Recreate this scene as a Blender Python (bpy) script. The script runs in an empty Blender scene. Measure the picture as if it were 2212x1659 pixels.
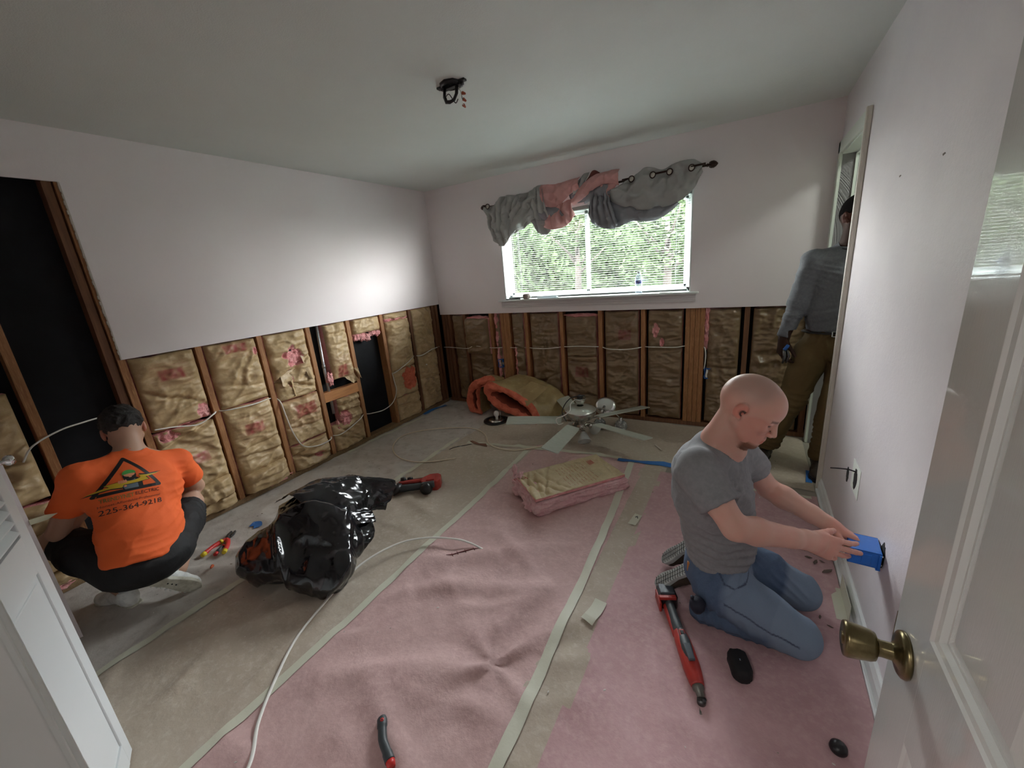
import bpy, bmesh, math, random
import numpy as np
from mathutils import Vector, Matrix, noise as mn
from mathutils.bvhtree import BVHTree
random.seed(7)
scene = bpy.context.scene
COL = scene.collection
PI = math.pi
# ---------------------------------------------------------------- camera
def cam_basis(yaw, pit, roll):
    cy, sy, cp, sp, cr, sr = math.cos(yaw), math.sin(yaw), math.cos(pit), math.sin(pit), math.cos(roll), math.sin(roll)
    f = Vector((sy*cp, cy*cp, sp)); r0 = Vector((cy, -sy, 0)); u0 = r0.cross(f)
    return cr*r0+sr*u0, -sr*r0+cr*u0, f
cd = bpy.data.cameras.new('camera'); cam = bpy.data.objects.new('camera', cd); COL.objects.link(cam)
_r, _u, _f = cam_basis(-0.5419, -0.2744, -0.0870)
m = Matrix.Identity(4)
for i in range(3):
    m[i][0] = _r[i]; m[i][1] = _u[i]; m[i][2] = -_f[i]
m[0][3], m[1][3], m[2][3] = 3.2056, -3.797, 1.5262
cam.matrix_world = m
cd.sensor_width = 36; cd.lens = 870.92/2212*36; cd.clip_start = .02; cd.clip_end = 200
scene.camera = cam
# ---------------------------------------------------------------- daylight
w = bpy.data.worlds.new('daylight'); scene.world = w; w.use_nodes = True
nt = w.node_tree; bg = nt.nodes['Background']
tc = nt.nodes.new('ShaderNodeTexCoord'); sx = nt.nodes.new('ShaderNodeSeparateXYZ'); rp = nt.nodes.new('ShaderNodeValToRGB')
nt.links.new(tc.outputs['Generated'], sx.inputs[0]); nt.links.new(sx.outputs['Z'], rp.inputs[0])
rp.color_ramp.elements[0].color = (.55, .55, .54, 1); rp.color_ramp.elements[0].position = .0; rp.color_ramp.elements[1].color = (1.1, 1.14, 1.2, 1); rp.color_ramp.elements[1].position = .5
nt.links.new(rp.outputs[0], bg.inputs['Color']); bg.inputs['Strength'].default_value = 9.0
def portal(name, loc, rot, sx_, sy_):
    d = bpy.data.lights.new(name, 'AREA'); d.shape = 'RECTANGLE'; d.size = sx_; d.size_y = sy_
    d.cycles.is_portal = True
    o = bpy.data.objects.new(name, d); COL.objects.link(o); o.location = loc; o.rotation_euler = rot; return o
portal('window_daylight_portal', (1.85, .30, 1.66), (-PI/2, 0, 0), 1.9, .95)
# unseen fill light added in the hall behind the open entry doorway
d = bpy.data.lights.new('hall_fill_light', 'AREA'); d.shape = 'DISK'; d.size = .45; d.energy = 1.6; d.color = (1, .97, .93)
o = bpy.data.objects.new('hall_fill_light', d); COL.objects.link(o); o.location = (2.7, -4.75, 2.36)
d = bpy.data.lights.new('small_room_lamp', 'AREA'); d.shape = 'DISK'; d.size = .3; d.energy = 1.1; d.color = (.95, 1, .92)
o = bpy.data.objects.new('small_room_lamp', d); COL.objects.link(o); o.location = (4.3, -.75, 2.38)
scene.view_settings.view_transform = 'Standard'; scene.view_settings.look = 'None'
scene.view_settings.gamma = 1; scene.view_settings.use_curve_mapping = False
scene.view_settings.exposure = 3.05
scene.cycles.max_bounces = 10; scene.cycles.diffuse_bounces = 7; scene.cycles.sample_clamp_indirect = 8
scene.cycles.use_denoising = True
try: scene.cycles.denoiser = 'OPENIMAGEDENOISE'
except Exception: pass
# ---------------------------------------------------------------- materials
MATS = {}
def M(name, col, rough=.6, metal=0., var=None, bump=None, stretch=None, spec=None, trans=0., alpha=1., var2=None, coat=0., vcol=None, sub=0., tint=None):
    if name in MATS: return MATS[name]
    m = bpy.data.materials.new(name); m.use_nodes = True; MATS[name] = m
    nt = m.node_tree; N = nt.nodes; L = nt.links; b = N['Principled BSDF']
    b.inputs['Roughness'].default_value = rough; b.inputs['Metallic'].default_value = metal
    if spec is not None: b.inputs['Specular IOR Level'].default_value = spec
    b.inputs['Transmission Weight'].default_value = trans; b.inputs['Alpha'].default_value = alpha
    b.inputs['Coat Weight'].default_value = coat; b.inputs['Subsurface Weight'].default_value = sub
    if sub: b.inputs['Subsurface Radius'].default_value = (.6, .25, .15); b.inputs['Subsurface Scale'].default_value = .01
    c4 = (*col, 1)
    b.inputs['Base Color'].default_value = c4; m.diffuse_color = c4
    tc = N.new('ShaderNodeTexCoord'); mp = N.new('ShaderNodeMapping'); L.new(tc.outputs['Object'], mp.inputs[0])
    if stretch: mp.inputs['Scale'].default_value = stretch
    out = None
    def noise_(scale, detail=6, rgh=.6, rd=False):
        n = N.new('ShaderNodeTexNoise')
        if rd: n.noise_type = 'RIDGED_MULTIFRACTAL'; n.inputs['Distortion'].default_value = .7
        n.inputs['Scale'].default_value = scale; n.inputs['Detail'].default_value = detail; n.inputs['Roughness'].default_value = rgh
        L.new(mp.outputs[0], n.inputs[0]); return n.outputs[0]
    def mix(fac, a, bcol, typ='MIX'):
        x = N.new('ShaderNodeMix'); x.data_type = 'RGBA'; x.blend_type = typ
        if isinstance(fac, (int, float)): x.inputs[0].default_value = fac
        else: L.new(fac, x.inputs[0])
        for i, v in ((6, a), (7, bcol)):
            if isinstance(v, tuple): x.inputs[i].default_value = v
            else: L.new(v, x.inputs[i])
        return x.outputs[2]
    def ramp(f, p0, p1):
        r = N.new('ShaderNodeMapRange'); r.inputs[1].default_value = p0; r.inputs[2].default_value = p1; r.clamp = True; L.new(f, r.inputs[0]); return r.outputs[0]
    cur = c4
    for v in (var, var2):
        if v:
            sc, other, lo, hi = v
            cur = mix(ramp(noise_(sc), lo, hi), cur, (*other, 1)); out = cur
    if vcol:   # list of (attribute, colour)
        for an, c in vcol:
            a = N.new('ShaderNodeAttribute'); a.attribute_name = an
            cur = mix(a.outputs['Fac'], cur, (*c, 1)); out = cur
    if out is not None: L.new(out, b.inputs['Base Color'])
    if bump:
        prev = None
        for (sc, st, dist, *rd) in ([bump] if isinstance(bump[0], (int, float)) else bump):
            bn = N.new('ShaderNodeBump'); bn.inputs['Strength'].default_value = st; bn.inputs['Distance'].default_value = dist
            L.new(noise_(sc, 2 if rd else 5, .45 if rd else .6, bool(rd)), bn.inputs['Height'])
            if prev: L.new(prev, bn.inputs['Normal'])
            prev = bn.outputs[0]
        L.new(prev, b.inputs['Normal'])
    m['_'] = 1
    return m
def smooth(me, on=True):
    me.polygons.foreach_set('use_smooth', [on]*len(me.polygons))
def sharp(me, ang=40):
    smooth(me)
    try: me.set_sharp_from_angle(angle=math.radians(ang))
    except Exception: pass
def tag(o, label=None, cat=None, group=None, kind=None):
    if label: o['label'] = label
    if cat: o['category'] = cat
    if group: o['group'] = group
    if kind: o['kind'] = kind
    return o
def empty(name, loc=(0, 0, 0), label=None, cat=None, group=None, rz=0, kind=None):
    o = bpy.data.objects.new(name, None); COL.objects.link(o); o.location = loc; o.rotation_euler = (0, 0, rz); o.empty_display_size = .05
    return tag(o, label, cat, group, kind)
def obj(name, me, mat=None, parent=None, **kw):
    if isinstance(me, bmesh.types.BMesh):
        b = me; me = bpy.data.meshes.new(name); b.to_mesh(me); b.free()
    o = bpy.data.objects.new(name, me); COL.objects.link(o)
    if mat:
        for mm in (mat if isinstance(mat, (list, tuple)) else [mat]): me.materials.append(mm)
    if parent: o.parent = parent
    return tag(o, **kw)
def kids(o): return list(o.children)
def copy_tree(o, parent=None):
    c = o.copy(); COL.objects.link(c); c.parent = parent
    for ch in kids(o): copy_tree(ch, c)
    return c
# ---------------------------------------------------------------- mesh builders (into bmesh)
def B(): return bmesh.new()
def box(b, lo, hi, bev=0., mi=0, mat4=None, seg=2):
    c = [(lo[i]+hi[i])/2 for i in range(3)]; s = [abs(hi[i]-lo[i]) for i in range(3)]
    r = bmesh.ops.create_cube(b, size=1.0); vs = r['verts']
    bmesh.ops.scale(b, vec=s, verts=vs); bmesh.ops.translate(b, vec=c, verts=vs)
    if bev > 0:
        es = list({e for v in vs for e in v.link_edges})
        rr = bmesh.ops.bevel(b, geom=es, offset=bev, segments=seg, affect='EDGES', profile=.5)
        vs = list({v for f in rr['faces'] for v in f.verts} | {v for v in vs if v.is_valid})
    fs = {f for v in vs if v.is_valid for f in v.link_faces}
    for f in fs: f.material_index = mi
    if mat4: bmesh.ops.transform(b, matrix=mat4, verts=list({v for f in fs for v in f.verts}))
    return b
def frame_along(d):
    d = Vector(d).normalized(); a = Vector((0, 0, 1)) if abs(d.z) < .95 else Vector((1, 0, 0))
    s = d.cross(a).normalized(); return s, s.cross(d).normalized(), d
def tube(b, pts, rad, seg=8, mi=0, caps=True, flat=1.0, closed=False):
    """sweep a round section through pts; rad is a number or a list"""
    pts = [Vector(p) for p in pts]; n = len(pts)
    rad = rad if isinstance(rad, (list, tuple)) else [rad]*n
    rings = []; ps = None
    for i, p in enumerate(pts):
        if closed: d = pts[(i+1) % n]-pts[i-1]
        else: d = pts[min(i+1, n-1)]-pts[max(i-1, 0)]
        if d.length < 1e-9: d = Vector((0, 0, 1))
        d.normalize()
        if ps is None: s, u, _ = frame_along(d)
        else:
            s = ps-d*ps.dot(d)
            if s.length < 1e-6: s, u, _ = frame_along(d)
            s.normalize(); u = s.cross(d)*-1
            u = d.cross(s)
        ps = s
        u = d.cross(s)
        rings.append([b.verts.new(p+(s*math.cos(2*PI*k/seg)+u*math.sin(2*PI*k/seg)*flat)*rad[i]) for k in range(seg)])
    rng = range(n if closed else n-1)
    for i in rng:
        r0, r1 = rings[i], rings[(i+1) % n]
        for k in range(seg):
            f = b.faces.new((r0[k], r0[(k+1) % seg], r1[(k+1) % seg], r1[k])); f.material_index = mi; f.smooth = True
    if caps and not closed:
        f = b.faces.new(rings[0][::-1]); f.material_index = mi
        f = b.faces.new(rings[-1]); f.material_index = mi
    return b
def spline(pts, n=8, closed=False):
    P = [Vector(p) for p in pts]; out = []; N_ = len(P)
    for i in range(N_ if closed else N_-1):
        if closed: p0, p1, p2, p3 = P[i-1], P[i], P[(i+1) % N_], P[(i+2) % N_]
        else: p0, p1, p2, p3 = P[max(i-1, 0)], P[i], P[i+1], P[min(i+2, N_-1)]
        for k in range(n):
            t = k/n
            out.append(.5*((2*p1)+(p2-p0)*t+(2*p0-5*p1+4*p2-p3)*t*t+(3*p1-p0-3*p2+p3)*t**3))
    if not closed: out.append(P[-1])
    return out
def lathe(b, prof, seg=24, mi=0, mat4=None):
    """prof: list of (r,z) round the Z axis"""
    rings = []; vs = []
    for r, z in prof:
        if r < 1e-5: rg = [b.verts.new((0, 0, z))]
        else: rg = [b.verts.new((r*math.cos(2*PI*k/seg), r*math.sin(2*PI*k/seg), z)) for k in range(seg)]
        rings.append(rg); vs += rg
    for a, c in zip(rings, rings[1:]):
        for k in range(seg):
            if len(a) == 1 and len(c) == 1: continue
            if len(a) == 1: f = b.faces.new((a[0], c[k], c[(k+1) % seg]))
            elif len(c) == 1: f = b.faces.new((a[k], c[0], a[(k+1) % seg]))
            else: f = b.faces.new((a[k], c[k], c[(k+1) % seg], a[(k+1) % seg]))
            f.material_index = mi; f.smooth = True
    bmesh.ops.recalc_face_normals(b, faces=list({f for v in vs for f in v.link_faces}))
    if mat4: bmesh.ops.transform(b, matrix=mat4, verts=vs)
    return b
def prism(b, poly, z0, z1, mi=0, mat4=None, bev=0.):
    """poly in xy, extruded z0..z1"""
    a = [b.verts.new((x, y, z0)) for x, y in poly]; c = [b.verts.new((x, y, z1)) for x, y in poly]; n = len(poly)
    fs = [b.faces.new(a[::-1]), b.faces.new(c)]
    for i in range(n): fs.append(b.faces.new((a[i], a[(i+1) % n], c[(i+1) % n], c[i])))
    bmesh.ops.recalc_face_normals(b, faces=fs)
    vs = a+c
    if bev:
        es = list({e for f in fs for e in f.edges}); rr = bmesh.ops.bevel(b, geom=es, offset=bev, segments=2, affect='EDGES', profile=.5)
        fs = list({f for v in rr['verts'] for f in v.link_faces} | {f for f in fs if f.is_valid}); vs = list({v for f in fs for v in f.verts})
    for f in fs: f.material_index = mi
    if mat4: bmesh.ops.transform(b, matrix=mat4, verts=vs)
    return b
def Tm(loc, rx=0, ry=0, rz=0, s=1):
    return Matrix.Translation(loc) @ Matrix.Rotation(rz, 4, 'Z') @ Matrix.Rotation(ry, 4, 'Y') @ Matrix.Rotation(rx, 4, 'X') @ Matrix.Scale(s, 4)
def align(p, zdir, xdir=None):
    z = Vector(zdir).normalized(); x = Vector(xdir) if xdir else frame_along(z)[0]
    x = (x-z*x.dot(z)).normalized(); y = z.cross(x)
    m = Matrix.Identity(4)
    for i in range(3): m[i][0], m[i][1], m[i][2], m[i][3] = x[i], y[i], z[i], p[i]
    return m
def sheet(nu, nv, fn, mi=None):
    """open grid mesh; fn(u,v)->xyz, u,v in 0..1"""
    vs = [fn(i/(nu-1), j/(nv-1)) for j in range(nv) for i in range(nu)]
    fs = [(j*nu+i, j*nu+i+1, (j+1)*nu+i+1, (j+1)*nu+i) for j in range(nv-1) for i in range(nu-1)]
    me = bpy.data.meshes.new('sheet'); me.from_pydata(vs, [], fs); smooth(me); return me
def fbm(p, sc, oct=4):
    return mn.fractal(Vector(p)*sc, 1.0, 2.0, oct)
def ridge(p, sc, oct=3, off=(0, 0, 0)):
    """sharp crease noise, 0..1"""
    q = Vector(p)*sc+Vector(off); a = 0; w_ = 1; t = 0
    for k in range(oct):
        a += w_*max(0, 1-abs(mn.noise(q)))**2.2; t += w_; w_ *= .55; q = q*2.03+Vector((7.1, 3.3, 1.7))
    return a/t
def text_mesh(s, size, font_space=1.0, bold=False, align_x='LEFT', ext=0.):
    c = bpy.data.curves.new('txt', 'FONT'); c.body = s; c.size = size; c.space_character = font_space; c.align_x = align_x; c.extrude = ext
    c.resolution_u = 3
    if bold: c.offset = size*.02
    o = bpy.data.objects.new('txt', c); COL.objects.link(o)
    dg = bpy.context.evaluated_depsgraph_get(); dg.update()
    me = bpy.data.meshes.new_from_object(o.evaluated_get(dg)); me.materials.clear()
    bpy.data.objects.remove(o); bpy.data.curves.remove(c)
    return me
# ---------------------------------------------------------------- signed-distance modelling of bodies and cloth
class Prim:
    def __init__(s, kind, **k): s.kind = kind; s.k = .02; s.sub = False; s.__dict__.update(k)
def V(*a): return np.array(a, dtype=np.float64)
def cone(a, b, ra, rb=None, k=.02, flat=1., side=None, sub=False, grow=0):
    a = np.array(a, float); b = np.array(b, float); rb = ra if rb is None else rb
    return Prim('cone', a=a, b=b, ra=ra, rb=rb, k=k, flat=flat, side=None if side is None else np.array(side, float)/np.linalg.norm(side), sub=sub)
def ell(c, r, R=None, k=.02, sub=False):
    return Prim('ell', c=np.array(c, float), r=np.array(r, float), R=np.eye(3) if R is None else np.array(R, float), k=k, sub=sub)
def plane_cut(p, n, rad, k=.004):
    """cut away what lies on the +n side of p, within rad of p"""
    return Prim('plane', p=np.array(p, float), n=np.array(n, float)/np.linalg.norm(n), rad=rad, k=k, sub=True)
def grown(prims, g): 
    out = []
    for p in prims:
        q = Prim(p.kind); q.__dict__.update(p.__dict__)
        if q.kind == 'cone': q.ra += g; q.rb += g
        elif q.kind == 'ell': q.r = q.r+g
        out.append(q)
    return out
def sdf_mesh(prims, lo, hi, res, post=None):
    lo = np.array(lo, float); hi = np.array(hi, float)
    n = np.ceil((hi-lo)/res).astype(int)+1
    D = np.full(n, 1.0, np.float32)
    ax = [lo[i]+res*np.arange(n[i]) for i in range(3)]
    for p in prims:
        if p.kind == 'cone':
            R_ = max(p.ra, p.rb)*max(1, p.flat)+p.k+3*res; bl = np.minimum(p.a, p.b)-R_; bh = np.maximum(p.a, p.b)+R_
        elif p.kind == 'ell': R_ = max(p.r)+p.k+3*res; bl = p.c-R_; bh = p.c+R_
        else: bl = p.p-p.rad; bh = p.p+p.rad
        i0 = np.clip(np.floor((bl-lo)/res).astype(int), 0, n); i1 = np.clip(np.ceil((bh-lo)/res).astype(int)+1, 0, n)
        if (i1 <= i0).any(): continue
        sl = tuple(slice(i0[i], i1[i]) for i in range(3))
        X, Y, Z = np.meshgrid(ax[0][sl[0]], ax[1][sl[1]], ax[2][sl[2]], indexing='ij')
        if p.kind == 'cone':
            ab = p.b-p.a; L2 = max(ab@ab, 1e-12)
            dx, dy, dz = X-p.a[0], Y-p.a[1], Z-p.a[2]
            h = np.clip((dx*ab[0]+dy*ab[1]+dz*ab[2])/L2, 0, 1)
            dx -= h*ab[0]; dy -= h*ab[1]; dz -= h*ab[2]
            r = p.ra+(p.rb-p.ra)*h
            if p.side is not None and p.flat != 1:
                c = (dx*p.side[0]+dy*p.side[1]+dz*p.side[2]); g = c*(1/p.flat-1)
                dx += g*p.side[0]; dy += g*p.side[1]; dz += g*p.side[2]
            d = np.sqrt(dx*dx+dy*dy+dz*dz)-r
        elif p.kind == 'ell':
            q = np.stack([X-p.c[0], Y-p.c[1], Z-p.c[2]], -1) @ p.R    # columns of R = local axes
            k0 = np.sqrt(((q/p.r)**2).sum(-1)); k1 = np.sqrt(((q/(p.r**2))**2).sum(-1))
            d = k0*(k0-1)/np.maximum(k1, 1e-9)
        else:
            d = (X-p.p[0])*p.n[0]+(Y-p.p[1])*p.n[1]+(Z-p.p[2])*p.n[2]     # >0 is cut
            d = -d
        o = D[sl]
        if p.sub:
            d2 = -d
            h = np.maximum(p.k-np.abs(o-d2), 0)/max(p.k, 1e-9)
            if p.kind == 'plane':
                msk = (X-p.p[0])**2+(Y-p.p[1])**2+(Z-p.p[2])**2 < p.rad**2
                nw = np.maximum(o, d2)+h*h*p.k*.25
                D[sl] = np.where(msk, nw, o)
            else: D[sl] = np.maximum(o, d2)+h*h*p.k*.25
        else:
            h = np.maximum(p.k-np.abs(o-d), 0)/max(p.k, 1e-9)
            D[sl] = np.minimum(o, d)-h*h*p.k*.25
    if post is not None: D = post(D, ax)
    return surface_nets(D, lo, res)
def surface_nets(D, lo, res):
    s = D < 0; c = [s[i:s.shape[0]-1+i, j:s.shape[1]-1+j, k:s.shape[2]-1+k] for i in (0, 1) for j in (0, 1) for k in (0, 1)]
    al = np.logical_and.reduce(c); an = np.logical_or.reduce(c); act = an & ~al
    idx = np.argwhere(act)
    if len(idx) == 0: return np.zeros((0, 3)), []
    ids = -np.ones(act.shape, np.int64); ids[act] = np.arange(len(idx))
    acc = np.zeros((len(idx), 3)); cnt = np.zeros(len(idx))
    cor = [(i, j, k) for i in (0, 1) for j in (0, 1) for k in (0, 1)]
    dv = [D[idx[:, 0]+a, idx[:, 1]+b, idx[:, 2]+c_] for a, b, c_ in cor]
    for e0 in range(8):
        for bit in (4, 2, 1):
            if e0 & bit: continue
            e1 = e0 | bit; d0, d1 = dv[e0], dv[e1]; mm = (d0 < 0) != (d1 < 0)
            t = np.where(mm, d0/np.where(d0-d1 == 0, 1, d0-d1), 0)
            p0 = np.array(cor[e0], float); dd = np.array(cor[e1], float)-p0
            acc += mm[:, None]*(p0+t[:, None]*dd); cnt += mm
    vs = lo+res*(idx+acc/cnt[:, None]); Q = []
    for a in range(3):
        b_, c_ = (a+1) % 3, (a+2) % 3
        sh = list(s.shape); s0 = [slice(None)]*3; s1 = [slice(None)]*3
        s0[a] = slice(0, sh[a]-1); s1[a] = slice(1, sh[a])
        cr = s[tuple(s0)] != s[tuple(s1)]; e = np.argwhere(cr)
        e = e[(e[:, b_] > 0) & (e[:, c_] > 0) & (e[:, b_] < sh[b_]-1) & (e[:, c_] < sh[c_]-1)]
        ins = s[tuple(e.T)]
        def cell(db, dc):
            q = e.copy(); q[:, b_] += db; q[:, c_] += dc; return ids[tuple(q.T)]
        q = np.stack([cell(-1, -1), cell(0, -1), cell(0, 0), cell(-1, 0)], 1)
        q[~ins] = q[~ins][:, ::-1]
        Q.append(q)
    Q = np.concatenate(Q); Q = Q[(Q >= 0).all(1)]
    return vs, Q
def sdf_object(name, prims, regions, mat, parent=None, disp=None, paint=None, relax=1, **kw):
    """regions[0] is the whole body, the rest are finer boxes that replace it locally"""
    VS = []; QS = []; off = 0
    for ri, (lo, hi, res) in enumerate(regions):
        v, q = sdf_mesh(prims, lo, hi, res)
        if len(v) == 0: continue
        if ri == 0 and len(regions) > 1:
            cen = v[q].mean(1); keep = np.ones(len(q), bool)
            for lo2, hi2, r2 in regions[1:]:
                l = np.array(lo2)+res*1.6; h = np.array(hi2)-res*1.6
                keep &= ~((cen > l) & (cen < h)).all(1)
            q = q[keep]
        for _ in range(relax):
            acc = np.zeros_like(v); cn = np.zeros(len(v))
            for k in range(4):
                np.add.at(acc, q[:, k], v[q[:, (k+1) % 4]]); np.add.at(acc, q[:, k], v[q[:, (k+3) % 4]]); np.add.at(cn, q[:, k], 2)
            g = cn > 5; v = v.copy(); v[g] = v[g]*.5+.5*acc[g]/cn[g][:, None]
        VS.append(v); QS.append(q+off); off += len(v)
    v = np.concatenate(VS); q = np.concatenate(QS)
    used = np.zeros(len(v), bool); used[q.ravel()] = True
    rm = np.cumsum(used)-1; v = v[used]; q = rm[q]
    me = bpy.data.meshes.new(name)
    me.vertices.add(len(v)); me.vertices.foreach_set('co', v.astype(np.float32).ravel())
    me.loops.add(len(q)*4); me.loops.foreach_set('vertex_index', q.astype(np.int32).ravel())
    me.polygons.add(len(q)); me.polygons.foreach_set('loop_start', np.arange(0, len(q)*4, 4, dtype=np.int32))
    try: me.polygons.foreach_set('loop_total', np.full(len(q), 4, np.int32))
    except Exception: pass
    me.update(calc_edges=True); me.validate(); smooth(me)
    if disp:
        nn = np.zeros(len(me.vertices)*3, np.float32); me.vertices.foreach_get('normal', nn); nn = nn.reshape(-1, 3)
        co = np.zeros(len(me.vertices)*3, np.float32); me.vertices.foreach_get('co', co); co = co.reshape(-1, 3)
        h = disp(co, nn); co += nn*h[:, None]; me.vertices.foreach_set('co', co.ravel()); me.update()
    if paint:
        co = np.zeros(len(me.vertices)*3, np.float32); me.vertices.foreach_get('co', co); co = co.reshape(-1, 3)
        for an, vals in paint(co).items():
            at = me.attributes.new(an, 'FLOAT', 'POINT'); at.data.foreach_set('value', vals.astype(np.float32))
    return obj(name, me, mat, parent, **kw)
def cloth_noise(co, sc, amp, st=(1, 1, 1), off=0., oct=2):
    out = np.empty(len(co)); s = Vector(st)*sc
    for i, p in enumerate(co):
        q = Vector((p[0]*s.x+off, p[1]*s.y, p[2]*s.z)); q += Vector((mn.noise(q*.6), mn.noise(q*.6+Vector((9, 0, 0))), mn.noise(q*.6+Vector((0, 9, 0)))))*.6
        out[i] = max(0, 1-abs(mn.noise(q)))**2-.5 + (.5*((1-abs(mn.noise(q*2.1)))**2-.5) if oct > 1 else 0)
    return out*amp
def folds(co, c, rad, axis, wl, amp, ph=0.):
    """parallel soft folds across axis, fading with distance from c"""
    d = np.linalg.norm(co-np.array(c), axis=1)/rad; f = np.clip(1-d*d, 0, 1)**1.5
    a = np.array(axis, float); a /= np.linalg.norm(a); t = (co-np.array(c))@a
    wob = np.sin(co[:, 0]*23+co[:, 1]*17)*.5+np.sin(co[:, 2]*19+co[:, 1]*11)*.5
    return f*amp*(1-np.abs(np.sin(t*PI/wl+ph+wob))**.7*1.6)
def decal(me, bvh, origin, direction, xa, ya, lift=.0015):
    """wrap a flat xy mesh on a surface: vertex (x,y) is thrown from origin+x*xa+y*ya along direction"""
    direction = Vector(direction).normalized(); xa = Vector(xa); ya = Vector(ya)
    for v in me.vertices:
        o = Vector(origin)+xa*v.co.x+ya*v.co.y
        hit = bvh.ray_cast(o-direction*1.0, direction, 3.0)
        if hit[0] is not None: v.co = hit[0]-direction*(lift+v.co.z)
        else: v.co = o
    me.update(); return me
# ================================================================ SETTING
W = 3.6787; H = 2.44; CL = 1.2075; CB = 1.083
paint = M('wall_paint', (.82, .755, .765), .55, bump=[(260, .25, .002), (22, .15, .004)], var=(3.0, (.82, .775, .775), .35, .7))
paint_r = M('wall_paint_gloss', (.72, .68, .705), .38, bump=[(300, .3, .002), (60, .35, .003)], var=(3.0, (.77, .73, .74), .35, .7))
ceil_m = M('ceiling_paint', (.71, .74, .71), .75, bump=[(180, .5, .003), (35, .2, .004)], var=(2.2, (.67, .70, .67), .3, .75))
white = M('white_trim_paint', (.78, .81, .80), .35, bump=(90, .08, .002))
cream = M('cream_edge_paint', (.62, .57, .50), .5, bump=(60, .1, .002))
doorw = M('door_paint', (.66, .675, .65), .2, spec=.7, coat=.8, stretch=(60, 60, 6), bump=(8, .15, .0015))
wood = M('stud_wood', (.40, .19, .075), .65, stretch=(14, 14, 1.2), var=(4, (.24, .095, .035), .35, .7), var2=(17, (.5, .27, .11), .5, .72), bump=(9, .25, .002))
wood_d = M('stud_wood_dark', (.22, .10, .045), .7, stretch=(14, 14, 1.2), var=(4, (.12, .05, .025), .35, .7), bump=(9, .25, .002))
plate_m = M('plate_wood', (.30, .19, .09), .8, stretch=(2, 14, 14), var=(4, (.2, .12, .06), .35, .7), var2=(30, (.45, .38, .28), .55, .75), bump=(9, .3, .002))
felt = M('black_felt', (.0045, .005, .0065), .7, spec=.25, bump=(30, .2, .002), var=(6, (.008, .009, .012), .4, .7))
concrete = M('subfloor', (.33, .30, .25), .9, bump=(40, .3, .003))
S_ = dict(kind='structure')
b = B(); box(b, (-.13, -5.6, -.12), (5.3, .13, -.001)); obj('floor', b, concrete, **S_)
b = B(); box(b, (-.13, -5.6, H), (5.3, .13, H+.1)); obj('ceiling', b, ceil_m, **S_)
# left wall: drywall with its lower part and the tall bay cut away
b = B(); box(b, (-.0127, -2.925, CL), (0, .0, H)); box(b, (-.0127, -3.8, 2.175), (0, -2.925, H))
o = obj('wall_left', b, paint, **S_)
b = B()
for k in range(60):     # ragged paper edge of the cut
    z = CL+(2.175-CL)*k/60; box(b, (-.013, -2.929-random.random()*.006, z), (-.001, -2.924, z+.02))
obj('trim_1', b, cream, **S_)
b = B(); box(b, (-.13, -3.95, 0), (-.10, .13, H)); o = obj('wall_left_sheathing', b, felt, **S_)
# back wall with the window hole
wx0, wx1, wz0, wz1 = .93, 2.765, 1.225, 2.05
b = B()
for lo, hi in (((0, 0, CB), (W, .0127, wz0)), ((0, 0, wz1), (W, .0127, H)), ((0, 0, wz0), (wx0, .0127, wz1)), ((wx1, 0, wz0), (W, .0127, wz1))): box(b, lo, hi)
obj('wall_back', b, paint, **S_)
b = B()
for lo, hi in (((-.13, .102, 0), (5.3, .13, wz0-.01)), ((-.13, .102, wz1+.01), (5.3, .13, H)), ((-.13, .102, wz0-.01), (wx0-.01, .13, wz1+.01)), ((wx1+.01, .102, wz0-.01), (5.3, .13, wz1+.01))): box(b, lo, hi)
obj('wall_back_sheathing', b, felt, **S_)
# right wall with doorway near the corner
dy0, dy1, dz = -.80, -.09, 2.09
b = B()
for lo, hi in (((W, -3.8, 0), (W+.12, dy0, H)), ((W, dy0, dz), (W+.12, dy1, H)), ((W, dy1, 0), (W+.12, .0127, H))): box(b, lo, hi)
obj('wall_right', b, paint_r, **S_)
# near wall: closet opening, entry doorway the photo is taken from
b = B()
for lo, hi in (((-.1, -3.92, 0), (.53, -3.80, H)), ((.53, -3.92, 2.04), (1.82, -3.80, H)), ((1.82, -3.92, 0), (2.70, -3.80, H)), ((2.70, -3.92, 2.07), (3.50, -3.80, H)), ((3.50, -3.92, 0), (W+.12, -3.80, H)), ((.42, -3.80, 0), (.53, -3.55, H))): box(b, lo, hi)
obj('wall_near', b, paint, **S_)
b = B()   # closet and hall shells behind the near wall
for lo, hi in (((-.1, -4.62, 0), (1.95, -4.55, H)), ((1.90, -4.62, 0), (1.97, -3.92, H)), ((-.1, -4.55, 0), (0, -3.92, H)), ((1.97, -5.6, 0), (5.3, -5.53, H)), ((1.90, -5.6, 0), (1.97, -4.62, H)), ((5.2, -5.6, 0), (5.3, .13, H)), ((W+.12, -3.92, 0), (5.2, -3.85, H))): box(b, lo, hi)
obj('wall_hall', b, paint, **S_)
b = B()   # small room beyond the far doorway
for lo, hi in (((W+.12, .06, 0), (5.2, .10, H)), ((4.75, -1.5, 0), (4.8, .06, H)), ((W+.12, -1.55, 0), (4.8, -1.5, H))): box(b, lo, hi)
obj('wall_beyond', b, M('beyond_paint', (.66, .70, .63), .5), **S_)
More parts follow.
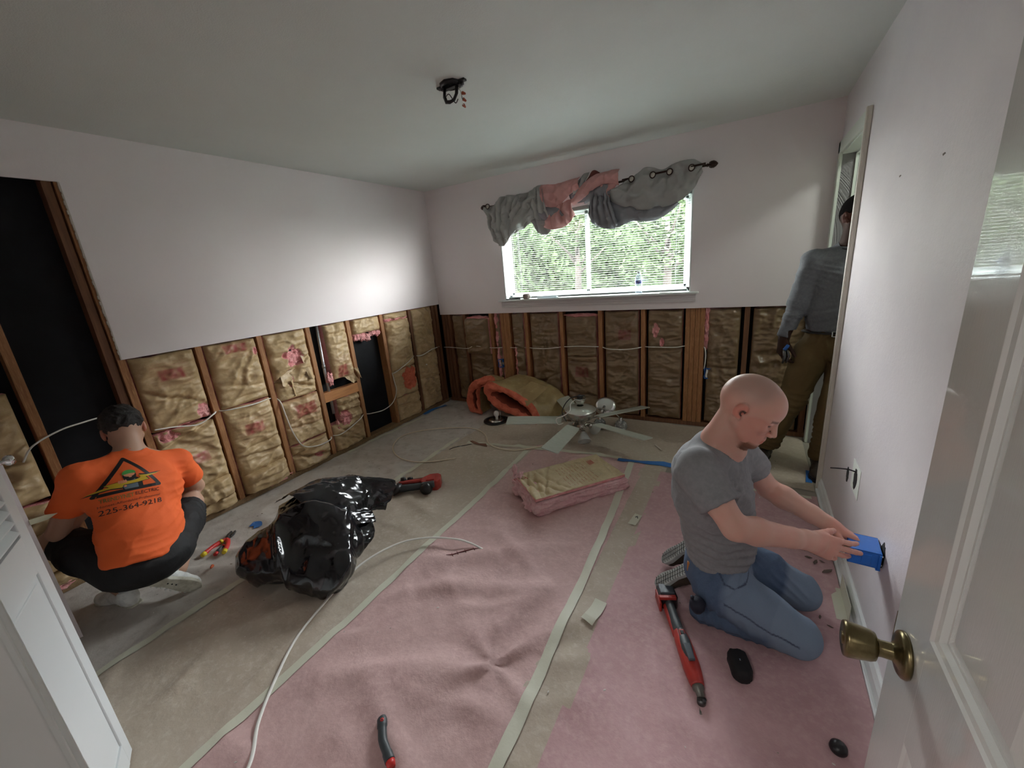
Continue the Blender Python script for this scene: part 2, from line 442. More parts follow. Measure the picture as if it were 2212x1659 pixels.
# casings of the far doorway (trim) with profile
def casing(b, y0, y1, z0, z1, x=W, s=-1):
    box(b, (x+s*.012, y0, z0), (x, y1, z1), .003); box(b, (x+s*.019, y0+(y1-y0)*.12, z0), (x+s*.011, y0+(y1-y0)*.45, z1), .003)
b = B(); box(b, (W-.018, -.875, 0), (W, -.80, 2.165), .004); box(b, (W-.026, -.872, 0), (W-.016, -.852, 2.165), .003)
obj('trim_2', b, M('casing_beige', (.66, .63, .55), .42, bump=(50, .1, .002)), **S_)
b = B(); box(b, (W-.018, -.09, 0), (W, -.02, 2.165), .004); box(b, (W-.018, -.80, 2.09), (W, -.02, 2.165), .004)
box(b, (W-.002, -.812, 0), (W+.122, -.80, 2.10)); box(b, (W-.002, -.09, 0), (W+.122, -.078, 2.10)); box(b, (W-.002, -.81, 2.08), (W+.122, -.08, 2.10))
box(b, (W+.07, -.802, 2.068), (W+.085, -.09, 2.08)); box(b, (W+.07, -.102, 0), (W+.085, -.09, 2.08))
gw = M('greenish_white', (.68, .73, .66), .4)
obj('trim_3', b, gw, **S_)
# open door leaf inside that doorway
d2 = empty('door_2', (W+.13, -.10, 0), kind='structure')
b = B(); box(b, (0, 0, .012), (.66, .035, 2.06), .003)
for (x0, x1, z0, z1) in ((.1, .30, .25, .8), (.36, .56, .25, .8), (.1, .30, .95, 1.6), (.36, .56, .95, 1.6), (.1, .30, 1.72, 1.92), (.36, .56, 1.72, 1.92)):
    for q in ((x0, z0, x1, z0+.015), (x0, z1-.015, x1, z1), (x0, z0, x0+.015, z1), (x1-.015, z0, x1, z1)): box(b, (q[0], -.006, q[1]), (q[2], .002, q[3]), .002)
obj('door_leaf', b, gw, d2)
for z in (.25, 1.05, 1.80):
    b = B(); box(b, (-.012, -.006, z), (.022, .004, z+.09), .001); tube(b, [(-.004, -.008, z), (-.004, -.008, z+.09)], .006); obj('hinge', b, M('old_brass', (.35, .29, .17), .4, metal=.8), d2)
# right baseboard
b = B()
prof = [(0, 0), (-.016, 0), (-.016, .06), (-.011, .072), (-.009, .085), (-.003, .092), (0, .092)]
a_ = [b.verts.new((W+x, -.876, z)) for x, z in prof]; c_ = [b.verts.new((W+x, -3.8, z)) for x, z in prof]
for i in range(len(prof)-1): b.faces.new((a_[i], a_[i+1], c_[i+1], c_[i]))
b.faces.new(a_[::-1]); b.faces.new(c_); bmesh.ops.recalc_face_normals(b, faces=b.faces)
box(b, (W-.028, -3.8, 0), (W-.015, -.876, .018), .004)
obj('baseboard_right', b, white, **S_)
# entry doorway casing and jamb (left foreground) -------------------------------------------------
b = B(); box(b, (2.70, -3.93, 0), (2.72, -3.79, 2.07)); box(b, (2.63, -3.80, 0), (2.715, -3.785, 2.12), .004); box(b, (2.64, -3.79, 0), (2.66, -3.779, 2.12), .004); box(b, (2.718, -3.87, 0), (2.733, -3.83, 2.06), .002)
box(b, (3.48, -3.93, 0), (3.50, -3.79, 2.07)); box(b, (2.70, -3.93, 2.05), (3.50, -3.79, 2.07))
obj('trim_4', b, white, **S_)
# entry door, swung open against the right wall ---------------------------------------------------
d1 = empty('door_1', (3.4675, -3.80, 0), kind='structure')
b = B()
X0, X1 = -.0175, .0175; y0, y1 = .0, .76
hol = [(.115, .345), (.415, .645)]; rows = [(.20, .795), (.99, 1.60), (1.72, 1.93)]
# leaf built as stiles and rails round recessed, bevelled panels
for (a0, a1) in ((y0, .115), (.345, .415), (.645, y1)): box(b, (X0, a0, .012), (X1, a1, 2.04), .0015)
for (a0, a1) in hol:
    for (z0, z1) in ((.012, .20), (.795, .99), (1.60, 1.72), (1.93, 2.04)): box(b, (X0, a0-.001, z0), (X1, a1+.001, z1), .0)
obj('door_leaf', b, doorw, d1)
b = B()
def panel(b, a0, a1, z0, z1, side):
    """moulded raised panel: rings of (inset, height)"""
    prof = [(0, 0), (.004, -.003), (.012, -.004), (.016, -.010), (.022, -.011), (.027, -.007), (.050, -.002), (.055, -.002)]
    prev = None
    for ins, h in prof:
        x = (X0 if side < 0 else X1)+(-h if side < 0 else h)
        rg = [b.verts.new((x, p, q)) for p, q in ((a0+ins, z0+ins), (a1-ins, z0+ins), (a1-ins, z1-ins), (a0+ins, z1-ins))]
        if prev:
            for i in range(4): b.faces.new((prev[i], prev[(i+1) % 4], rg[(i+1) % 4], rg[i]))
        prev = rg
    b.faces.new(prev)
for a0, a1 in hol:
    for z0, z1 in rows:
        panel(b, a0, a1, z0, z1, -1); panel(b, a0, a1, z0, z1, 1)
bmesh.ops.recalc_face_normals(b, faces=b.faces)
obj('panel_moulding', b, doorw, d1)
bronze = M('aged_bronze', (.16, .13, .065), .28, metal=.95, var=(30, (.26, .21, .11), .45, .7), bump=(120, .08, .001))
kn = empty('door_knob', (0, 0, 0)); kn.parent = d1
b = B(); mm = align((X0, .70, .905), (-1, 0, 0))
lathe(b, [(0, 0), (.034, 0), (.035, .003), (.034, .007), (.030, .010), (.024, .0115), (.017, .013), (.013, .017)], 32, mat4=mm); obj('rosette', b, bronze, kn)
b = B(); lathe(b, [(.013, .012), (.0125, .030), (.0135, .034)], 24, mat4=mm); obj('neck', b, bronze, kn)
b = B(); lathe(b, [(.0135, .034), (.021, .037), (.0235, .043), (.0265, .063), (.0275, .072), (.0265, .076), (.020, .0775), (.010, .076), (.0095, .0785), (.0, .079)], 32, mat4=mm); obj('handle', b, bronze, kn)
b = B(); box(b, (X0-.002+.002, .7605, .875), (X1, .762, .935), .0005); obj('latch_plate', b, bronze, d1)
# bifold closet door -------------------------------------------------------------------------------
d3 = empty('door_3', (1.42, -3.64, 0), kind='structure')
bw = M('bifold_white', (.72, .75, .76), .35, bump=(80, .06, .002)); bw_g = M('bifold_groove', (.45, .46, .46), .5)
def bifold(parent, ang, name, wdt=.37):
    e = empty(name, (0, 0, 0), rz=ang); e.parent = parent
    b = B(); T = .028
    for (x0, x1) in ((0, .055), (wdt-.055, wdt)): box(b, (x0, -T, .015), (x1, 0, 2.02), .003)
    for (z0, z1) in ((.015, .10), (.80, .92), (1.95, 2.02)): box(b, (.055, -T, z0), (wdt-.055, 0, z1), .001)
    obj('frame', b, bw, e)
    b = B(); box(b, (.055, -T+.006, .10), (wdt-.055, -.006, .80)); box(b, (.075, -T+.002, .12), (wdt-.075, -.002, .78), .004); obj('lower_panel', b, bw, e)
    b = B()
    for k in range(31):
        z = .945+k*.0325
        box(b, (.055, -.021, -.0035), (wdt-.055, .021, .0035), .003, mat4=Matrix.Translation((0, -T/2, z)) @ Matrix.Rotation(-.75, 4, 'X'))
    obj('louvers', b, bw, e)
    return e
bifold(d3, math.atan2(-.15, .35), 'door_panel'); p2 = bifold(d3, math.atan2(-.15, -.35), 'door_panel')
p2.location = (-.004, .0, 0); p2.scale = (1, -1, 1)
kb = empty('closet_knob', (0, 0, 0)); kb.parent = d3
chrome = M('chrome', (.75, .76, .77), .12, metal=1)
b = B(); lathe(b, [(0, 0), (.008, 0), (.006, .006), (.006, .014), (.014, .020), (.016, .026), (.014, .032), (0, .036)], 20, mat4=align((-.030, .002, 1.12), (-.39, .92, 0))); obj('knob', b, chrome, kb)
# ---------------------------------------------------------------- floor protection papers and tapes
pink = M('rosin_paper_pink', (.62, .42, .40), .8, var=(3.5, (.54, .355, .34), .35, .7), var2=(45, (.68, .48, .46), .45, .8), bump=[(14, .35, .012), (60, .4, .004)])
pink2 = M('rosin_paper_rose', (.58, .375, .385), .8, var=(3.5, (.50, .31, .32), .35, .7), var2=(45, (.63, .43, .435), .45, .8), bump=[(14, .3, .012), (60, .35, .004)])
brown = M('builders_paper_brown', (.52, .445, .36), .75, var=(2.6, (.45, .38, .295), .35, .7), var2=(40, (.6, .54, .46), .5, .8), bump=[(9, .35, .015), (50, .35, .004)])
grey_p = M('builders_paper_grey', (.50, .46, .415), .7, var=(4, (.58, .55, .51), .35, .7), var2=(14, (.40, .36, .32), .5, .75), bump=[(9, .35, .015), (60, .4, .004)])
tape = M('masking_tape', (.62, .62, .50), .6, bump=(70, .3, .002)); blue_t = M('blue_tape', (.03, .16, .48), .5, bump=(70, .3, .002))
STAR = (2.41, -2.81)
def star(x, y):
    dx, dy = x-STAR[0], y-STAR[1]; r = math.hypot(dx, dy); th = math.atan2(dy, dx); a = 0
    for t0, wd, ln, am in ((-2.35, .30, .55, .016), (2.65, .25, .40, .010), (1.05, .22, .60, .014), (-.35, .3, .2, .010), (1.9, .35, .35, .008), (-1.2, .4, .2, .006)):
        dt = (th-t0+PI) % (2*PI)-PI
        a += am*math.exp(-(dt/wd)**2)*math.exp(-(r/ln)**2)*min(1, r/.05+.35)
    return a
# long soft wrinkles: (x0,y0,x1,y1,width,height)
WR = [(2.2, -1.85, 2.55, -1.35, .05, .012), (1.75, -2.45, 2.35, -2.05, .06, .010), (1.72, -2.75, 2.1, -2.42, .05, .010), (1.75, -3.2, 2.35, -2.82, .06, .014), (2.0, -3.1, 2.5, -3.3, .05, .010), (2.95, -2.45, 3.15, -3.05, .04, .012),
      (3.05, -2.3, 3.35, -2.95, .05, .010), (.15, -3.3, .85, -2.9, .05, .012), (.1, -3.1, .8, -2.75, .04, .010), (.3, -3.5, .85, -3.2, .05, .012), (1.0, -3.4, 1.6, -2.7, .06, .008), (2.45, -2.3, 2.3, -2.75, .05, .012), (1.9, -2.6, 2.45, -2.35, .05, .010), (2.60, -2.75, 2.74, -2.6, .05, .010),
      (1.05, -1.95, 1.5, -2.1, .05, .008), (1.05, -1.7, 1.35, -1.95, .04, .007), (2.75, -2.1, 3.0, -2.6, .05, .008), (2.78, -2.7, 3.1, -3.0, .06, .010)]
def wr(x, y):
    a = 0
    for x0, y0, x1, y1, wd, hh in WR:
        L2 = (x1-x0)**2+(y1-y0)**2; t = ((x-x0)*(x1-x0)+(y-y0)*(y1-y0))/L2
        tc = min(1, max(0, t)); d = math.hypot(x-x0-tc*(x1-x0), y-y0-tc*(y1-y0))
        if d < wd*2.5: a += hh*math.exp(-(d/wd)**2)*(1-abs(2*tc-1)**3*.7)
    return a
def paper_h(x, y, amp=1.):
    p = (x, y, 0)
    return .0012+amp*(.016*max(0, ridge(p, 2.3, 2, (3, 1, 0))-.60)*2.2+.006*ridge(p, 7, 2)*1.0)+wr(x, y)*amp*1.7+star(x, y)*1.6
def paper(name, x0, x1, y0, y1, mat, base, amp, label, res=.016, edge=.004):
    nu = int((x1-x0)/res)+2; nv = int((y1-y0)/res)+2
    def f(u, v):
        x = x0+(x1-x0)*u; y = y0+(y1-y0)*v
        if u in (0, 1): x += edge*mn.noise(Vector((y*4, x0, 0)))
        if v in (0, 1): y += edge*2*mn.noise(Vector((x*4, y0, 0)))
        return (x, y, base+paper_h(x, y, amp))
    me = sheet(nu, nv, f)
    return obj(name, me, mat, label=label, cat='floor paper')
paper('protective_paper', .012, .90, -3.79, -.02, grey_p, 0, 1., 'grey-brown protective floor paper running along the open left wall')
paper('protective_paper', .87, 1.68, -3.79, -.86, brown, .0008, .9, 'brown protective floor paper under the black plastic bag')
paper('protective_paper', .89, W-.03, -.90, -.02, brown, .0004, .7, 'brown protective floor paper below the window under the ceiling fan')
paper('rosin_paper', 1.65, 2.60, -3.79, -1.0+.13, pink, .0018, 1., 'pink rosin paper sheet with star-shaped creases, middle of the floor')
paper('protective_paper', 2.56, 2.75, -3.79, -.87, brown, .003, .8, 'narrow brown paper strip between the two pink sheets')
paper('rosin_paper', 2.72, W-.03, -3.79, -.98, pink2, .0042, .7, 'rose-pink rosin paper sheet under the kneeling man')
b = B()
def tape_strip(pts, wd, mat, label, base=.0055, name='masking_tape', n=30):
    P = spline([(x, y, 0) for x, y in pts], n)
    vs = []; fs = []
    for i, p in enumerate(P):
        d = (P[min(i+1, len(P)-1)]-P[max(i-1, 0)]).normalized(); s = Vector((-d.y, d.x, 0))
        for t in (-.5, -.17, .17, .5):
            q = p+s*wd*t*(1+.08*mn.noise(Vector((p.x*9, p.y*9, t)))); vs.append((q.x, q.y, base+paper_h(q.x, q.y, 1.)))
    for i in range(len(P)-1):
        for k in range(3): a = i*4+k; fs.append((a, a+1, a+5, a+4))
    me = bpy.data.meshes.new(name); me.from_pydata(vs, [], fs); smooth(me)
    o = obj(name, me, mat, label=label, cat='tape'); return o
tape_strip([(1.66, -3.75), (1.665, -2.9), (1.65, -2.2), (1.64, -1.6), (1.61, -1.0)], .042, tape, 'long masking tape seam between brown paper and the middle pink sheet')
tape_strip([(2.62, -3.75), (2.60, -2.9), (2.57, -2.1), (2.53, -1.4), (2.49, -.9)], .045, tape, 'long masking tape seam along the right edge of the middle pink sheet', .0065)
tape_strip([(.885, -3.75), (.88, -3.0), (.89, -2.4), (.87, -1.6), (.86, -.98)], .04, tape, 'faint masking tape seam running from the closet past the black bag')
tape_strip([(1.0, -1.03), (1.4, -.97), (1.9, -.90), (2.4, -.86)], .045, tape, 'masking tape seam across the floor in front of the ceiling fan')
tape_strip([(2.38, -.90), (2.6, -.885), (2.86, -.86)], .048, blue_t, 'strip of blue tape on the floor behind the kneeling man', .0075, 'blue_tape')
tape_strip([(2.86, -.98), (3.3, -1.02), (3.62, -1.0)], .03, tape, 'masking tape along the far edge of the rose-pink sheet')
tape_strip([(.03, -.55), (.045, -.35), (.08, -.2)], .05, blue_t, 'blue tape on the floor in the far left corner', .006, 'blue_tape')
tape_strip([(.05, -1.62), (.06, -1.1), (.07, -.6)], .035, tape, 'masking tape along the foot of the open left wall')
tape_strip([(3.625, -.80), (3.635, -.70), (3.64, -.62)], .035, blue_t, 'blue tape at the doorway threshold by the standing man', .006, 'blue_tape')
tape_strip([(.36, -2.67), (.40, -2.65), (.44, -2.67)], .05, blue_t, 'small piece of blue tape on the floor left of the black bag', .006, 'blue_tape')
tape_strip([(2.70, -1.585), (2.692, -1.63), (2.685, -1.70)], .045, tape, 'short tape patch with a black tick mark on the pink sheet edge', .008)
tape_strip([(2.70, -2.33), (2.695, -2.40), (2.68, -2.47)], .055, tape, 'short plain tape patch on the edge of the rose-pink sheet', .008)
b = B(); mk = M('black_marker', (.01, .01, .012), .5)
tube(b, [(2.689, -1.618, .0235), (2.698, -1.606, .0235), (2.703, -1.625, .0235)], .0022, 6); o_ = obj('tick_mark', b, mk); 
for _o in COL.objects:
    if _o.get('label', '').startswith('short tape patch'): o_.parent = _o; o_.location.z = -.007
# tape patch on the baseboard
b = B(); box(b, (W-.0315, -2.0, .0045), (W-.0295, -1.80, .085), .0005); box(b, (W-.07, -2.0, .0075), (W-.03, -1.8, .0085)); obj('masking_tape', b, tape, label='wide tan masking tape patch on the right baseboard', cat='tape')
# floor dust and crumbs nobody could count
b = B(); cr = M('plaster_crumb', (.7, .68, .64), .9, var=(3, (.25, .2, .15), .5, .55))
for k in range(170):
    x = random.uniform(.1, 3.6); y = random.uniform(-3.5, -.15); 
    if k < 60: x = random.uniform(.1, 1.0); y = random.uniform(-3.4, -.3)
    s = random.uniform(.0015, .0045); z = .004+paper_h(x, y)+s*.5
    bmesh.ops.create_icosphere(b, subdivisions=1, radius=s, matrix=Tm((x, y, z), rz=k) @ Matrix.Diagonal((1.6, .8, .5, 1)))
obj('floor_debris', b, cr, label='tiny plaster crumbs and dust scattered over the floor papers', cat='debris', kind='stuff')
# ================================================================ OPEN WALLS: studs, insulation, cables
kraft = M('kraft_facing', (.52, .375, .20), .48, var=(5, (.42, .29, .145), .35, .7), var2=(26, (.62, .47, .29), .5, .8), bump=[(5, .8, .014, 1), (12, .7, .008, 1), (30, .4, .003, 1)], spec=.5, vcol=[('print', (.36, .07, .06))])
kraft_b = M('kraft_facing_shaded', (.235, .155, .08), .36, var=(5, (.17, .11, .055), .35, .7), var2=(20, (.29, .20, .11), .5, .8), bump=[(5, .8, .014, 1), (12, .7, .008, 1), (30, .4, .003, 1)], spec=.7, vcol=[('print', (.20, .045, .035))])  # same kraft facing, its colour darkened for the backlit window wall
fluff = M('pink_fiberglass', (.72, .27, .27), .95, var=(18, (.85, .46, .44), .35, .7), bump=[(60, .9, .01), (200, .6, .004)])
fluff_o = M('orange_fiberglass', (.74, .20, .115), .95, var=(14, (.56, .10, .06), .4, .75), bump=[(50, .9, .012), (180, .6, .004)])
ORD = ['first', 'second', 'third', 'fourth', 'fifth', 'sixth', 'seventh', 'eighth', 'ninth', 'tenth']
def stud(name, lo, hi, mat, label, lean=0.):
    b = B(); box(b, lo, hi, .002)
    # knots and nail plates stay in the same mesh
    return obj(name, b, mat, label=label, cat='wall stud', group='bare studs of the opened walls')
XS0, XS1 = -.0127-.088, -.0132
LS = [-.085, -.493, -.899, -1.306, -1.712, -2.118, -2.5248]
zt = CL+.01
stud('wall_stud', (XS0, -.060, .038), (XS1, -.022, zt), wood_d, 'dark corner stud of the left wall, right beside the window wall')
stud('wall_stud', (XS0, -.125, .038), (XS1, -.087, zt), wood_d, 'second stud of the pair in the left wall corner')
names = ['stud left of the orange exposed insulation patch', 'stud at the right side of the black open bay', 'stud at the left side of the black open bay', 'stud just left of the grey conduit pipe', 'stud to the left of the torn insulation with a hole', 'stud rising behind the right shoulder of the man in orange']
names[0] = 'shadowed stud between the orange patch and the corner bay'
for i, y in enumerate(LS[1:]):
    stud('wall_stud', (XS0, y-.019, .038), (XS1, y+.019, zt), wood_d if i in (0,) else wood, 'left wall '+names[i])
stud('wall_stud', (XS0, -2.945, .038), (XS1, -2.907, 2.36), wood, 'tall stud at the edge of the high black opening in the left wall')
stud('wall_stud', (XS0, -2.990, .038), (XS1-.012, -2.951, 2.36), wood_d, 'dark second stud doubled against the edge of the high black opening')
stud('wall_stud', (XS0, -3.355, .038), (XS1, -3.317, 2.36), wood, 'stud at the far left beyond the high black opening')
b = B(); box(b, (XS0, -3.80, 0), (XS1+.0, -.022, .038), .002); obj('bottom_plate', b, plate_m, label='dusty wooden bottom plate along the floor under the left wall studs', cat='plate')
b = B(); box(b, (-.0127, .0135, 0), (W+.1, .10, .038), .002); obj('bottom_plate', b, wood_d, label='wooden bottom plate along the floor under the window wall studs', cat='plate')
b = B(); box(b, (XS0+.03, -1.693, .525), (XS1, -1.325, .613), .002); obj('wood_block', b, M('fresh_wood', (.55, .25, .09), .6, stretch=(2, 2, 20), var=(3, (.42, .17, .06), .4, .7)), label='orange wooden blocking board nailed between two studs behind the conduit', cat='wood block')
BS = [(.024, 'dark stud tight in the left corner, first of the window wall'), (.068, 'dark stud squeezed second in the left corner'), (.115, 'dark stud in the window wall next to the left corner'), (.337, 'narrow stud half hidden by the bulging batt near the left corner'), (.703, 'stud just left of the gap with the small blue box'), (1.150, 'stud behind the right end of the folded insulation roll'),
      (1.557, 'stud behind the left blade of the ceiling fan'), (1.963, 'stud directly behind the wall lamp plate'), (2.370, 'bright stud at the tip of the right fan blade'), (3.198, 'stud behind the head of the kneeling man')]
for x, l in BS:
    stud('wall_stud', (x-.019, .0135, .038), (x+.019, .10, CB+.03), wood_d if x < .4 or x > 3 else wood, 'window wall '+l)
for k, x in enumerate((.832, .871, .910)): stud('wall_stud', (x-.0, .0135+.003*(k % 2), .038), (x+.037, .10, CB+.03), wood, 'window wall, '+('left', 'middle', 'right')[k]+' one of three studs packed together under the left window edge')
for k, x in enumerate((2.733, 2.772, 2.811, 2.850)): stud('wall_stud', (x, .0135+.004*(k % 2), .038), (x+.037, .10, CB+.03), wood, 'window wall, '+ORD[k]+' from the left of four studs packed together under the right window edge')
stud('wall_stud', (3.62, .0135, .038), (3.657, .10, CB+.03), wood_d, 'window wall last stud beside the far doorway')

def batt(w_, h_, puff, seed, kmat, fl=fluff, prints=(), creases=(), tears=(), deep=.07, amp=1., res=.008, sag=0.):
    """kraft-faced batt; local x across, z up, y out of the wall. tears: (u,v,ru,rv) in -1..1 / 0..1"""
    nu = max(8, int(w_/res)); nv = max(8, int(h_/res)); rnd = random.Random(seed); off = (rnd.random()*50, rnd.random()*50, 0)
    cu = [1 if rnd.random() > .5 else -1 for _ in range(4)]; vs = []; pr = []; tr = []
    for j in range(nv+1):
        v = j/nv
        for i in range(nu+1):
            u = -1+2*i/nu; x = u*w_/2; z = v*h_
            ex = (1-abs(u)**6)**.6 if abs(u) < 1 else 0; ez = (1-abs(2*v-1)**10)**.5 if 0 < v < 1 else 0
            p = (x, z*1.0, seed)
            y = puff*ex*ez*(1+.25*mn.noise(Vector((x*5, z*5, seed))))
            ca_, sa_ = math.cos(seed*1.7), math.sin(seed*1.7); xr, zr = x*ca_+z*sa_, z*ca_-x*sa_; wq = .05*mn.noise(Vector((x*5, z*5, seed+9)))
            r1 = ridge((xr*.45+wq, zr*1.15+wq, seed), 6, 2, off); r2 = ridge((x*.6+wq, z*1.6, seed+3), 13, 2, off)
            y += amp*ex*(.042*(r1-.6)+.020*(r2-.6))
            y += amp*.012*ex*math.sin(z*46+3*mn.noise(Vector((x*6, z*3, seed+5)))+x*8)*max(0, mn.noise(Vector((z*4, seed, 1)))+.2)
            for vc, ca, sl in creases:
                dz = (z-vc*h_-sl*x-.012*mn.noise(Vector((x*9, seed, 2))))/.013; y -= ca*math.exp(-dz*dz)*ex
            t = 0
            for tu, tv, ru, rv in tears:
                q = ((u-tu)/ru)**2+((v-tv)/rv)**2; q += .7*mn.noise(Vector((x*26, z*26, seed)))
                t = max(t, min(1, max(0, (1-q)*2.4)))
            y -= t*.018; y += t*.022*(mn.noise(Vector((x*45, z*45, seed)))+.3*mn.noise(Vector((x*110, z*110, seed))))
            edge_w = .004*mn.noise(Vector((z*12, seed, u)))
            zz = z+(.010*mn.noise(Vector((x*8, seed, v))) if v in (0, 1) else 0)-sag*ex*math.sin(PI*v)*0
            vs.append((x*(1+edge_w*2), max(y, -.045), zz)); tr.append(t)
            a = 0
            for (pu, pv, pw, ph_) in prints:
                du = abs(u-pu)/pw; dv = abs(v-pv)/ph_
                if du < 1 and dv < 1: a = max(a, min(1, (1-max(du, dv))*6)*(.75+.5*mn.noise(Vector((x*40, z*40, 2)))))
                # faint ruled lines of print around the block
                elif du < 1.5 and dv < 2.4 and (int(z*110) % 2 == 0): a = max(a, .16+.1*mn.noise(Vector((x*60, z*60, 0))))
            pr.append(max(0, min(1, a)))
    n1 = nu+1; fs = []; mi = []
    for j in range(nv):
        for i in range(nu):
            a = j*n1+i; fs.append((a+1, a, a+n1, a+n1+1)); mi.append(1 if tr[a]+tr[a+1]+tr[a+n1]+tr[a+n1+1] > 1.2 else 0)
    bd = [i for i in range(n1)]+[j*n1+nu for j in range(1, nv+1)]+[nv*n1+i for i in range(nu-1, -1, -1)]+[j*n1 for j in range(nv-1, 0, -1)]
    base = len(vs)
    for q, k in enumerate(bd):
        x, y, z = vs[k]; vs.append((x*.985, -deep, z)); pr.append(0)
    for q in range(len(bd)):
        a, c = bd[q], bd[(q+1) % len(bd)]; fs.append((a, c, base+(q+1) % len(bd), base+q)); mi.append(1)
    me = bpy.data.meshes.new('insulation_batt'); me.from_pydata(vs, [], fs); smooth(me)
    me.polygons.foreach_set('material_index', mi); me.materials.append(kmat); me.materials.append(fl)
    at = me.attributes.new('print', 'FLOAT', 'POINT'); at.data.foreach_set('value', pr); return me
def tuft(name, parent, c, r, seed, mat=fluff):
    b = B(); bmesh.ops.create_icosphere(b, subdivisions=4, radius=1)
    for v in b.verts:
        n = v.co.normalized(); k = 1+.55*mn.noise(n*2.3+Vector((seed, 0, 0)))+.28*mn.noise(n*7+Vector((0, seed, 0)))+.12*mn.noise(n*17)
        v.co = Vector((n.x*r[0]*k+c[0], n.y*r[1]*k+c[1], n.z*r[2]*k+c[2]))
    for f in b.faces: f.smooth = True
    return obj(name, b, mat, parent)
def flap(name, parent, pts, mat, seed=0, n=14):
    """curled torn paper: quad patch p00,p10,p11,p01 with creases"""
    P = [Vector(p) for p in pts]
    def f(u, v):
        q = P[0]*(1-u)*(1-v)+P[1]*u*(1-v)+P[2]*u*v+P[3]*(1-u)*v
        d = .014*(ridge(q, 16, 2, (seed, 0, 0))-.5)+.012*math.sin(u*5+seed)*v; e = .012*mn.noise(Vector((u*5, v*5, seed)))
        return (q.x+e*(v > .9), q.y+d, q.z+e)
    me = sheet(n, n, f); at = me.attributes.new('print', 'FLOAT', 'POINT'); return obj(name, me, mat, parent)
LG = 'kraft-faced batts in the opened left wall'; BG = 'kraft-faced batts in the window wall'
def place_left(ya, yb, z0, z1, label, puff=.03, out=-.028, **k):
    c = (ya+yb)/2; me = batt(abs(ya-yb)-.066, z1-z0, puff, int(abs(c)*100+z0*37) % 97+1, kraft, **k)
    o = obj('insulation_batt', me, None, label=label, cat='insulation', group=LG); o.location = (out, c, z0); o.rotation_euler = (0, 0, -PI/2); return o
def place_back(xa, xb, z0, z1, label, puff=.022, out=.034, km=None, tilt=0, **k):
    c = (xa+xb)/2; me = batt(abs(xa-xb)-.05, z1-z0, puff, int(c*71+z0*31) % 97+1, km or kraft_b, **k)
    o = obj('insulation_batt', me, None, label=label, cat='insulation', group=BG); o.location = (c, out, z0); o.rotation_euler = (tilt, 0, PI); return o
L7 = [-2.93]+LS[::-1]      # -2.93,-2.5248,...,-.085
# far left beyond the opening
a = place_left(-3.36, -3.80, .55, 1.14, 'upper batt at the far left beside the bifold closet door', puff=.05, creases=((.45, .03, .3), (.75, .02, -.2)))
a = place_left(-3.36, -3.78, .04, .53, 'lower crumpled batt at the far left beside the bifold closet door', puff=.05, creases=((.2, .05, .1), (.45, .03, .0), (.7, .03, .1)))
tuft('fiberglass_tuft', a, (-.05, .0, .02), (.10, .04, .03), 3)
a = place_left(L7[0], L7[1], .72, 1.20, 'upper left wall batt with a red printed block, right of the high black opening', puff=.04, prints=((-.05, .72, .42, .075),), tears=((-.78, .10, .28, .15),), creases=((.38, .02, .5),))
tuft('fiberglass_tuft', a, (-.10, -.015, .06), (.055, .022, .03), 5); tuft('fiberglass_tuft', a, (.0, -.02, .01), (.09, .02, .018), 7)
a = place_left(L7[0], L7[1], .26, .70, 'lower left wall batt right behind the shoulder of the man in orange', puff=.045, prints=((-.1, .48, .38, .08),), creases=((.88, .03, -.3),), tears=((.6, .93, .4, .06),))
a = place_left(L7[0], L7[1], .125, .275, 'folded roll of batt above the plate, behind the knee of the man in orange', puff=.085, creases=((.5, .01, 0),)); tuft('fiberglass_tuft', a, (-.02, -.01, -.005), (.12, .02, .012), 8)
a = place_left(L7[0], L7[1], .04, .13, 'bottommost folded end of batt, behind the knee of the man in orange', puff=.05); tuft('fiberglass_tuft', a, (.12, .0, .0), (.05, .03, .02), 2)
a = place_left(L7[1], L7[2], .735, 1.20, 'upper left wall batt printed at its top, second bay right of the opening', puff=.045, prints=((-.05, .9, .5, .07),), tears=((-.85, .8, .1, .06),), creases=((.12, .012, 0), (.3, .012, .2)))
a = place_left(L7[1], L7[2], .20, .725, 'lower printed left wall batt, second bay right of the black opening', puff=.05, prints=((.05, .66, .42, .085),), creases=((.25, .03, .1), (.38, .02, -.1)))
a = place_left(L7[1], L7[2], .05, .215, 'folded bottom roll of batt with pink fluff below, second bay right of the black opening', puff=.085, creases=((.5, .02, 0),)); tuft('fiberglass_tuft', a, (-.05, .0, .0), (.13, .03, .025), 4)
a = place_left(L7[2], L7[3], .66, 1.20, 'torn left wall batt with a dark square hole and pink fluff', puff=.04, tears=((-.15, .62, .5, .17), (.35, .3, .2, .1)), creases=((.2, .03, .4), (.45, .03, -.5)))
flap('torn_paper', a, [(-.02, .01, .24), (.12, .02, .22), (.14, .05, .12), (.02, .04, .10)], kraft, 3); flap('torn_paper', a, [(-.16, .01, .30), (-.08, .03, .33), (-.10, .06, .12), (-.17, .03, .12)], kraft, 5)
flap('torn_paper', a, [(.0, .02, .15), (.06, .05, .16), (.05, .04, .02), (-.02, .03, .03)], kraft, 9); tuft('fiberglass_tuft', a, (.04, .0, .30), (.06, .018, .05), 11); tuft('fiberglass_tuft', a, (.0, .0, .36), (.03, .015, .03), 12)
b = B(); box(b, (-.02, -.022, .385), (.045, .016, .455)); obj('hole', b, felt, a)
a = place_left(L7[2], L7[3], .27, .65, 'left wall batt with a dark red print above the looping white cable', puff=.045, prints=((-.1, .72, .6, .16),), creases=((.35, .03, .1), (.55, .02, -.2)))
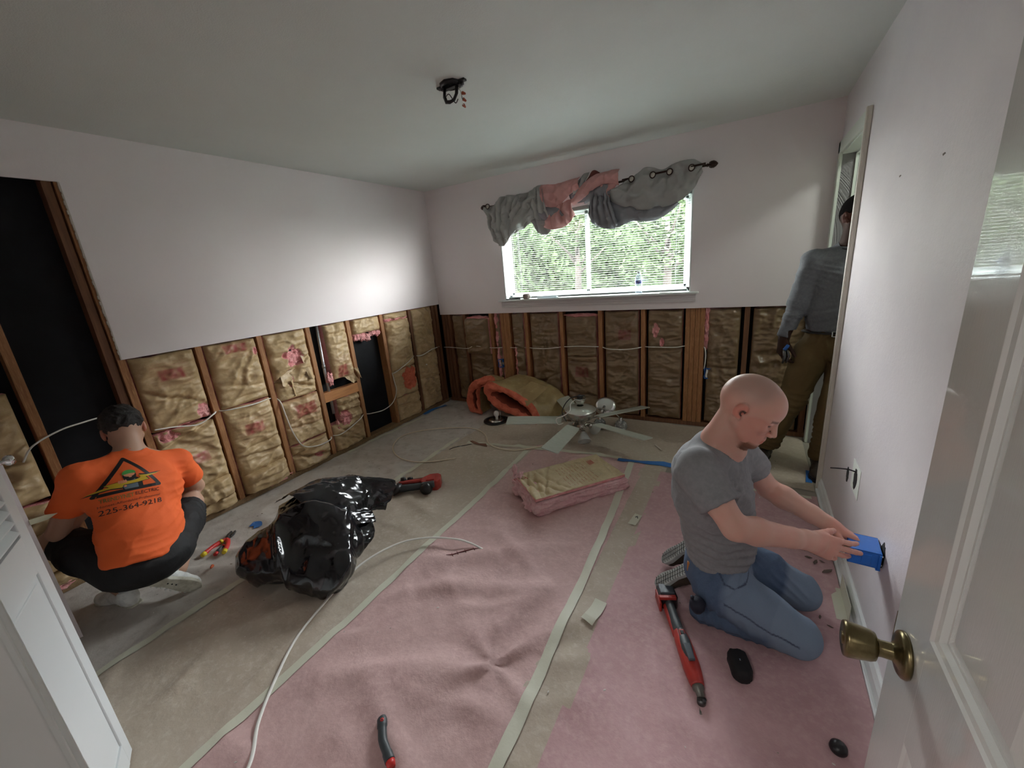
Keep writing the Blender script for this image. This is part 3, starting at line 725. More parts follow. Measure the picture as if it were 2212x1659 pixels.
a = place_left(L7[2], L7[3], .04, .26, 'crumpled bottom batt under the looping white cable', puff=.05, amp=1.5, creases=((.4, .04, .3), (.75, .03, -.2)), tears=((-.3, .35, .25, .12),))
a = place_left(-1.60, L7[4], .70, 1.20, 'left wall batt beside the conduit with ragged torn lower edge', puff=.035, prints=((.1, .14, .5, .12),), creases=((.82, .012, 0), (.62, .01, 0)))
flap('torn_paper', a, [(.02, .0, .02), (-.10, .02, .03), (-.12, .05, -.06), (-.06, .04, -.07)], kraft, 2); flap('torn_paper', a, [(-.12, .01, .06), (-.16, .02, .05), (-.17, .04, -.05), (-.15, .04, -.04)], kraft, 6); tuft('fiberglass_tuft', a, (.15, .01, .02), (.03, .02, .06), 14)
a = place_left(-1.61, L7[4], .30, .52, 'crumpled rolls of batt under the orange wooden block', puff=.05, amp=1.6, creases=((.4, .05, .1), (.7, .04, 0)), tears=((.6, .2, .4, .3),)); tuft('fiberglass_tuft', a, (.08, .02, .0), (.05, .03, .04), 16); tuft('fiberglass_tuft', a, (.16, .01, -.06), (.02, .02, .08), 17)
a = place_left(L7[3], L7[4], .04, .30, 'bottom left wall batt between the looping cable and the black bay', puff=.04, creases=((.5, .02, .8), (.3, .02, .5)))
a = place_left(L7[4], L7[5], 1.06, 1.20, 'short scrap of batt with pink fringe above the black open bay', puff=.04)
for k in range(5): tuft('fiberglass_tuft', a, (.13-.065*k, .0, -.01-.018*((k*7) % 3)), (.038, .018, .05-.006*k), 20+k)
a = place_left(L7[5], L7[6], .60, 1.13, 'left wall batt with a frayed pink top edge right of the black bay', puff=.045, creases=((.7, .01, 0), (.2, .012, .2)))
for k in range(3): tuft('fiberglass_tuft', a, (.12-.11*k, .0, .535), (.06, .025, .018), 30+k)
a = place_left(L7[5], L7[6], .30, .60, 'left wall batt with exposed orange and grey fiberglass right of the black bay', puff=.03, fl=fluff_o, tears=((-.3, .6, .75, .45),))
a = place_left(L7[5], L7[6], .04, .30, 'bottom batt right of the black bay', puff=.04, creases=((.6, .03, .1),))
a = place_left(L7[5], L7[6], 1.14, 1.20, 'thin strip of batt under the cut drywall, right of the black bay', puff=.02)
a = place_left(L7[6], -.106, .04, 1.20, 'dark full-height batt in the left wall corner bay', puff=.03, creases=((.3, .02, .1), (.55, .02, 0), (.75, .015, .2)))
# window wall
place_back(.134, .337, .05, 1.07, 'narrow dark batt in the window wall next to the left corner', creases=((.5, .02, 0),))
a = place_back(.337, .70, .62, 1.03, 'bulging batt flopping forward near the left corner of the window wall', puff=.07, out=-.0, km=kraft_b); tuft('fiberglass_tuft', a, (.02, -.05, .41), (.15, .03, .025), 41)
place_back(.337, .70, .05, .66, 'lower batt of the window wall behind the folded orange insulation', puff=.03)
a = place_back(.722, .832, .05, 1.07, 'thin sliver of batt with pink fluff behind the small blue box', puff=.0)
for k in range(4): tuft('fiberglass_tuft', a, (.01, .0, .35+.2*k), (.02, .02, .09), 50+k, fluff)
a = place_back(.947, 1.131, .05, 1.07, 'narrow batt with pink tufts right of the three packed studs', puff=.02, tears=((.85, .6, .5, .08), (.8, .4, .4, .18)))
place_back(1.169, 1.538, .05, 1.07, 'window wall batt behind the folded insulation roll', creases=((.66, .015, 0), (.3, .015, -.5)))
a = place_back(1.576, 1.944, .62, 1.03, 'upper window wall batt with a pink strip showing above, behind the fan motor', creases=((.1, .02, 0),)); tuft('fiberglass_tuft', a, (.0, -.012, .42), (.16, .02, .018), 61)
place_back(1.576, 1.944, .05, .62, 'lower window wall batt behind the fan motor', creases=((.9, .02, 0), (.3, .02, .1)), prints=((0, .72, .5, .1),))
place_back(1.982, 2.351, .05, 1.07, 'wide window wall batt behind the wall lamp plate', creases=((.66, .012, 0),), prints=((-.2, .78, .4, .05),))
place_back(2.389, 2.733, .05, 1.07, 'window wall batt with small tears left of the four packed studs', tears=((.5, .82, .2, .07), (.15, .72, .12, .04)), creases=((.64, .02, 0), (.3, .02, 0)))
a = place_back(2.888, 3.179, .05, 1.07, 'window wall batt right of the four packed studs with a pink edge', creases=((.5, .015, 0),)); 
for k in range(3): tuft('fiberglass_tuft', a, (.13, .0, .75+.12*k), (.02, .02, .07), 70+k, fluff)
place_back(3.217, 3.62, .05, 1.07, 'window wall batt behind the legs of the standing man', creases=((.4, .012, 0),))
# ---------------------------------------------------------------- wiring and pipe
cab = M('white_cable', (.78, .77, .72), .35); cab_y = M('old_cable', (.70, .61, .47), .5); steel = M('galvanised_steel', (.42, .45, .47), .35, metal=.9, var=(14, (.55, .57, .58), .4, .7))
def cable(name, pts, r, mat, label, n=8, seg=8, flat=.6, parent=None):
    b = B(); tube(b, spline(pts, n), r, seg, flat=flat); return obj(name, b, mat, parent, label=label, cat='cable' if label else None)
X_ = .036
cable('electrical_cable', [(X_, -2.902, .753), (X_, -2.796, .734), (X_, -2.672, .703), (X_-.005, -2.57, .738), (-.03, -2.52, .738), (X_-.005, -2.475, .736), (X_, -2.30, .723), (-.02, -2.16, .715), (-.035, -2.11, .70), (-.005, -2.085, .666), (X_, -2.089, .54), (.02, -2.056, .384), (.02, -1.998, .246), (X_, -1.877, .202), (X_, -1.759, .205), (-.03, -1.70, .207), (X_, -1.66, .212), (X_, -1.554, .228), (X_, -1.408, .276), (-.03, -1.31, .279), (-.01, -1.239, .264), (-.02, -1.06, .241), (-.01, -.932, .285), (.0, -.870, .393), (.0, -.878, .498), (.0, -.889, .591)], .0076, cab, 'white cable looping through the left wall studs and drooping below the torn batt')
cable('electrical_cable', [(.0, -.889, .588), (.032, -.86, .60), (.038, -.70, .651), (.02, -.584, .691), (-.03, -.50, .689), (.028, -.435, .685), (.030, -.27, .715), (-.02, -.103, .708), (-.04, -.04, .705)], .0072, cab, 'white cable crossing the two left wall bays next to the corner')
cable('electrical_cable', [(-.02, .02, .684), (.05, .01, .687), (.115, .005, .687), (.235, -.012, .685), (.40, -.055, .693), (.482, -.06, .723), (.579, -.058, .719), (.69, .0, .694), (.80, .02, .695), (.88, .05, .699), (.965, .008, .699), (1.15, .03, .698), (1.24, -.014, .703), (1.374, -.016, .703), (1.50, -.01, .714), (1.557, .03, .716), (1.63, -.012, .728), (1.75, -.016, .735), (1.90, -.012, .733), (1.964, .03, .724), (2.05, -.012, .713), (2.204, -.016, .711), (2.32, -.012, .727), (2.377, .03, .733), (2.46, -.012, .74), (2.65, -.012, .741), (2.729, .02, .748), (2.80, .05, .748)], .0066, cab, 'white cable running level through all the window wall studs')
cable('electrical_cable', [(2.87, .04, .745), (2.895, .018, .735), (2.905, .010, .68), (2.903, .010, .60), (2.895, .03, .545)], .0058, cab, 'short white cable dropping into the blue box right of the packed studs')
cable('electrical_cable', [(.035, -3.44, .79), (.045, -3.39, .86), (.03, -3.28, .90), (.0, -3.18, .905), (-.03, -3.08, .90), (-.03, -2.97, .87)], .0076, cab, 'white cable arching across the black opening behind the man in orange')
b = B(); tube(b, [(-.03, -1.628, .40), (-.028, -1.630, .8), (-.028, -1.616, CL+.02)], .0125, 14); o = obj('conduit_pipe', b, steel, label='grey metal conduit pipe standing in the left wall', cat='pipe')
b = B(); tube(b, [(-.028, -1.630, .83), (-.028, -1.629, .86)], .0155, 14); obj('coupling', b, steel, o)
b = B(); box(b, (-.03, -.36, .50), (-.005, -.335, .56), .002, mat4=None); obj('plastic_clip', b, cab, label='small white plastic clip hanging in the corner bay of the left wall', cat='clip')
bluebox = M('blue_plastic', (.015, .15, .60), .35, var=(25, (.025, .20, .68), .5, .8))
def gang_box(name, loc, sz, label, rz=0, open_dir='-y'):
    """open-fronted single gang box: five walls, screw ears and nail lugs"""
    e = empty(name, loc, label, 'electrical box', rz=rz); w_, d_, h_ = sz; t = .0028; b = B()
    box(b, (-w_/2, 0, -h_/2), (-w_/2+t, d_, h_/2)); box(b, (w_/2-t, 0, -h_/2), (w_/2, d_, h_/2)); box(b, (-w_/2, 0, -h_/2), (w_/2, d_, -h_/2+t)); box(b, (-w_/2, 0, h_/2-t), (w_/2, d_, h_/2)); box(b, (-w_/2, d_-t, -h_/2), (w_/2, d_, h_/2))
    for s in (-1, 1): box(b, (-w_*.2, 0, s*h_/2-(.009 if s > 0 else 0)), (w_*.2, .012, s*h_/2+(.009 if s < 0 else 0)), .001)
    obj('shell', b, bluebox, e)
    for s in (-1, 1):
        b = B(); box(b, (-w_/2-.006, d_*.25, s*h_*.33-.006), (-w_/2, d_*.8, s*h_*.33+.006), .001); tube(b, [(-w_/2-.003, -.012, s*h_*.33), (-w_/2-.003, d_*.9, s*h_*.33)], .0018, 6); obj('nail_lug', b, bluebox, e)
    return e
e = gang_box('outlet_box', (2.93, .0135, .505), (.058, .06, .095), 'blue outlet box on the right side of the four packed studs'); b = B(); tube(b, spline([(-.01, .02, .04), (-.008, .0, .02), (-.014, -.004, -.01), (-.012, .0, -.035)], 6), .008, 8, flat=.5); obj('wire_end', b, cab, e)
e = gang_box('outlet_box', (.782, .0135, .512), (.056, .06, .098), 'blue outlet box in the gap left of the three packed studs'); b = B()
tube(b, [(-.012, .002, .03), (.004, .0, .034), (.0, .0, .01), (-.012, .0, -.008), (-.002, .0, -.012)], .0028, 6); tube(b, [(.004, .0, -.0), (.012, .0, .01), (.006, .0, -.03)], .0028, 6); obj('wire_end', b, cab, e)
b = B(); box(b, (.813, .006, .50), (.830, .0132, .53), .001); obj('nail_plate', b, steel, label='small metal nail plate right of the left blue outlet box', cat='plate')
# ================================================================ WINDOW, BLIND, CURTAIN, GARDEN
vinyl = M('window_vinyl', (.80, .84, .82), .35); glass = M('window_glass', (.93, .97, .95), .0, trans=1.0); 
# thin-sheet glass: light passes straight
gn = glass.node_tree; pb = gn.nodes['Principled BSDF']; tr_ = gn.nodes.new('ShaderNodeBsdfTransparent'); gl_ = gn.nodes.new('ShaderNodeBsdfGlossy'); gl_.inputs['Roughness'].default_value = .02; mx_ = gn.nodes.new('ShaderNodeMixShader'); mx_.inputs[0].default_value = .05
tr_.inputs[0].default_value = (.96, .97, .96, 1)
gn.links.new(tr_.outputs[0], mx_.inputs[1]); gn.links.new(gl_.outputs[0], mx_.inputs[2]); gn.links.new(mx_.outputs[0], gn.nodes['Material Output'].inputs[0])
wn = empty('window_1', (0, 0, 0), kind='structure')
b = B(); t = .012
box(b, (wx0-.001, -.0, wz0-.012), (wx0+t, .102, wz1)); box(b, (wx1-t, 0, wz0-.012), (wx1+.001, .102, wz1)); box(b, (wx0, 0, wz1-t), (wx1, .102, wz1+.001)); box(b, (wx0, .0, wz0-.012), (wx1, .102, wz0-.001)); obj('jamb', b, white, wn)
b = B(); box(b, (.865, -.045, wz0-.018), (2.83, .07, wz0), .005); obj('window_sill', b, white, wn)
b = B(); box(b, (.885, -.014, 1.140), (2.81, 0, 1.206), .004); 
for z in (1.158, 1.176, 1.190): box(b, (.885, -.018, z), (2.81, -.012, z+.009), .003)
obj('apron', b, M('apron_paint', (.66, .62, .62), .4), wn)
b = B(); fr = .035
for x0, x1, z0, z1 in ((wx0+t, wx0+t+fr, wz0, wz1-t), (wx1-t-fr, wx1-t, wz0, wz1-t), (wx0+t, wx1-t, wz0, wz0+fr), (wx0+t, wx1-t, wz1-t-fr, wz1-t)): box(b, (x0, .085, z0), (x1, .125, z1), .003)
obj('window_frame', b, vinyl, wn)
mx = 1.83
for k, (x0, x1, y_) in enumerate(((wx0+t+fr-.01, mx+.02, .092), (mx-.02, wx1-t-fr+.01, .108))):
    b = B()
    for q in ((x0, wz0+fr-.01, x0+.035, wz1-t-fr+.01), (x1-.035, wz0+fr-.01, x1, wz1-t-fr+.01), (x0, wz0+fr-.01, x1, wz0+fr+.025), (x0, wz1-t-fr-.025, x1, wz1-t-fr+.01)): box(b, (q[0], y_, q[1]), (q[2], y_+.014, q[3]), .002)
    s = obj('sash', b, vinyl, wn); b = B(); box(b, (x0+.03, y_+.005, wz0+fr), (x1-.03, y_+.008, wz1-t-fr)); obj('pane', b, glass, s)
bl = empty('window_blind', (0, 0, 0), 'white mini blind with open slats hanging in the bright window', 'blind')
slat_m = M('blind_slat', (.24, .27, .255), .6, spec=.2)
bx0, bx1 = wx0+.028, wx1-.028
b = B(); box(b, (bx0, .022, wz1-t-.03), (bx1, .052, wz1-t-.002), .003); obj('head_rail', b, slat_m, bl)
b = B(); ns = 37; z0 = wz0+.045; z1 = wz1-.062
for k in range(ns):
    z = z0+(z1-z0)*k/(ns-1); rg = []
    for (dy, dz_) in ((-.0125, -.0010), (-.006, .0002), (0, .0007), (.006, .0002), (.0125, -.0010)):
        rg.append([b.verts.new((x, .037+dy, z+dz_+dy*.02+.0015*math.sin(x*3+k))) for x in (bx0, (bx0*2+bx1)/3, (bx0+bx1*2)/3, bx1)])
    for i in range(4):
        for j in range(3): f = b.faces.new((rg[i][j], rg[i][j+1], rg[i+1][j+1], rg[i+1][j])); f.smooth = True
obj('slats', b, slat_m, bl)
b = B(); box(b, (bx0, .025, wz0+.004), (bx1, .049, wz0+.022), .004); obj('bottom_rail', b, slat_m, bl)
for x in (bx0+.09, bx0+.16, 1.845, bx1-.10):
    b = B()
    for y_ in (.0235, .0505): tube(b, [(x, y_, wz0+.015), (x, y_, wz1-.04)], .0012 if x != 1.845 else .0016, 5)
    for k in range(ns): z = z0+(z1-z0)*k/(ns-1); tube(b, [(x, .0235, z-.002), (x, .0505, z-.004)], .0008, 4)
    obj('ladder_cord', b, M('cord_grey', (.33, .36, .35), .7), bl)
# things on the sill
hz = wz0+.0
def clear(name, col, a=.35, rough=.08):
    m_ = M(name, col, rough); n_ = m_.node_tree; p_ = n_.nodes['Principled BSDF']; t_ = n_.nodes.new('ShaderNodeBsdfTransparent'); t_.inputs[0].default_value = (.93, .95, .97, 1); x_ = n_.nodes.new('ShaderNodeMixShader'); x_.inputs[0].default_value = a
    n_.links.new(t_.outputs[0], x_.inputs[1]); n_.links.new(p_.outputs[0], x_.inputs[2]); n_.links.new(x_.outputs[0], n_.nodes['Material Output'].inputs[0]); return m_
bt = empty('water_bottle', (2.335, -.006, hz), 'clear plastic water bottle with a blue label on the window sill', 'bottle')
b = B(); lathe(b, [(0, .001), (.026, .0), (.031, .006), (.030, .03), (.0315, .035), (.030, .045), (.0315, .055), (.030, .065), (.0315, .075), (.0315, .085), (.030, .088), (.030, .122), (.0315, .126), (.031, .138), (.022, .162), (.0125, .178), (.0125, .186)], 24); obj('bottle_body', b, clear('clear_plastic', (.75, .82, .88)), bt)
b = B(); lathe(b, [(.0308, .089), (.0310, .090), (.0310, .120), (.0308, .121)], 24); obj('bottle_label', b, M('label_blue', (.10, .14, .50), .4, var=(60, (.6, .65, .8), .55, .62)), bt)
b = B(); lathe(b, [(.0138, .179), (.0145, .180), (.0145, .194), (.0135, .196), (0, .196)], 20); obj('bottle_cap', b, M('cap_white', (.8, .84, .9), .4), bt)
cup = empty('paper_cup', (1.19, -.004, hz), 'small brown cup on the window sill next to the black pen', 'cup')
b = B(); lathe(b, [(0, 0), (.028, 0), (.036, .008), (.039, .024), (.036, .042), (.031, .050), (.029, .050), (.033, .041), (.035, .024), (.030, .008), (0, .005)], 24); obj('cup_body', b, M('brown_ceramic', (.25, .20, .17), .6), cup)
b = B(); tube(b, spline([(.036, 0, .038), (.052, 0, .034), (.054, 0, .020), (.037, 0, .012)], 6), .0035, 8); obj('cup_handle', b, M('pale_ceramic', (.7, .7, .7), .5), cup)
pn = empty('pen', (0, 0, 0), 'black pen lying at the left end of the window sill', 'pen'); b = B(); tube(b, [(.95, -.028, hz+.006), (.965, -.028, hz+.006), (1.08, -.024, hz+.006), (1.10, -.024, hz+.006)], [.0015, .0058, .0058, .005], 10); obj('barrel', b, mk, pn); b = B(); tube(b, [(1.10, -.024, hz+.006), (1.125, -.023, hz+.006)], .0066, 10); box(b, (1.06, -.026, hz+.011), (1.115, -.022, hz+.0145), .001); obj('pen_cap', b, mk, pn)
b = B(); box(b, (1.33, -.036, hz), (1.54, .012, hz+.003), .001)
for q in ((1.33, -.036, 1.54, -.033), (1.33, .009, 1.54, .012), (1.33, -.036, 1.333, .012), (1.537, -.036, 1.54, .012)): box(b, (q[0], q[1], hz), (q[2], q[3], hz+.024), .001)
box(b, (1.54, -.02, hz+.018), (1.56, -.004, hz+.023), .002); obj('plastic_tray', b, clear('tray_plastic', (.8, .85, .85), .5, .2), label='shallow clear plastic tray on the window sill', cat='tray')
b = B(); box(b, (2.52, -.03, hz), (2.63, -.012, hz+.004), .001); obj('paint_stick', b, cream, label='thin flat wooden stick at the right end of the window sill', cat='stick')
# ---------------------------------------------------------------- curtain rod and knotted curtain
rodm = M('dark_bronze_rod', (.045, .022, .016), .4, metal=.5)
rd = empty('curtain_rod', (0, 0, 0), 'dark bronze curtain rod with ribbed finials above the window', 'curtain rod')
RY, RZ = -.085, 2.163
b = B(); tube(b, [(.86, RY, RZ-.010), (2.86, RY, RZ+.002)], .0085, 14); obj('rod', b, rodm, rd)
for s, x in ((-1, .862), (1, 2.858)):
    b = B(); lathe(b, [(.009, 0), (.014, .004), (.009, .010), (.013, .016), (.020, .024), (.024, .036), (.0235, .048), (.017, .064), (.006, .076), (0, .078)], 20, mat4=align((x, RY, RZ-.01+(.012 if s > 0 else 0)), (s, 0, 0)))
    for k in range(8): a = k*PI/4; tube(b, [Vector((x+s*q, RY+r_*math.cos(a+q*20), RZ-.01+(.012 if s > 0 else 0)+r_*math.sin(a+q*20))) for q, r_ in ((.018, .0165), (.03, .0235), (.048, .0235), (.066, .015))], .0026, 5)
    obj('finial', b, rodm, rd)
for x in (.99, 2.80):
    b = B(); tube(b, [(x, RY, RZ-.012), (x, -.01, RZ-.012)], .006, 8); box(b, (x-.012, -.012, RZ-.05), (x+.012, 0, RZ+.03), .002); obj('bracket', b, rodm, rd)
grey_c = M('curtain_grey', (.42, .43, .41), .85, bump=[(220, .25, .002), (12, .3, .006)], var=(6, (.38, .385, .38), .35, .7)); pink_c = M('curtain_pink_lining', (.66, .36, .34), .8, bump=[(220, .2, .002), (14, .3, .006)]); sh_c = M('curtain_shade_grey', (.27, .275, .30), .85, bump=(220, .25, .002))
cu = empty('curtain', (0, 0, 0), 'grey curtain with pink lining knotted and tied up over the window', 'curtain')
def swag(name, top, bot, y0, depth, nf, amp, mat, seed=0, conv=.5, nu=56, nv=34, parent=None):
    T_ = spline([(x, 0, z) for x, z in top], 12); O_ = spline([(x, 0, z) for x, z in bot], 12)
    def at(P, u): f = u*(len(P)-1); i = min(int(f), len(P)-2); return P[i].lerp(P[i+1], f-i)
    def f(u, v):
        a = at(T_, u); c = at(O_, u); p = a.lerp(c, v)
        w_ = mn.noise(Vector((u*3+seed, v*3, seed)))*.5
        y = y0-depth*abs(math.sin(PI*min(1, v*.9+.05)))**.8-1.5*amp*(abs(math.sin(PI*nf*(u+conv*v*(u-.5)+w_*.12)+seed))**.7)*(.35+.65*math.sin(PI*(.12+.8*v)))
        y -= amp*.9*(ridge((p.x, p.z, seed), 9, 2, (seed, 0, 0))-.5)*2
        return (p.x, y, p.z)
    me = sheet(nu, nv, f); b = bmesh.new(); b.from_mesh(me); bmesh.ops.solidify(b, geom=b.faces[:]+b.edges[:]+b.verts[:], thickness=.003); b.to_mesh(me); b.free(); smooth(me)
    return obj(name, me, mat, parent or cu)
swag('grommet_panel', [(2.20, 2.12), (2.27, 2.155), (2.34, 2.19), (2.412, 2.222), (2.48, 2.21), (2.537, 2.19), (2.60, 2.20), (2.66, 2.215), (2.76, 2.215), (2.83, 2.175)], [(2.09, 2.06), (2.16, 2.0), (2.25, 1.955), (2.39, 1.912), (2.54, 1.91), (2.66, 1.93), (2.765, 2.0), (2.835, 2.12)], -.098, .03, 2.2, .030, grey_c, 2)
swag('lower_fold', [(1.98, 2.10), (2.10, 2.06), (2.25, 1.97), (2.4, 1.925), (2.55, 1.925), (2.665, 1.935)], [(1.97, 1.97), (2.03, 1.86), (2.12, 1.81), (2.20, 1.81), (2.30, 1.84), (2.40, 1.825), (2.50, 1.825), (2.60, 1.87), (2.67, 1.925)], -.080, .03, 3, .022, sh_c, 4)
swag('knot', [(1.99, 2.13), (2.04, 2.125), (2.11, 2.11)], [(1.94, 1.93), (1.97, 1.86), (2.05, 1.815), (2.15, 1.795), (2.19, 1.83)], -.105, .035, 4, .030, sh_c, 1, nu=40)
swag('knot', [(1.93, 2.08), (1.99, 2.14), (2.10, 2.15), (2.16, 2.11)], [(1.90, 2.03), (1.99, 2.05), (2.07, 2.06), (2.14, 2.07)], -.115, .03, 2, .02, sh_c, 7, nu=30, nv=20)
swag('pink_lining', [(1.49, 2.245), (1.58, 2.235), (1.70, 2.232), (1.87, 2.25)], [(1.50, 2.10), (1.55, 2.03), (1.64, 2.035), (1.76, 2.12), (1.86, 2.16)], -.115, .03, 2.2, .024, pink_c, 3)
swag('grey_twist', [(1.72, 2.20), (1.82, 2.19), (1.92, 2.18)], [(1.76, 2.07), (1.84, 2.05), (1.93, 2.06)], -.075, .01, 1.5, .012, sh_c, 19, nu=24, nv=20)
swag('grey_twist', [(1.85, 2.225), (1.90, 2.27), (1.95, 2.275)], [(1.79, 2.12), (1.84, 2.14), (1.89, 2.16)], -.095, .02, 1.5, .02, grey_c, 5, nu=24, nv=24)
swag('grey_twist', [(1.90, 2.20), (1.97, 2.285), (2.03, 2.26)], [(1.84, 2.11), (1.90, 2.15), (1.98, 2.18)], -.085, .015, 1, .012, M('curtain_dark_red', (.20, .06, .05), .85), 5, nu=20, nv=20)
swag('pink_lining', [(1.79, 2.07), (1.88, 2.17), (2.0, 2.235), (2.12, 2.25), (2.215, 2.245)], [(1.81, 2.03), (1.92, 2.09), (2.02, 2.14), (2.12, 2.155), (2.205, 2.13)], -.128, .028, 1.6, .020, pink_c, 9)
swag('pink_lining', [(2.06, 2.16), (2.12, 2.17), (2.20, 2.16)], [(2.05, 2.08), (2.10, 2.04), (2.15, 2.07)], -.12, .02, 1.5, .018, pink_c, 11, nu=24, nv=20)
swag('pink_lining', [(1.62, 2.04), (1.70, 2.07), (1.79, 2.09)], [(1.50, 1.885), (1.58, 1.855), (1.68, 1.865), (1.76, 1.905), (1.805, 1.95)], -.10, .035, 2.3, .028, pink_c, 6)
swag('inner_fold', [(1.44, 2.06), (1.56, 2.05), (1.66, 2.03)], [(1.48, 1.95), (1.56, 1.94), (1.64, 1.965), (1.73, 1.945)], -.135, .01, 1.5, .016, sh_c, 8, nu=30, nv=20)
swag('left_swag', [(.878, 2.145), (.97, 2.15), (1.05, 2.205), (1.12, 2.215), (1.22, 2.205), (1.33, 2.205), (1.45, 2.235)], [(.876, 2.12), (.90, 1.95), (.957, 1.805), (1.045, 1.765), (1.15, 1.85), (1.28, 1.905), (1.46, 1.985)], -.098, .040, 4.5, .034, grey_c, 3, conv=.9, nu=80, nv=40)
swag('left_swag', [(.93, 2.0), (1.05, 1.99), (1.2, 2.03), (1.38, 2.14)], [(.97, 1.86), (1.05, 1.82), (1.18, 1.87), (1.42, 2.0)], -.135, .022, 3, .024, grey_c, 13, nu=60, nv=26)
swag('left_swag', [(1.13, 2.20), (1.22, 2.20), (1.30, 2.17)], [(1.06, 2.06), (1.16, 2.03), (1.26, 2.07)], -.14, .022, 2.5, .022, grey_c, 21, nu=40, nv=26)
swag('grey_twist', [(1.37, 2.19), (1.44, 2.24), (1.51, 2.25)], [(1.37, 2.02), (1.46, 1.95), (1.56, 1.97)], -.115, .03, 2.4, .024, grey_c, 15, nu=36)
swag('hanging_tip', [(1.36, 1.99), (1.43, 2.0), (1.50, 2.0)], [(1.37, 1.92), (1.42, 1.85), (1.49, 1.82), (1.56, 1.85)], -.09, .02, 1.8, .018, grey_c, 17, nu=30, nv=26)
_cv = []; _cf = []
for ch in cu.children:
    n0 = len(_cv); _cv += [v.co.copy() for v in ch.data.vertices]; _cf += [tuple(i+n0 for i in p.vertices) for p in ch.data.polygons]
_cb = BVHTree.FromPolygons(_cv, _cf)
def front_y(x, z):
    h = _cb.ray_cast(Vector((x, -1, z)), Vector((0, 1, 0))); return h[0].y if h[0] else -.11
for k, (x, z) in enumerate(((2.313, 2.158), (2.481, 2.157), (2.607, 2.157), (2.765, 2.155), (.925, 2.146))):
    b = B(); r_ = .021; yf = min(front_y(x+a_, z-.004+c_) for a_ in (-.02, 0, .02) for c_ in (-.02, 0, .02)); cc = Vector((x, yf-.003, z-.004)); tube(b, [cc+Vector((r_*math.cos(a), .004*math.sin(a*2), r_*1.05*math.sin(a))) for a in [2*PI*i/24 for i in range(24)]], .0042, 8, closed=True); g_ = obj('grommet', b, rodm, cu)
    b = B(); lathe(b, [(0, 0), (.018, 0), (.018, .002), (0, .002)], 20, mat4=align((x, yf-.001, z-.004), (0, -1, 0))); obj('grommet_opening', b, M('wall_seen_through', (.62, .60, .52), .7), g_)
for x0_, x1_ in ((2.235, 2.318), (2.475, 2.612), (2.76, 2.86)):
    ya_ = min(front_y(x0_+(x1_-x0_)*t_/6, 2.16) for t_ in range(7))-.010; b = B(); tube(b, [(x0_, ya_, 2.160), (x1_, ya_, 2.163)], .0075, 10); obj('rod', b, rodm, rd)
# ---------------------------------------------------------------- outside
grass = M('lawn', (.012, .019, .009), .9, var=(1.2, (.017, .024, .012), .35, .7), bump=(30, .6, .02)); drive = M('driveway_concrete', (.07, .066, .066), .8, var=(2, (.06, .056, .056), .4, .7)); leafm = M('leaves', (.016, .026, .011), .9, spec=.05, var=(1.2, (.032, .044, .022), .35, .7)); bark = M('bark', (.022, .017, .012), .9, bump=(20, .6, .02))
b = B(); box(b, (-14, .14, -.45), (18, 40, -.40)); obj('lawn', b, grass, kind='structure')
b = B(); box(b, (-7, 2.6, -.40), (1.0, 8.5, -.385)); obj('driveway', b, drive, kind='structure')
for k, (x, y, h_, r_, l) in enumerate(((-3.2, 13, 4.2, 2.1, 'leafy tree seen through the left pane of the window'), (.8, 10.5, 3.9, 1.9, 'leafy tree beyond the middle of the window'), (4.1, 14, 4.6, 2.2, 'tall tree beyond the right pane of the window'), (7.6, 9.5, 4.0, 1.9, 'leafy tree at the right edge of the window view'), (-7.5, 11, 4.5, 2.2, 'leafy tree at the left edge of the window view'))):
    t_ = empty('tree', (x, y, -.4), l, 'tree', 'trees in the garden outside the window'); rr_ = random.Random(k)
    b = B(); tube(b, [(0, 0, 0), (.05, 0, h_*.4), (0, .05, h_*.8)], [.16, .12, .06], 10)
    for q in range(5): a = q*1.3; tube(b, [(0, 0, h_*.35+.2*q), (math.cos(a)*r_*.6, math.sin(a)*r_*.6, h_*.6+.25*q)], [.06, .02], 6)
    obj('trunk', b, bark, t_)
    vs = []; fs = []; cs = [(rr_.uniform(-.6, .6)*r_, rr_.uniform(-.6, .6)*r_, h_*rr_.uniform(.4, .95), r_*rr_.uniform(.35, .6)) for _ in range(11)]
    for q in range(2600):
        cx, cy, cz, cr = cs[q % 11]; d_ = Vector((rr_.gauss(0, 1), rr_.gauss(0, 1), rr_.gauss(0, 1))).normalized()*cr*rr_.uniform(.75, 1.05); c0 = Vector((cx, cy, cz))+d_
        u1 = Vector((rr_.gauss(0, 1), rr_.gauss(0, 1), rr_.gauss(0, .5))).normalized()*.10; u2 = Vector((rr_.gauss(0, 1), rr_.gauss(0, 1), rr_.gauss(0, 1))).normalized()*.055
        i0 = len(vs); vs += [tuple(c0-u1), tuple(c0+u2), tuple(c0+u1), tuple(c0-u2)]; fs.append((i0, i0+1, i0+2, i0+3))
    me = bpy.data.meshes.new('foliage'); me.from_pydata(vs, [], fs); obj('foliage', me, leafm, t_)
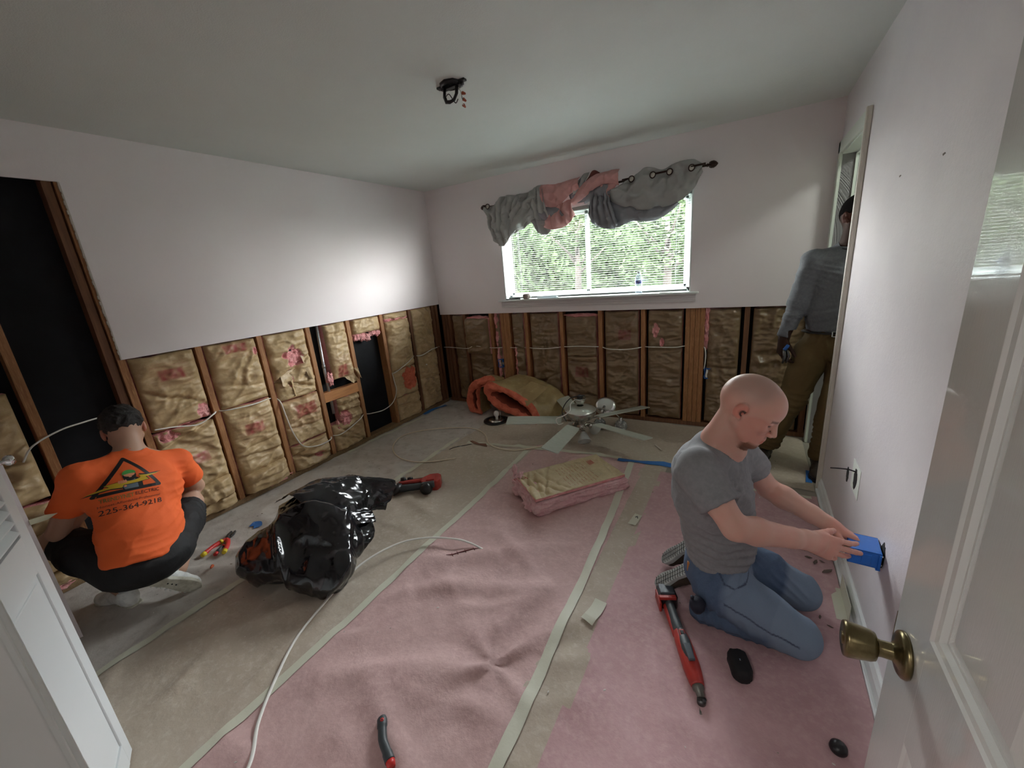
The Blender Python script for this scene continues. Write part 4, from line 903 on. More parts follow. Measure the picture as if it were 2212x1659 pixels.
# clipped hedge closing the view
vs = []; fs = []; rr_ = random.Random(99)
for q in range(22000):
    x = rr_.uniform(-13, 17); z = rr_.uniform(0, 1)**.7*(6.2+.7*math.sin(x*.9)+.4*math.sin(x*2.3))-.4; y = 18.5+.8*math.sin(x*1.7+z)+rr_.uniform(-.4, .4)
    c0 = Vector((x, y, z)); u1 = Vector((rr_.gauss(0, 1), rr_.gauss(0, .3), rr_.gauss(0, 1))).normalized()*.20; u2 = Vector((rr_.gauss(0, 1), rr_.gauss(0, .3), rr_.gauss(0, 1))).normalized()*.12
    i0 = len(vs); vs += [tuple(c0-u1), tuple(c0+u2), tuple(c0+u1), tuple(c0-u2)]; fs.append((i0, i0+1, i0+2, i0+3))
nb_ = 80
for j in range(21):
    for i in range(nb_+1): x = -14+32*i/nb_; t_ = j/20; vs.append((x, 19.0+.5*math.sin(x*1.7+j*.4)+.3*mn.noise(Vector((x, j, 0))), -.4+t_*(6.1+.7*math.sin(x*.9)+.4*math.sin(x*2.3))))
i0 = len(vs)-21*(nb_+1)
for j in range(20):
    for i in range(nb_): a = i0+j*(nb_+1)+i; fs.append((a, a+1, a+nb_+2, a+nb_+1))
me = bpy.data.meshes.new('hedge'); me.from_pydata(vs, [], fs); obj('hedge', me, leafm, label='tall green hedge behind the garden trees outside the window', cat='hedge')
# ================================================================ THINGS ON THE FLOOR, CEILING BOX
def flr(x, y): return .004+paper_h(x, y, 1.)
black_p = M('black_plastic', (.012, .012, .014), .35); dark_g = M('dark_grey_rubber', (.045, .055, .06), .5, bump=(120, .3, .001)); red_p = M('tool_red', (.42, .035, .025), .4, var=(20, (.30, .03, .025), .4, .7)); yel_p = M('tool_yellow', (.75, .58, .03), .4)
nickel = M('brushed_nickel', (.52, .50, .46), .27, metal=.95, stretch=(1, 1, 40), bump=(10, .1, .001)); steel_d = M('dark_steel', (.10, .10, .10), .35, metal=.8)
# ---- ceiling fan standing on its light kit
fn = empty('ceiling_fan', (1.98, -.64, 0), 'brushed nickel ceiling fan with five pale blades standing on the floor', 'ceiling fan')
b = B(); lathe(b, [(.05, .205), (.085, .212), (.118, .235), (.134, .270), (.137, .292), (.134, .300)], 40); obj('motor_housing', b, nickel, fn)
b = B(); lathe(b, [(.137, .299), (.130, .310), (.10, .325), (.055, .336), (.03, .338)], 40); obj('top_cover', b, M('nickel_cover', (.62, .63, .57), .3, metal=.7), fn)
b = B(); lathe(b, [(0, .335), (.022, .337), (.022, .352), (.034, .362), (.050, .395), (.053, .402), (.049, .405), (.0, .405)], 32); obj('canopy_cup', b, nickel, fn)
b = B(); lathe(b, [(.0, .400), (.024, .401), (.028, .415), (.020, .432), (.008, .438), (0, .438)], 20); tube(b, spline([(.0, -.02, .425), (.03, -.02, .44), (.045, .0, .43)], 5), .005, 6); obj('hanger_ball', b, black_p, fn)
b = B(); tube(b, spline([(-.01, -.02, .43), (-.06, -.05, .42), (-.105, -.08, .37), (-.13, -.10, .30), (-.10, -.12, .25), (-.09, -.11, .22)], 8), .0045, 7); obj('lead_wire', b, black_p, fn)
b = B(); tube(b, spline([(-.03, -.04, .40), (-.06, -.07, .37), (-.055, -.10, .32), (-.10, -.13, .28), (-.17, -.14, .245), (-.15, -.15, .20), (-.11, -.13, .21)], 8), .0038, 7); obj('lead_wire', b, cab, fn)
blade_m = M('blade_ash', (.50, .52, .46), .35, stretch=(3, 30, 30), var=(3, (.42, .44, .37), .35, .7), bump=(20, .1, .001)); blade_e = M('blade_edge', (.25, .24, .16), .6)
for k, a in enumerate((199, 270, 340, 47, 127)):
    ar = math.radians(a); R = Matrix.Rotation(ar, 4, 'Z') @ Matrix.Translation((0, 0, .205)) @ Matrix.Rotation(math.radians(-11), 4, 'X')
    b = B(); prism(b, [(.17, -.052), (.20, -.060), (.66, -.070), (.668, -.062), (.668, .062), (.66, .070), (.20, .060), (.17, .052)], -.003, .003, mat4=R); bl_ = obj('blade', b, blade_m, fn)
    b = B(); prism(b, [(.08, -.022), (.13, -.012), (.19, -.035), (.235, -.028), (.235, .028), (.19, .035), (.13, .012), (.08, .022)], -.008, -.0035, mat4=R); obj('blade_arm', b, nickel, bl_)
b = B(); lathe(b, [(.05, .205), (.038, .198), (.036, .150), (.046, .143), (.046, .128), (.03, .120), (0, .118)], 28); obj('light_kit', b, nickel, fn)
frost = clear('frosted_glass', (.62, .64, .60), .55, .35)
for k, a in enumerate((215, 300, 60, 140)):
    ar = math.radians(a); dx, dy = math.cos(ar), math.sin(ar)
    b = B(); tube(b, spline([(dx*.03, dy*.03, .135), (dx*.07, dy*.07, .145), (dx*.10, dy*.10, .125)], 5), .010, 10); lathe(b, [(0, 0), (.022, 0), (.024, .03), (.020, .034)], 20, mat4=align((dx*.09, dy*.09, .135), (dx*.75, dy*.75, -.65))); lk = obj('lamp_holder', b, nickel, fn)
    b = B(); lathe(b, [(.022, .03), (.034, .05), (.045, .08), (.056, .105), (.058, .112), (.054, .108), (.042, .08), (.030, .05), (.020, .032)], 28, mat4=align((dx*.09, dy*.09, .148), (dx*.70, dy*.70, -.72))); obj('glass_shade', b, frost, lk)
# ---- wall lamp with two crystal globes
vl = empty('vanity_lamp', (2.12, -.30, 0), 'chrome wall lamp with crystal globe shades lying behind the fan', 'lamp')
chr_ = M('dull_chrome', (.60, .60, .58), .22, metal=.95)
b = B(); lathe(b, [(0, 0), (.088, 0), (.090, .006), (.086, .020), (.06, .030), (.0, .033)], 36, mat4=align((-.04, .06, .205), (.05, -.80, .55)) @ Matrix.Diagonal((1.15, 1, 1, 1))); obj('back_plate', b, chr_, vl)
b = B(); tube(b, [(-.04, .03, .215), (-.045, -.02, .19), (-.06, -.04, .15)], .013, 10); obj('stem', b, chr_, vl)
b = B(); tube(b, spline([(-.20, .02, .17), (-.10, -.01, .205), (.0, -.02, .20), (.08, -.02, .17), (.125, -.02, .13)], 8), .009, 8, flat=.6); obj('arm', b, chr_, vl)
cry = M('crystal_glass', (.30, .31, .30), .12, metal=.35, var=(40, (.62, .64, .62), .5, .6), bump=(70, .8, .006))
for (x, y) in ((-.065, -.045), (.130, -.03)):
    b = B(); lathe(b, [(0, .150), (.014, .148), (.018, .130), (.020, .108), (.026, .100), (.016, .098)], 20, mat4=Matrix.Translation((x, y, .0))); h_ = obj('lamp_holder', b, chr_, vl)
    b = B(); bmesh.ops.create_uvsphere(b, u_segments=22, v_segments=12, radius=.055)
    for f in list(b.faces): f.smooth = False
    ex = bmesh.ops.poke(b, faces=b.faces[:], offset=.005); bmesh.ops.translate(b, vec=(x, y, .060), verts=b.verts[:]); obj('globe_shade', b, cry, h_)
# ---- flush light base with bulb
fb = empty('light_fixture_base', (.97, -.47, 0), 'round black light fixture base with a white bulb by the folded insulation', 'light fixture')
b = B(); lathe(b, [(.07, .004), (.12, .005), (.135, .014), (.132, .024), (.10, .028), (.075, .022), (.07, .004)], 40); obj('rim', b, black_p, fb)
b = B(); lathe(b, [(0, .010), (.078, .010), (.080, .024), (.070, .034), (.02, .036), (0, .036)], 32); obj('reflector', b, nickel, fb)
b = B(); lathe(b, [(0, .034), (.014, .036), (.014, .058), (.024, .075), (.030, .095), (.024, .115), (.010, .125), (0, .127)], 24, mat4=Matrix.Translation((.01, .0, 0))); obj('bulb', b, M('bulb_glass', (.75, .76, .72), .2), fb)
b = B(); tube(b, [(.045, .02, .03), (.047, .02, .11)], .004, 8); obj('threaded_rod', b, chr_, fb)
# ---- folded insulation in the corner
def fold_batt(name, outer, inner, y0, y1, skew, mat_o, mat_k, parent, n=16):
    """closed band between outer and inner outlines (x,z), running in depth; front faces fluffy"""
    O_ = spline([(x, 0, z) for x, z in outer], 8, closed=True); I_ = spline([(x, 0, z) for x, z in inner], 8, closed=True); n_ = len(O_)
    vs = []; fs = []; mi = []
    def jit(p, s, a): return Vector((a*mn.noise(p*s), a*mn.noise(p*s+Vector((5, 0, 0))), a*mn.noise(p*s+Vector((0, 5, 0)))))
    for q in range(n+1):
        t = q/n; yy = y0+(y1-y0)*t
        for p in O_:
            v = Vector((p.x+skew[0]*t, yy, p.z*(1-.12*t)+skew[1]*t)); r1 = ridge(v, 9, 2); vs.append(tuple(v+jit(v, 7, .022)+Vector((0, 0, (r1-.5)*.02))))
    for q in range(n):
        for i in range(n_): a = q*n_+i; c = q*n_+(i+1) % n_; fs.append((a, c, c+n_, a+n_)); mi.append(1)
    # front: rings from outer to inner with fluff, then inward
    prev = list(range(n_)); m_ = 7
    for j in range(1, m_+1):
        t = j/m_; base = len(vs)
        for i in range(n_):
            a = O_[i]; c = I_[int(i*len(I_)/n_)]; p = a.lerp(c, t); v = Vector((p.x, y0-.03*math.sin(PI*t), p.z)); vs.append(tuple(v+jit(v, 18, .018)+jit(v, 50, .007)))
        for i in range(n_): fs.append((prev[(i+1) % n_], prev[i], base+i, base+(i+1) % n_)); mi.append(0)
        prev = [base+i for i in range(n_)]
    base = len(vs)
    for i in range(n_): c = I_[int(i*len(I_)/n_)]; vs.append((c.x+skew[0]*.6, y0+.16, c.z))
    for i in range(n_): fs.append((prev[(i+1) % n_], prev[i], base+i, base+(i+1) % n_)); mi.append(2)
    fs.append(tuple(base+i for i in range(n_))); mi.append(2); fs.append(tuple(n*n_+i for i in range(n_))); mi.append(0)
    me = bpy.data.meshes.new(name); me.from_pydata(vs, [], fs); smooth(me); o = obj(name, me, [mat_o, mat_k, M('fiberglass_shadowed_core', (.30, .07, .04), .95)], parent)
    me.polygons.foreach_set('material_index', mi); at = me.attributes.new('print', 'FLOAT', 'POINT'); return o
kraft_y = M('kraft_yellowed', (.40, .30, .13), .42, var=(5, (.30, .20, .085), .35, .7), var2=(18, (.50, .38, .19), .5, .8), bump=[(6, .8, .012, 1), (16, .5, .005, 1)], vcol=[('print', (.36, .07, .06))])
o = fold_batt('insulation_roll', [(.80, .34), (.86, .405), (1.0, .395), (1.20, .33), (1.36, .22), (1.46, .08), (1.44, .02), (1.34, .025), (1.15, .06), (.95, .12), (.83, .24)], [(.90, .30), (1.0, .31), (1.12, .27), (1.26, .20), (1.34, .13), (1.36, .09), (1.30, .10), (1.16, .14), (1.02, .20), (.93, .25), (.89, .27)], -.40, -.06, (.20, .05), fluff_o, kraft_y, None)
tag(o, 'folded orange insulation batt with yellowed kraft cover, beside the fan', 'insulation')
flap('torn_cover', o, [(1.12, -.40, .30), (1.34, -.30, .42), (1.50, -.28, .36), (1.34, -.43, .20)], kraft_y, 4, 18)
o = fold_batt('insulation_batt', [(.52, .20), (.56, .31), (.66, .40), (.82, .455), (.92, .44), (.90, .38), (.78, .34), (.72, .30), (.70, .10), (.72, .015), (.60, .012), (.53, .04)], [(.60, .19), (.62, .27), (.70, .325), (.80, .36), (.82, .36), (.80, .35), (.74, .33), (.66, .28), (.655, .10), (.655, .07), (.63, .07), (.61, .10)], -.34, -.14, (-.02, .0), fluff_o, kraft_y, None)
tag(o, 'arched orange batt leaning in the corner left of the folded insulation', 'insulation')
b = B(); bmesh.ops.create_icosphere(b, subdivisions=4, radius=1)
for v in b.verts:
    n_ = v.co.normalized(); k_ = 1+.35*mn.noise(n_*3+Vector((3, 0, 0)))+.15*mn.noise(n_*9); v.co = Vector((1.33+n_.x*.10*k_, -.40+n_.y*.05*k_, max(.006, .018+n_.z*.022*k_)))
for f in b.faces: f.smooth = True
obj('fiberglass_scrap', b, M('orange_scrap', (.50, .14, .06), .95, bump=(60, .9, .01)), label='flat orange insulation scrap lying under the left fan blade', cat='insulation')
# ---- loose pink batt with printed kraft face, middle of the floor
lb = empty('loose_batt', (2.20, -1.47, 0), 'loose pink insulation batt with a printed kraft face on the pink paper', 'insulation')
kraft_l = M('kraft_facing_clean', (.58, .47, .28), .55, var=(5, (.50, .395, .22), .35, .7), var2=(26, (.66, .55, .36), .5, .8), bump=[(8, .5, .007, 1), (20, .3, .003, 1)], vcol=[('print', (.42, .07, .05))])
me = batt(.36, .66, .006, 8, kraft_l, creases=((.04, .016, .3), (.085, .014, -.3), (.13, .018, .2), (.18, .014, -.4), (.235, .013, .5), (.29, .010, -.3), (.95, .01, .2)), prints=((.45, .83, .17, .035),), deep=.02, amp=.45, res=.006)
fc = obj('kraft_face', me, None, lb); d_ = Vector((.64, .768, 0)); fm = Matrix.Identity(4)
for i, (cx, cy, cz) in enumerate(zip((-.768, .64, 0), (0, 0, 1), d_)): fm[i][0], fm[i][1], fm[i][2] = cx, cy, cz
fm.translation = Vector((-d_.x*.33, -d_.y*.33, .132)); fc.matrix_local = fm
b = B(); r_ = bmesh.ops.create_cube(b, size=1.0); bmesh.ops.subdivide_edges(b, edges=b.edges[:], cuts=30, use_grid_fill=True)
for v in b.verts:
    x, y, z = v.co; x2, y2 = x*.37, y*.665; rr = .5; p = Vector((x2, y2, z*.11)); q = Vector((x2*1., y2*.6, z*.35))
    nd = .030*mn.noise(q*14)+.014*mn.noise(q*38)+.010*mn.noise(p*90)
    side = max(abs(x), abs(y))*2
    sc_ = 1+(nd*3.2 if side > .95 and abs(z) < .49 else 0); bulge = 1+.06*(1-(2*z)**2)
    X = x2*sc_*bulge; Y = y2*(1+(nd*1.6 if side > .95 else 0))*bulge; Z = .058+z*.100+(.006*mn.noise(p*20) if z > -.49 else 0)
    wpos = Vector((-.768*X+d_.x*Y, .64*X+d_.y*Y, max(.012 if z > -.49 else .004+paper_h(2.2-.768*X+d_.x*Y, -1.47+.64*X+d_.y*Y, 1.)*.6, Z)))
    v.co = wpos
for f in b.faces: f.smooth = True
obj('fiberglass_core', b, M('pink_core', (.72, .40, .42), .95, var=(22, (.82, .58, .56), .35, .7), bump=[(60, .9, .01), (200, .6, .004)]), lb)
for k, (u_, v_, rz_, s_) in enumerate(((-.11, -.335, .06, (.045, .04, .035)), (.10, -.335, .055, (.05, .035, .035)), (.165, -.30, .11, (.025, .04, .035)), (.185, -.33, .165, (.014, .022, .045)))):
    tuft('fiberglass_tuft', lb, (-.768*u_+d_.x*v_, .64*u_+d_.y*v_, rz_), s_, 80+k, MATS['pink_core'])
def floor_print(s, size, u_, v_, ang=0):
    t_ = text_mesh(s, size); ca, sa = math.cos(ang), math.sin(ang)
    for v in t_.vertices:
        x, y = v.co.x*ca-v.co.y*sa, v.co.x*sa+v.co.y*ca; X = u_+x; Y = v_+y
        # text runs across the batt
        v.co = Vector((-.768*X+d_.x*Y, .64*X+d_.y*Y, 0))
    dgm = lb_bvh
    for v in t_.vertices:
        h = dgm.ray_cast(Vector((v.co.x, v.co.y, 1)), Vector((0, 0, -1)))
        v.co.z = (h[0].z if h[0] else .125)+.0012
    obj('printed_text', t_, M('print_red', (.40, .06, .05), .6), fc).matrix_parent_inverse = fm.inverted()
_vs = [fm @ v.co for v in me.vertices]; lb_bvh = BVHTree.FromPolygons(_vs, [tuple(p.vertices) for p in me.polygons])
floor_print('R-19', .055, .10, -.26, -PI/2+.1)
b = B()
for k in range(9):      # ruled print on the facing: short rows of tiny marks
    v0 = -.06+.026*k
    for (u0, u1) in ((-.155, -.02), (.0, .10)):
        n_ = 9; rg = []
        for i in range(n_+1):
            X = u0+(u1-u0)*i/n_; Y = v0
            for dv in (-.0018, .0018):
                px_, py_ = -.768*X+d_.x*(Y+dv), .64*X+d_.y*(Y+dv); h = lb_bvh.ray_cast(Vector((px_, py_, 1)), Vector((0, 0, -1))); rg.append(b.verts.new((px_, py_, (h[0].z if h[0] else .125)+.0012)))
        for i in range(n_):
            if (i*5+k*3) % 4: b.faces.new((rg[2*i], rg[2*i+2], rg[2*i+3], rg[2*i+1]))
o = obj('printed_rows', b, M('print_red_faint', (.46, .20, .13), .6), fc); o.matrix_parent_inverse = fm.inverted()
# ---- black plastic bag
bagm = M('black_bag_film', (.006, .006, .008), .16, bump=[(5, .9, .014, 1), (13, .8, .007, 1)], spec=.7, coat=.15)
bg_ = empty('plastic_bag', (1.10, -2.78, 0), 'crumpled black plastic bag lying open on the brown floor paper', 'bag')
off = V(1.10, -2.78, 0)
pr_ = [ell(V(1.04, -2.84, .13), (.25, .20, .15), k=.05), ell(V(1.33, -2.80, .10), (.18, .15, .11), k=.05), ell(V(1.12, -2.68, .20), (.26, .18, .15), k=.06), ell(V(.98, -2.62, .24), (.16, .16, .12), k=.06), ell(V(1.30, -2.66, .12), (.12, .12, .09), k=.04), ell(V(1.43, -2.80, .08), (.10, .10, .085), k=.04), plane_cut((1.1, -2.78, .006), (0, 0, -1), .8, .01)]
for p in pr_: 
    if p.kind == 'ell': p.c = p.c-off
    else: p.p = p.p-off
def bag_disp(co, nn):
    h = np.zeros(len(co))
    for i, p in enumerate(co):
        q = Vector(p); w_ = Vector((mn.noise(q*2.2), mn.noise(q*2.2+Vector((4, 0, 0))), mn.noise(q*2.2+Vector((0, 4, 0)))))*.10
        st = Vector((q.x*.8+q.y*.9, q.y*.5-q.x*.3, q.z))+w_
        h[i] = .060*(ridge(st, 3.1, 1, (2, 5, 1))-.6)+.020*(ridge(st, 7.5, 1, (1, 2, 7))-.6)+.006*(ridge(st, 16, 1)-.6)
        if p[2] < .03: h[i] *= max(.1, p[2]/.03)
    return h
sdf_object('bag_body', pr_, [((-.5, -.45, -.02), (.6, .45, .55), .009)], bagm, bg_, disp=bag_disp)
def film(name, pts, seed, parent, n=46, amp=.03, bow=(0, 0, 0)):
    P = [[Vector(p)-Vector(off) for p in row] for row in pts]; nr = len(P)
    rows = [spline([(p.x, p.y, p.z) for p in row], 10) for row in P]
    def f(u, v):
        fr = v*(nr-1); j = min(int(fr), nr-2); t = fr-j; t = t*t*(3-2*t)
        def at(r): g = u*(len(r)-1); i = min(int(g), len(r)-2); return r[i].lerp(r[i+1], g-i)
        q = at(rows[j]).lerp(at(rows[j+1]), t); w_ = ridge(q, 8, 3, (seed, 0, 0))-.6; w2 = ridge(Vector((q.x, q.y*.4, q.z)), 26, 2, (0, seed, 0))-.6
        return (q.x+amp*w2*.3, q.y-amp*w_*.6, q.z+amp*w_+amp*.35*w2)
    me = sheet(n, n, f); b = bmesh.new(); b.from_mesh(me); bmesh.ops.solidify(b, geom=b.faces[:]+b.edges[:]+b.verts[:], thickness=.0012); b.to_mesh(me); b.free(); smooth(me); return obj(name, me, bagm, parent)
film('mouth_flap', [[(.86, -2.72, .32), (1.0, -2.70, .40), (1.14, -2.70, .34), (1.20, -2.72, .25)], [(.92, -2.52, .37), (1.04, -2.50, .40), (1.16, -2.52, .34), (1.24, -2.55, .24)], [(1.04, -2.33, .34), (1.12, -2.32, .34), (1.20, -2.34, .27), (1.26, -2.40, .18)], [(1.20, -2.19, .27), (1.27, -2.17, .27), (1.27, -2.22, .18), (1.26, -2.28, .11)]], 3, bg_)
film('mouth_flap', [[(1.10, -2.74, .25), (1.18, -2.76, .20), (1.24, -2.78, .20), (1.34, -2.74, .17)], [(1.14, -2.60, .20), (1.22, -2.58, .19), (1.30, -2.60, .16), (1.38, -2.64, .10)], [(1.22, -2.44, .17), (1.30, -2.42, .14), (1.36, -2.47, .08), (1.37, -2.56, .04)]], 8, bg_, amp=.026)
film('mouth_flap', [[(1.20, -2.72, .25), (1.26, -2.66, .22)], [(1.25, -2.52, .24), (1.31, -2.50, .17)], [(1.27, -2.38, .17), (1.31, -2.40, .11)]], 12, bg_, amp=.02, n=24)
# ---- cables on the floor
cable('power_cord', [(x, y, flr(x, y)+.006) for x, y in ((1.111, -1.356), (.969, -1.463), (.818, -1.529), (.637, -1.539), (.442, -1.432), (.318, -1.28), (.282, -1.116), (.402, -.938), (.666, -.774), (.879, -.743), (1.064, -.829), (1.203, -.984), (1.349, -1.058), (1.507, -1.042), (1.644, -.954), (1.739, -.87), (1.84, -.78))], .0066, cab_y, 'beige cord coiled in a loop on the floor towards the fan')
cable('electrical_cable', [(1.93, -3.60, .030), (1.867, -3.474, .020), (1.746, -3.377, .016), (1.63, -3.238, .016), (1.535, -3.086, .020), (1.485, -2.90, .030), (1.455, -2.72, .045), (1.47, -2.57, .05), (1.535, -2.42, .05), (1.655, -2.325, .05), (1.81, -2.265, .045), (1.90, -2.245, .030), (1.985, -2.245, .014)], .0068, cab, 'long white cable arching over the floor in front of the black bag')
b = B(); tube(b, spline([(1.985, -2.245, .016), (2.005, -2.25, .012), (2.025, -2.262, .012)], 4), .0022, 6); obj('bare_wire', b, M('copper', (.55, .25, .12), .35, metal=.9), label='bare wire end of the long white cable on the pink sheet', cat='wire')
b = B(); P_ = [(1.826, -2.38), (1.855, -2.36), (1.872, -2.335), (1.905, -2.305), (1.935, -2.265), (1.958, -2.25)]
tube(b, [(x, y, flr(x, y)+.001) for x, y in P_], [.001, .003, .002, .0035, .002, .001], 6)
for x, y in P_[1:5]: tube(b, [(x-.012, y+.008, flr(x, y)+.001), (x+.012, y-.010, flr(x, y)+.002)], .0018, 5)
obj('wire_scrap', b, M('dark_red_plastic', (.14, .02, .02), .5), label='dark red barbed wire scrap on the pink sheet by the white cable end', cat='wire')
b = B(); tube(b, [(.958, -1.158, .012), (1.0, -1.13, .010)], .0055, 8); obj('cable_offcut', b, cab, label='short white cable offcut on the floor near the coiled cord', cat='cable'); 
b = B(); tube(b, spline([(.93, -1.22, .01), (.965, -1.17, .018), (1.02, -1.10, .012), (1.06, -1.05, .01)], 5), .0028, 6); obj('wire_scrap', b, black_p, label='thin black wire scrap beside the short white cable offcut', cat='wire')
b = B(); box(b, (-.055, -.006, 0), (.055, .006, .004), .001, mat4=Tm((2.63, -.585, .012), rz=-.9)); obj('wood_sliver', b, cream, label='pale wood sliver on the brown paper left of the kneeling man', cat='sliver')
b = B(); prism(b, [(0, 0), (.10, -.02), (.16, .0), (.20, -.03), (.21, -.045), (.05, -.045), (-.02, -.02)], 0, .003, mat4=Tm((1.03, -.99, .012), rz=-.1)); obj('paper_scrap', b, M('brown_scrap', (.20, .09, .05), .8), label='dark brown torn paper scrap on the floor before the fan', cat='scrap')
for k, (x, y, s_, l) in enumerate(((.62, -3.02, .009, 'small orange wire nut on the floor between the black bag and pliers'),)):
    b = B(); lathe(b, [(0, 0), (s_, 0), (s_*.7, s_*2), (s_*.4, s_*2.6), (0, s_*2.7)], 10, mat4=Tm((x, y, flr(x, y)+.006), rx=1.5, rz=.8)); obj('wire_nut', b, M('nut_orange', (.62, .11, .03), .45), label=l, cat='wire nut')
for k, (x, y, s_) in enumerate(((3.545, -1.631, 1), (3.57, -1.66, 1.3), (3.60, -1.64, .8), (3.615, -1.70, 1.8), (3.53, -1.56, 1), (3.585, -1.59, .9), (3.55, -2.02, .8), (3.58, -2.06, .7))):
    b = B(); prism(b, [(-.022, 0), (-.008, .008), (.010, .005), (.024, -.002), (.006, -.009)], 0, .004, mat4=Tm((x, y, flr(x, y)+.002), rx=.2, rz=k*1.3, s=s_*.7)); obj('drywall_chip', b, M('chip_brown', (.16, .12, .10), .9), label='brown drywall chip on the floor between the kneeling man and the wall', cat='debris', group='drywall chips by the right baseboard')
# ---- red and black nailer
nl = empty('cordless_nailer', (1.15, -1.86, .006), 'red and black cordless nailer lying on its side on the floor', 'nailer', rz=.66); nl.scale = (1.22, 1.22, 1.25)
b = B(); prism(b, [(.035, -.045), (.115, -.050), (.135, -.02), (.140, .035), (.12, .058), (.07, .060), (.03, .030), (.015, -.01)], 0, .062, bev=.006); box(b, (.05, -.03, .06), (.10, .02, .069), .003); obj('motor_body', b, red_p, nl)
b = B(); prism(b, [(-.13, .028), (-.12, .040), (-.05, .045), (.0, .042), (.05, .050), (.05, .036), (-.02, .024), (-.10, .018)], .012, .050, bev=.004); obj('upper_frame', b, red_p, nl)
b = B(); tube(b, spline([(-.115, -.018, .03), (-.06, -.022, .032), (.0, -.026, .032), (.05, -.030, .03)], 6), [.021]*19, 12); obj('handle', b, dark_g, nl)
b = B(); tube(b, spline([(-.10, .005, .05), (-.04, -.002, .055), (.04, -.006, .055)], 6), .009, 8); obj('handle_trim', b, red_p, nl)
b = B(); box(b, (-.12, .046, .008), (.125, .066, .042), .003); obj('magazine', b, black_p, nl)
b = B(); lathe(b, [(0, 0), (.018, 0), (.019, .012), (.016, .028), (0, .03)], 16, mat4=align((-.095, .05, .035), (0, .3, 1))); lathe(b, [(0, 0), (.018, 0), (.019, .012), (.016, .024), (0, .026)], 16, mat4=align((-.055, .055, .032), (0, .3, 1))); obj('depth_wheel', b, black_p, nl)
b = B(); tube(b, [(-.155, -.04, .028), (-.10, -.005, .032)], .026, 14); obj('motor_cap', b, black_p, nl)
b = B(); lathe(b, [(0, 0), (.014, 0), (.015, .004), (0, .006)], 14, mat4=align((-.157, -.041, .03), (-.8, -.6, .2))); obj('cap_badge', b, red_p, nl)
b = B(); tube(b, [(-.15, .018, .035), (-.128, .028, .04)], .007, 10); tube(b, [(-.142, .03, .035), (-.12, .02, .05)], .005, 8); obj('air_fitting', b, chrome, nl)
b = B(); lathe(b, [(0, 0), (.030, 0), (.036, .015), (.034, .045), (.022, .060), (0, .062)], 24, mat4=align((.055, -.035, .028), (-.15, -1, .1))); obj('battery', b, black_p, nl)
b = B(); box(b, (.025, -.066, .03), (.10, -.040, .066), .005); obj('battery_latch', b, dark_g, nl)
# ---- pliers and screwdriver
pl = empty('pliers', (.392, -2.835, .010), 'red and yellow handled pliers lying open left of the black bag', 'pliers', rz=-.93+PI); pl.scale = (1.25, 1.25, 1.25)
# local +x towards the jaws
b = B()
for s in (-1, 1): prism(b, [(.0, s*.004), (.012, s*.014), (.035, s*.017), (.062, s*.012), (.058, s*.004), (.040, s*.005), (.022, s*.001)], .004, .014, bev=.001)
obj('jaws', b, steel_d, pl)
b = B(); lathe(b, [(0, 0), (.009, 0), (.009, .014), (.006, .016), (0, .016)], 16, mat4=Matrix.Translation((.004, 0, .003))); obj('pivot', b, steel_d, pl)
for s, red_end in ((1, (-.115, .050)), (-1, (-.115, -.048))):
    b = B(); tube(b, spline([(0, s*-.003, .010), (-.02, s*.014, .010), (-.05, s*.030, .011), (-.08, s*.040, .011), (-.108, s*.047, .011)], 6), [.0075]*6+[.0105]*19, 12); h_ = obj('handle', b, M('handle_red', (.62, .035, .03), .4), pl)
    b = B(); tube(b, [(-.106, s*.0465, .011), (-.124, s*.050, .011)], [.0112, .0095], 12); obj('end_cap', b, yel_p, h_)
    b = B(); tube(b, [(-.020, s*.013, .011), (-.032, s*.019, .011)], [.0120, .0105], 12); obj('guard', b, yel_p if s > 0 else M('handle_red', (.62, .035, .03), .4), h_)
sd = empty('screwdriver', (.47, -2.92, .012), 'stubby red and grey handled screwdriver between the pliers handles', 'screwdriver', rz=-.98)
b = B(); lathe(b, [(0, 0), (.010, 0), (.0125, .010), (.014, .035), (.012, .055), (0, .056)], 14, mat4=align((-.035, 0, .004), (1, 0, 0))); obj('grip', b, dark_g, sd)
for x0, x1 in ((-.045, -.036), (.018, .040)): b = B(); tube(b, [(x0, 0, .004), (x1, 0, .004)], .0115, 12); obj('collar', b, MATS['handle_red'], sd)
# ---- oscillating multi tool
mt = empty('multi_tool', (3.068, -2.425, .006), 'red and grey cordless oscillating tool lying beside the kneeling man', 'power tool', rz=math.atan2(-.475, .21))
# local +x towards the blade
b = B(); prism(b, [(-.29, -.040), (-.215, -.040), (-.205, -.02), (-.205, .03), (-.22, .040), (-.29, .036), (-.30, .0)], 0, .058, bev=.006); obj('battery', b, black_p, mt)
b = B(); prism(b, [(-.285, -.034), (-.228, -.034), (-.228, .030), (-.285, .030)], .056, .072, bev=.004); obj('battery_top', b, M('slate_plastic', (.07, .085, .10), .35, bump=(80, .1, .001)), mt)
b = B(); box(b, (-.275, -.047, .004), (-.19, -.036, .050), .003); box(b, (-.225, -.044, .052), (-.205, .03, .066), .003); obj('battery_housing', b, red_p, mt)
b = B(); tube(b, spline([(-.215, -.002, .036), (-.15, -.002, .036), (-.08, -.002, .038), (-.05, 0, .038)], 6), [.019]*10+[.021]*9, 16); obj('grip', b, dark_g, mt)
b = B(); tube(b, spline([(-.20, -.016, .028), (-.13, -.016, .028), (-.05, -.014, .028)], 6), .0145, 12); obj('grip_underside', b, red_p, mt)
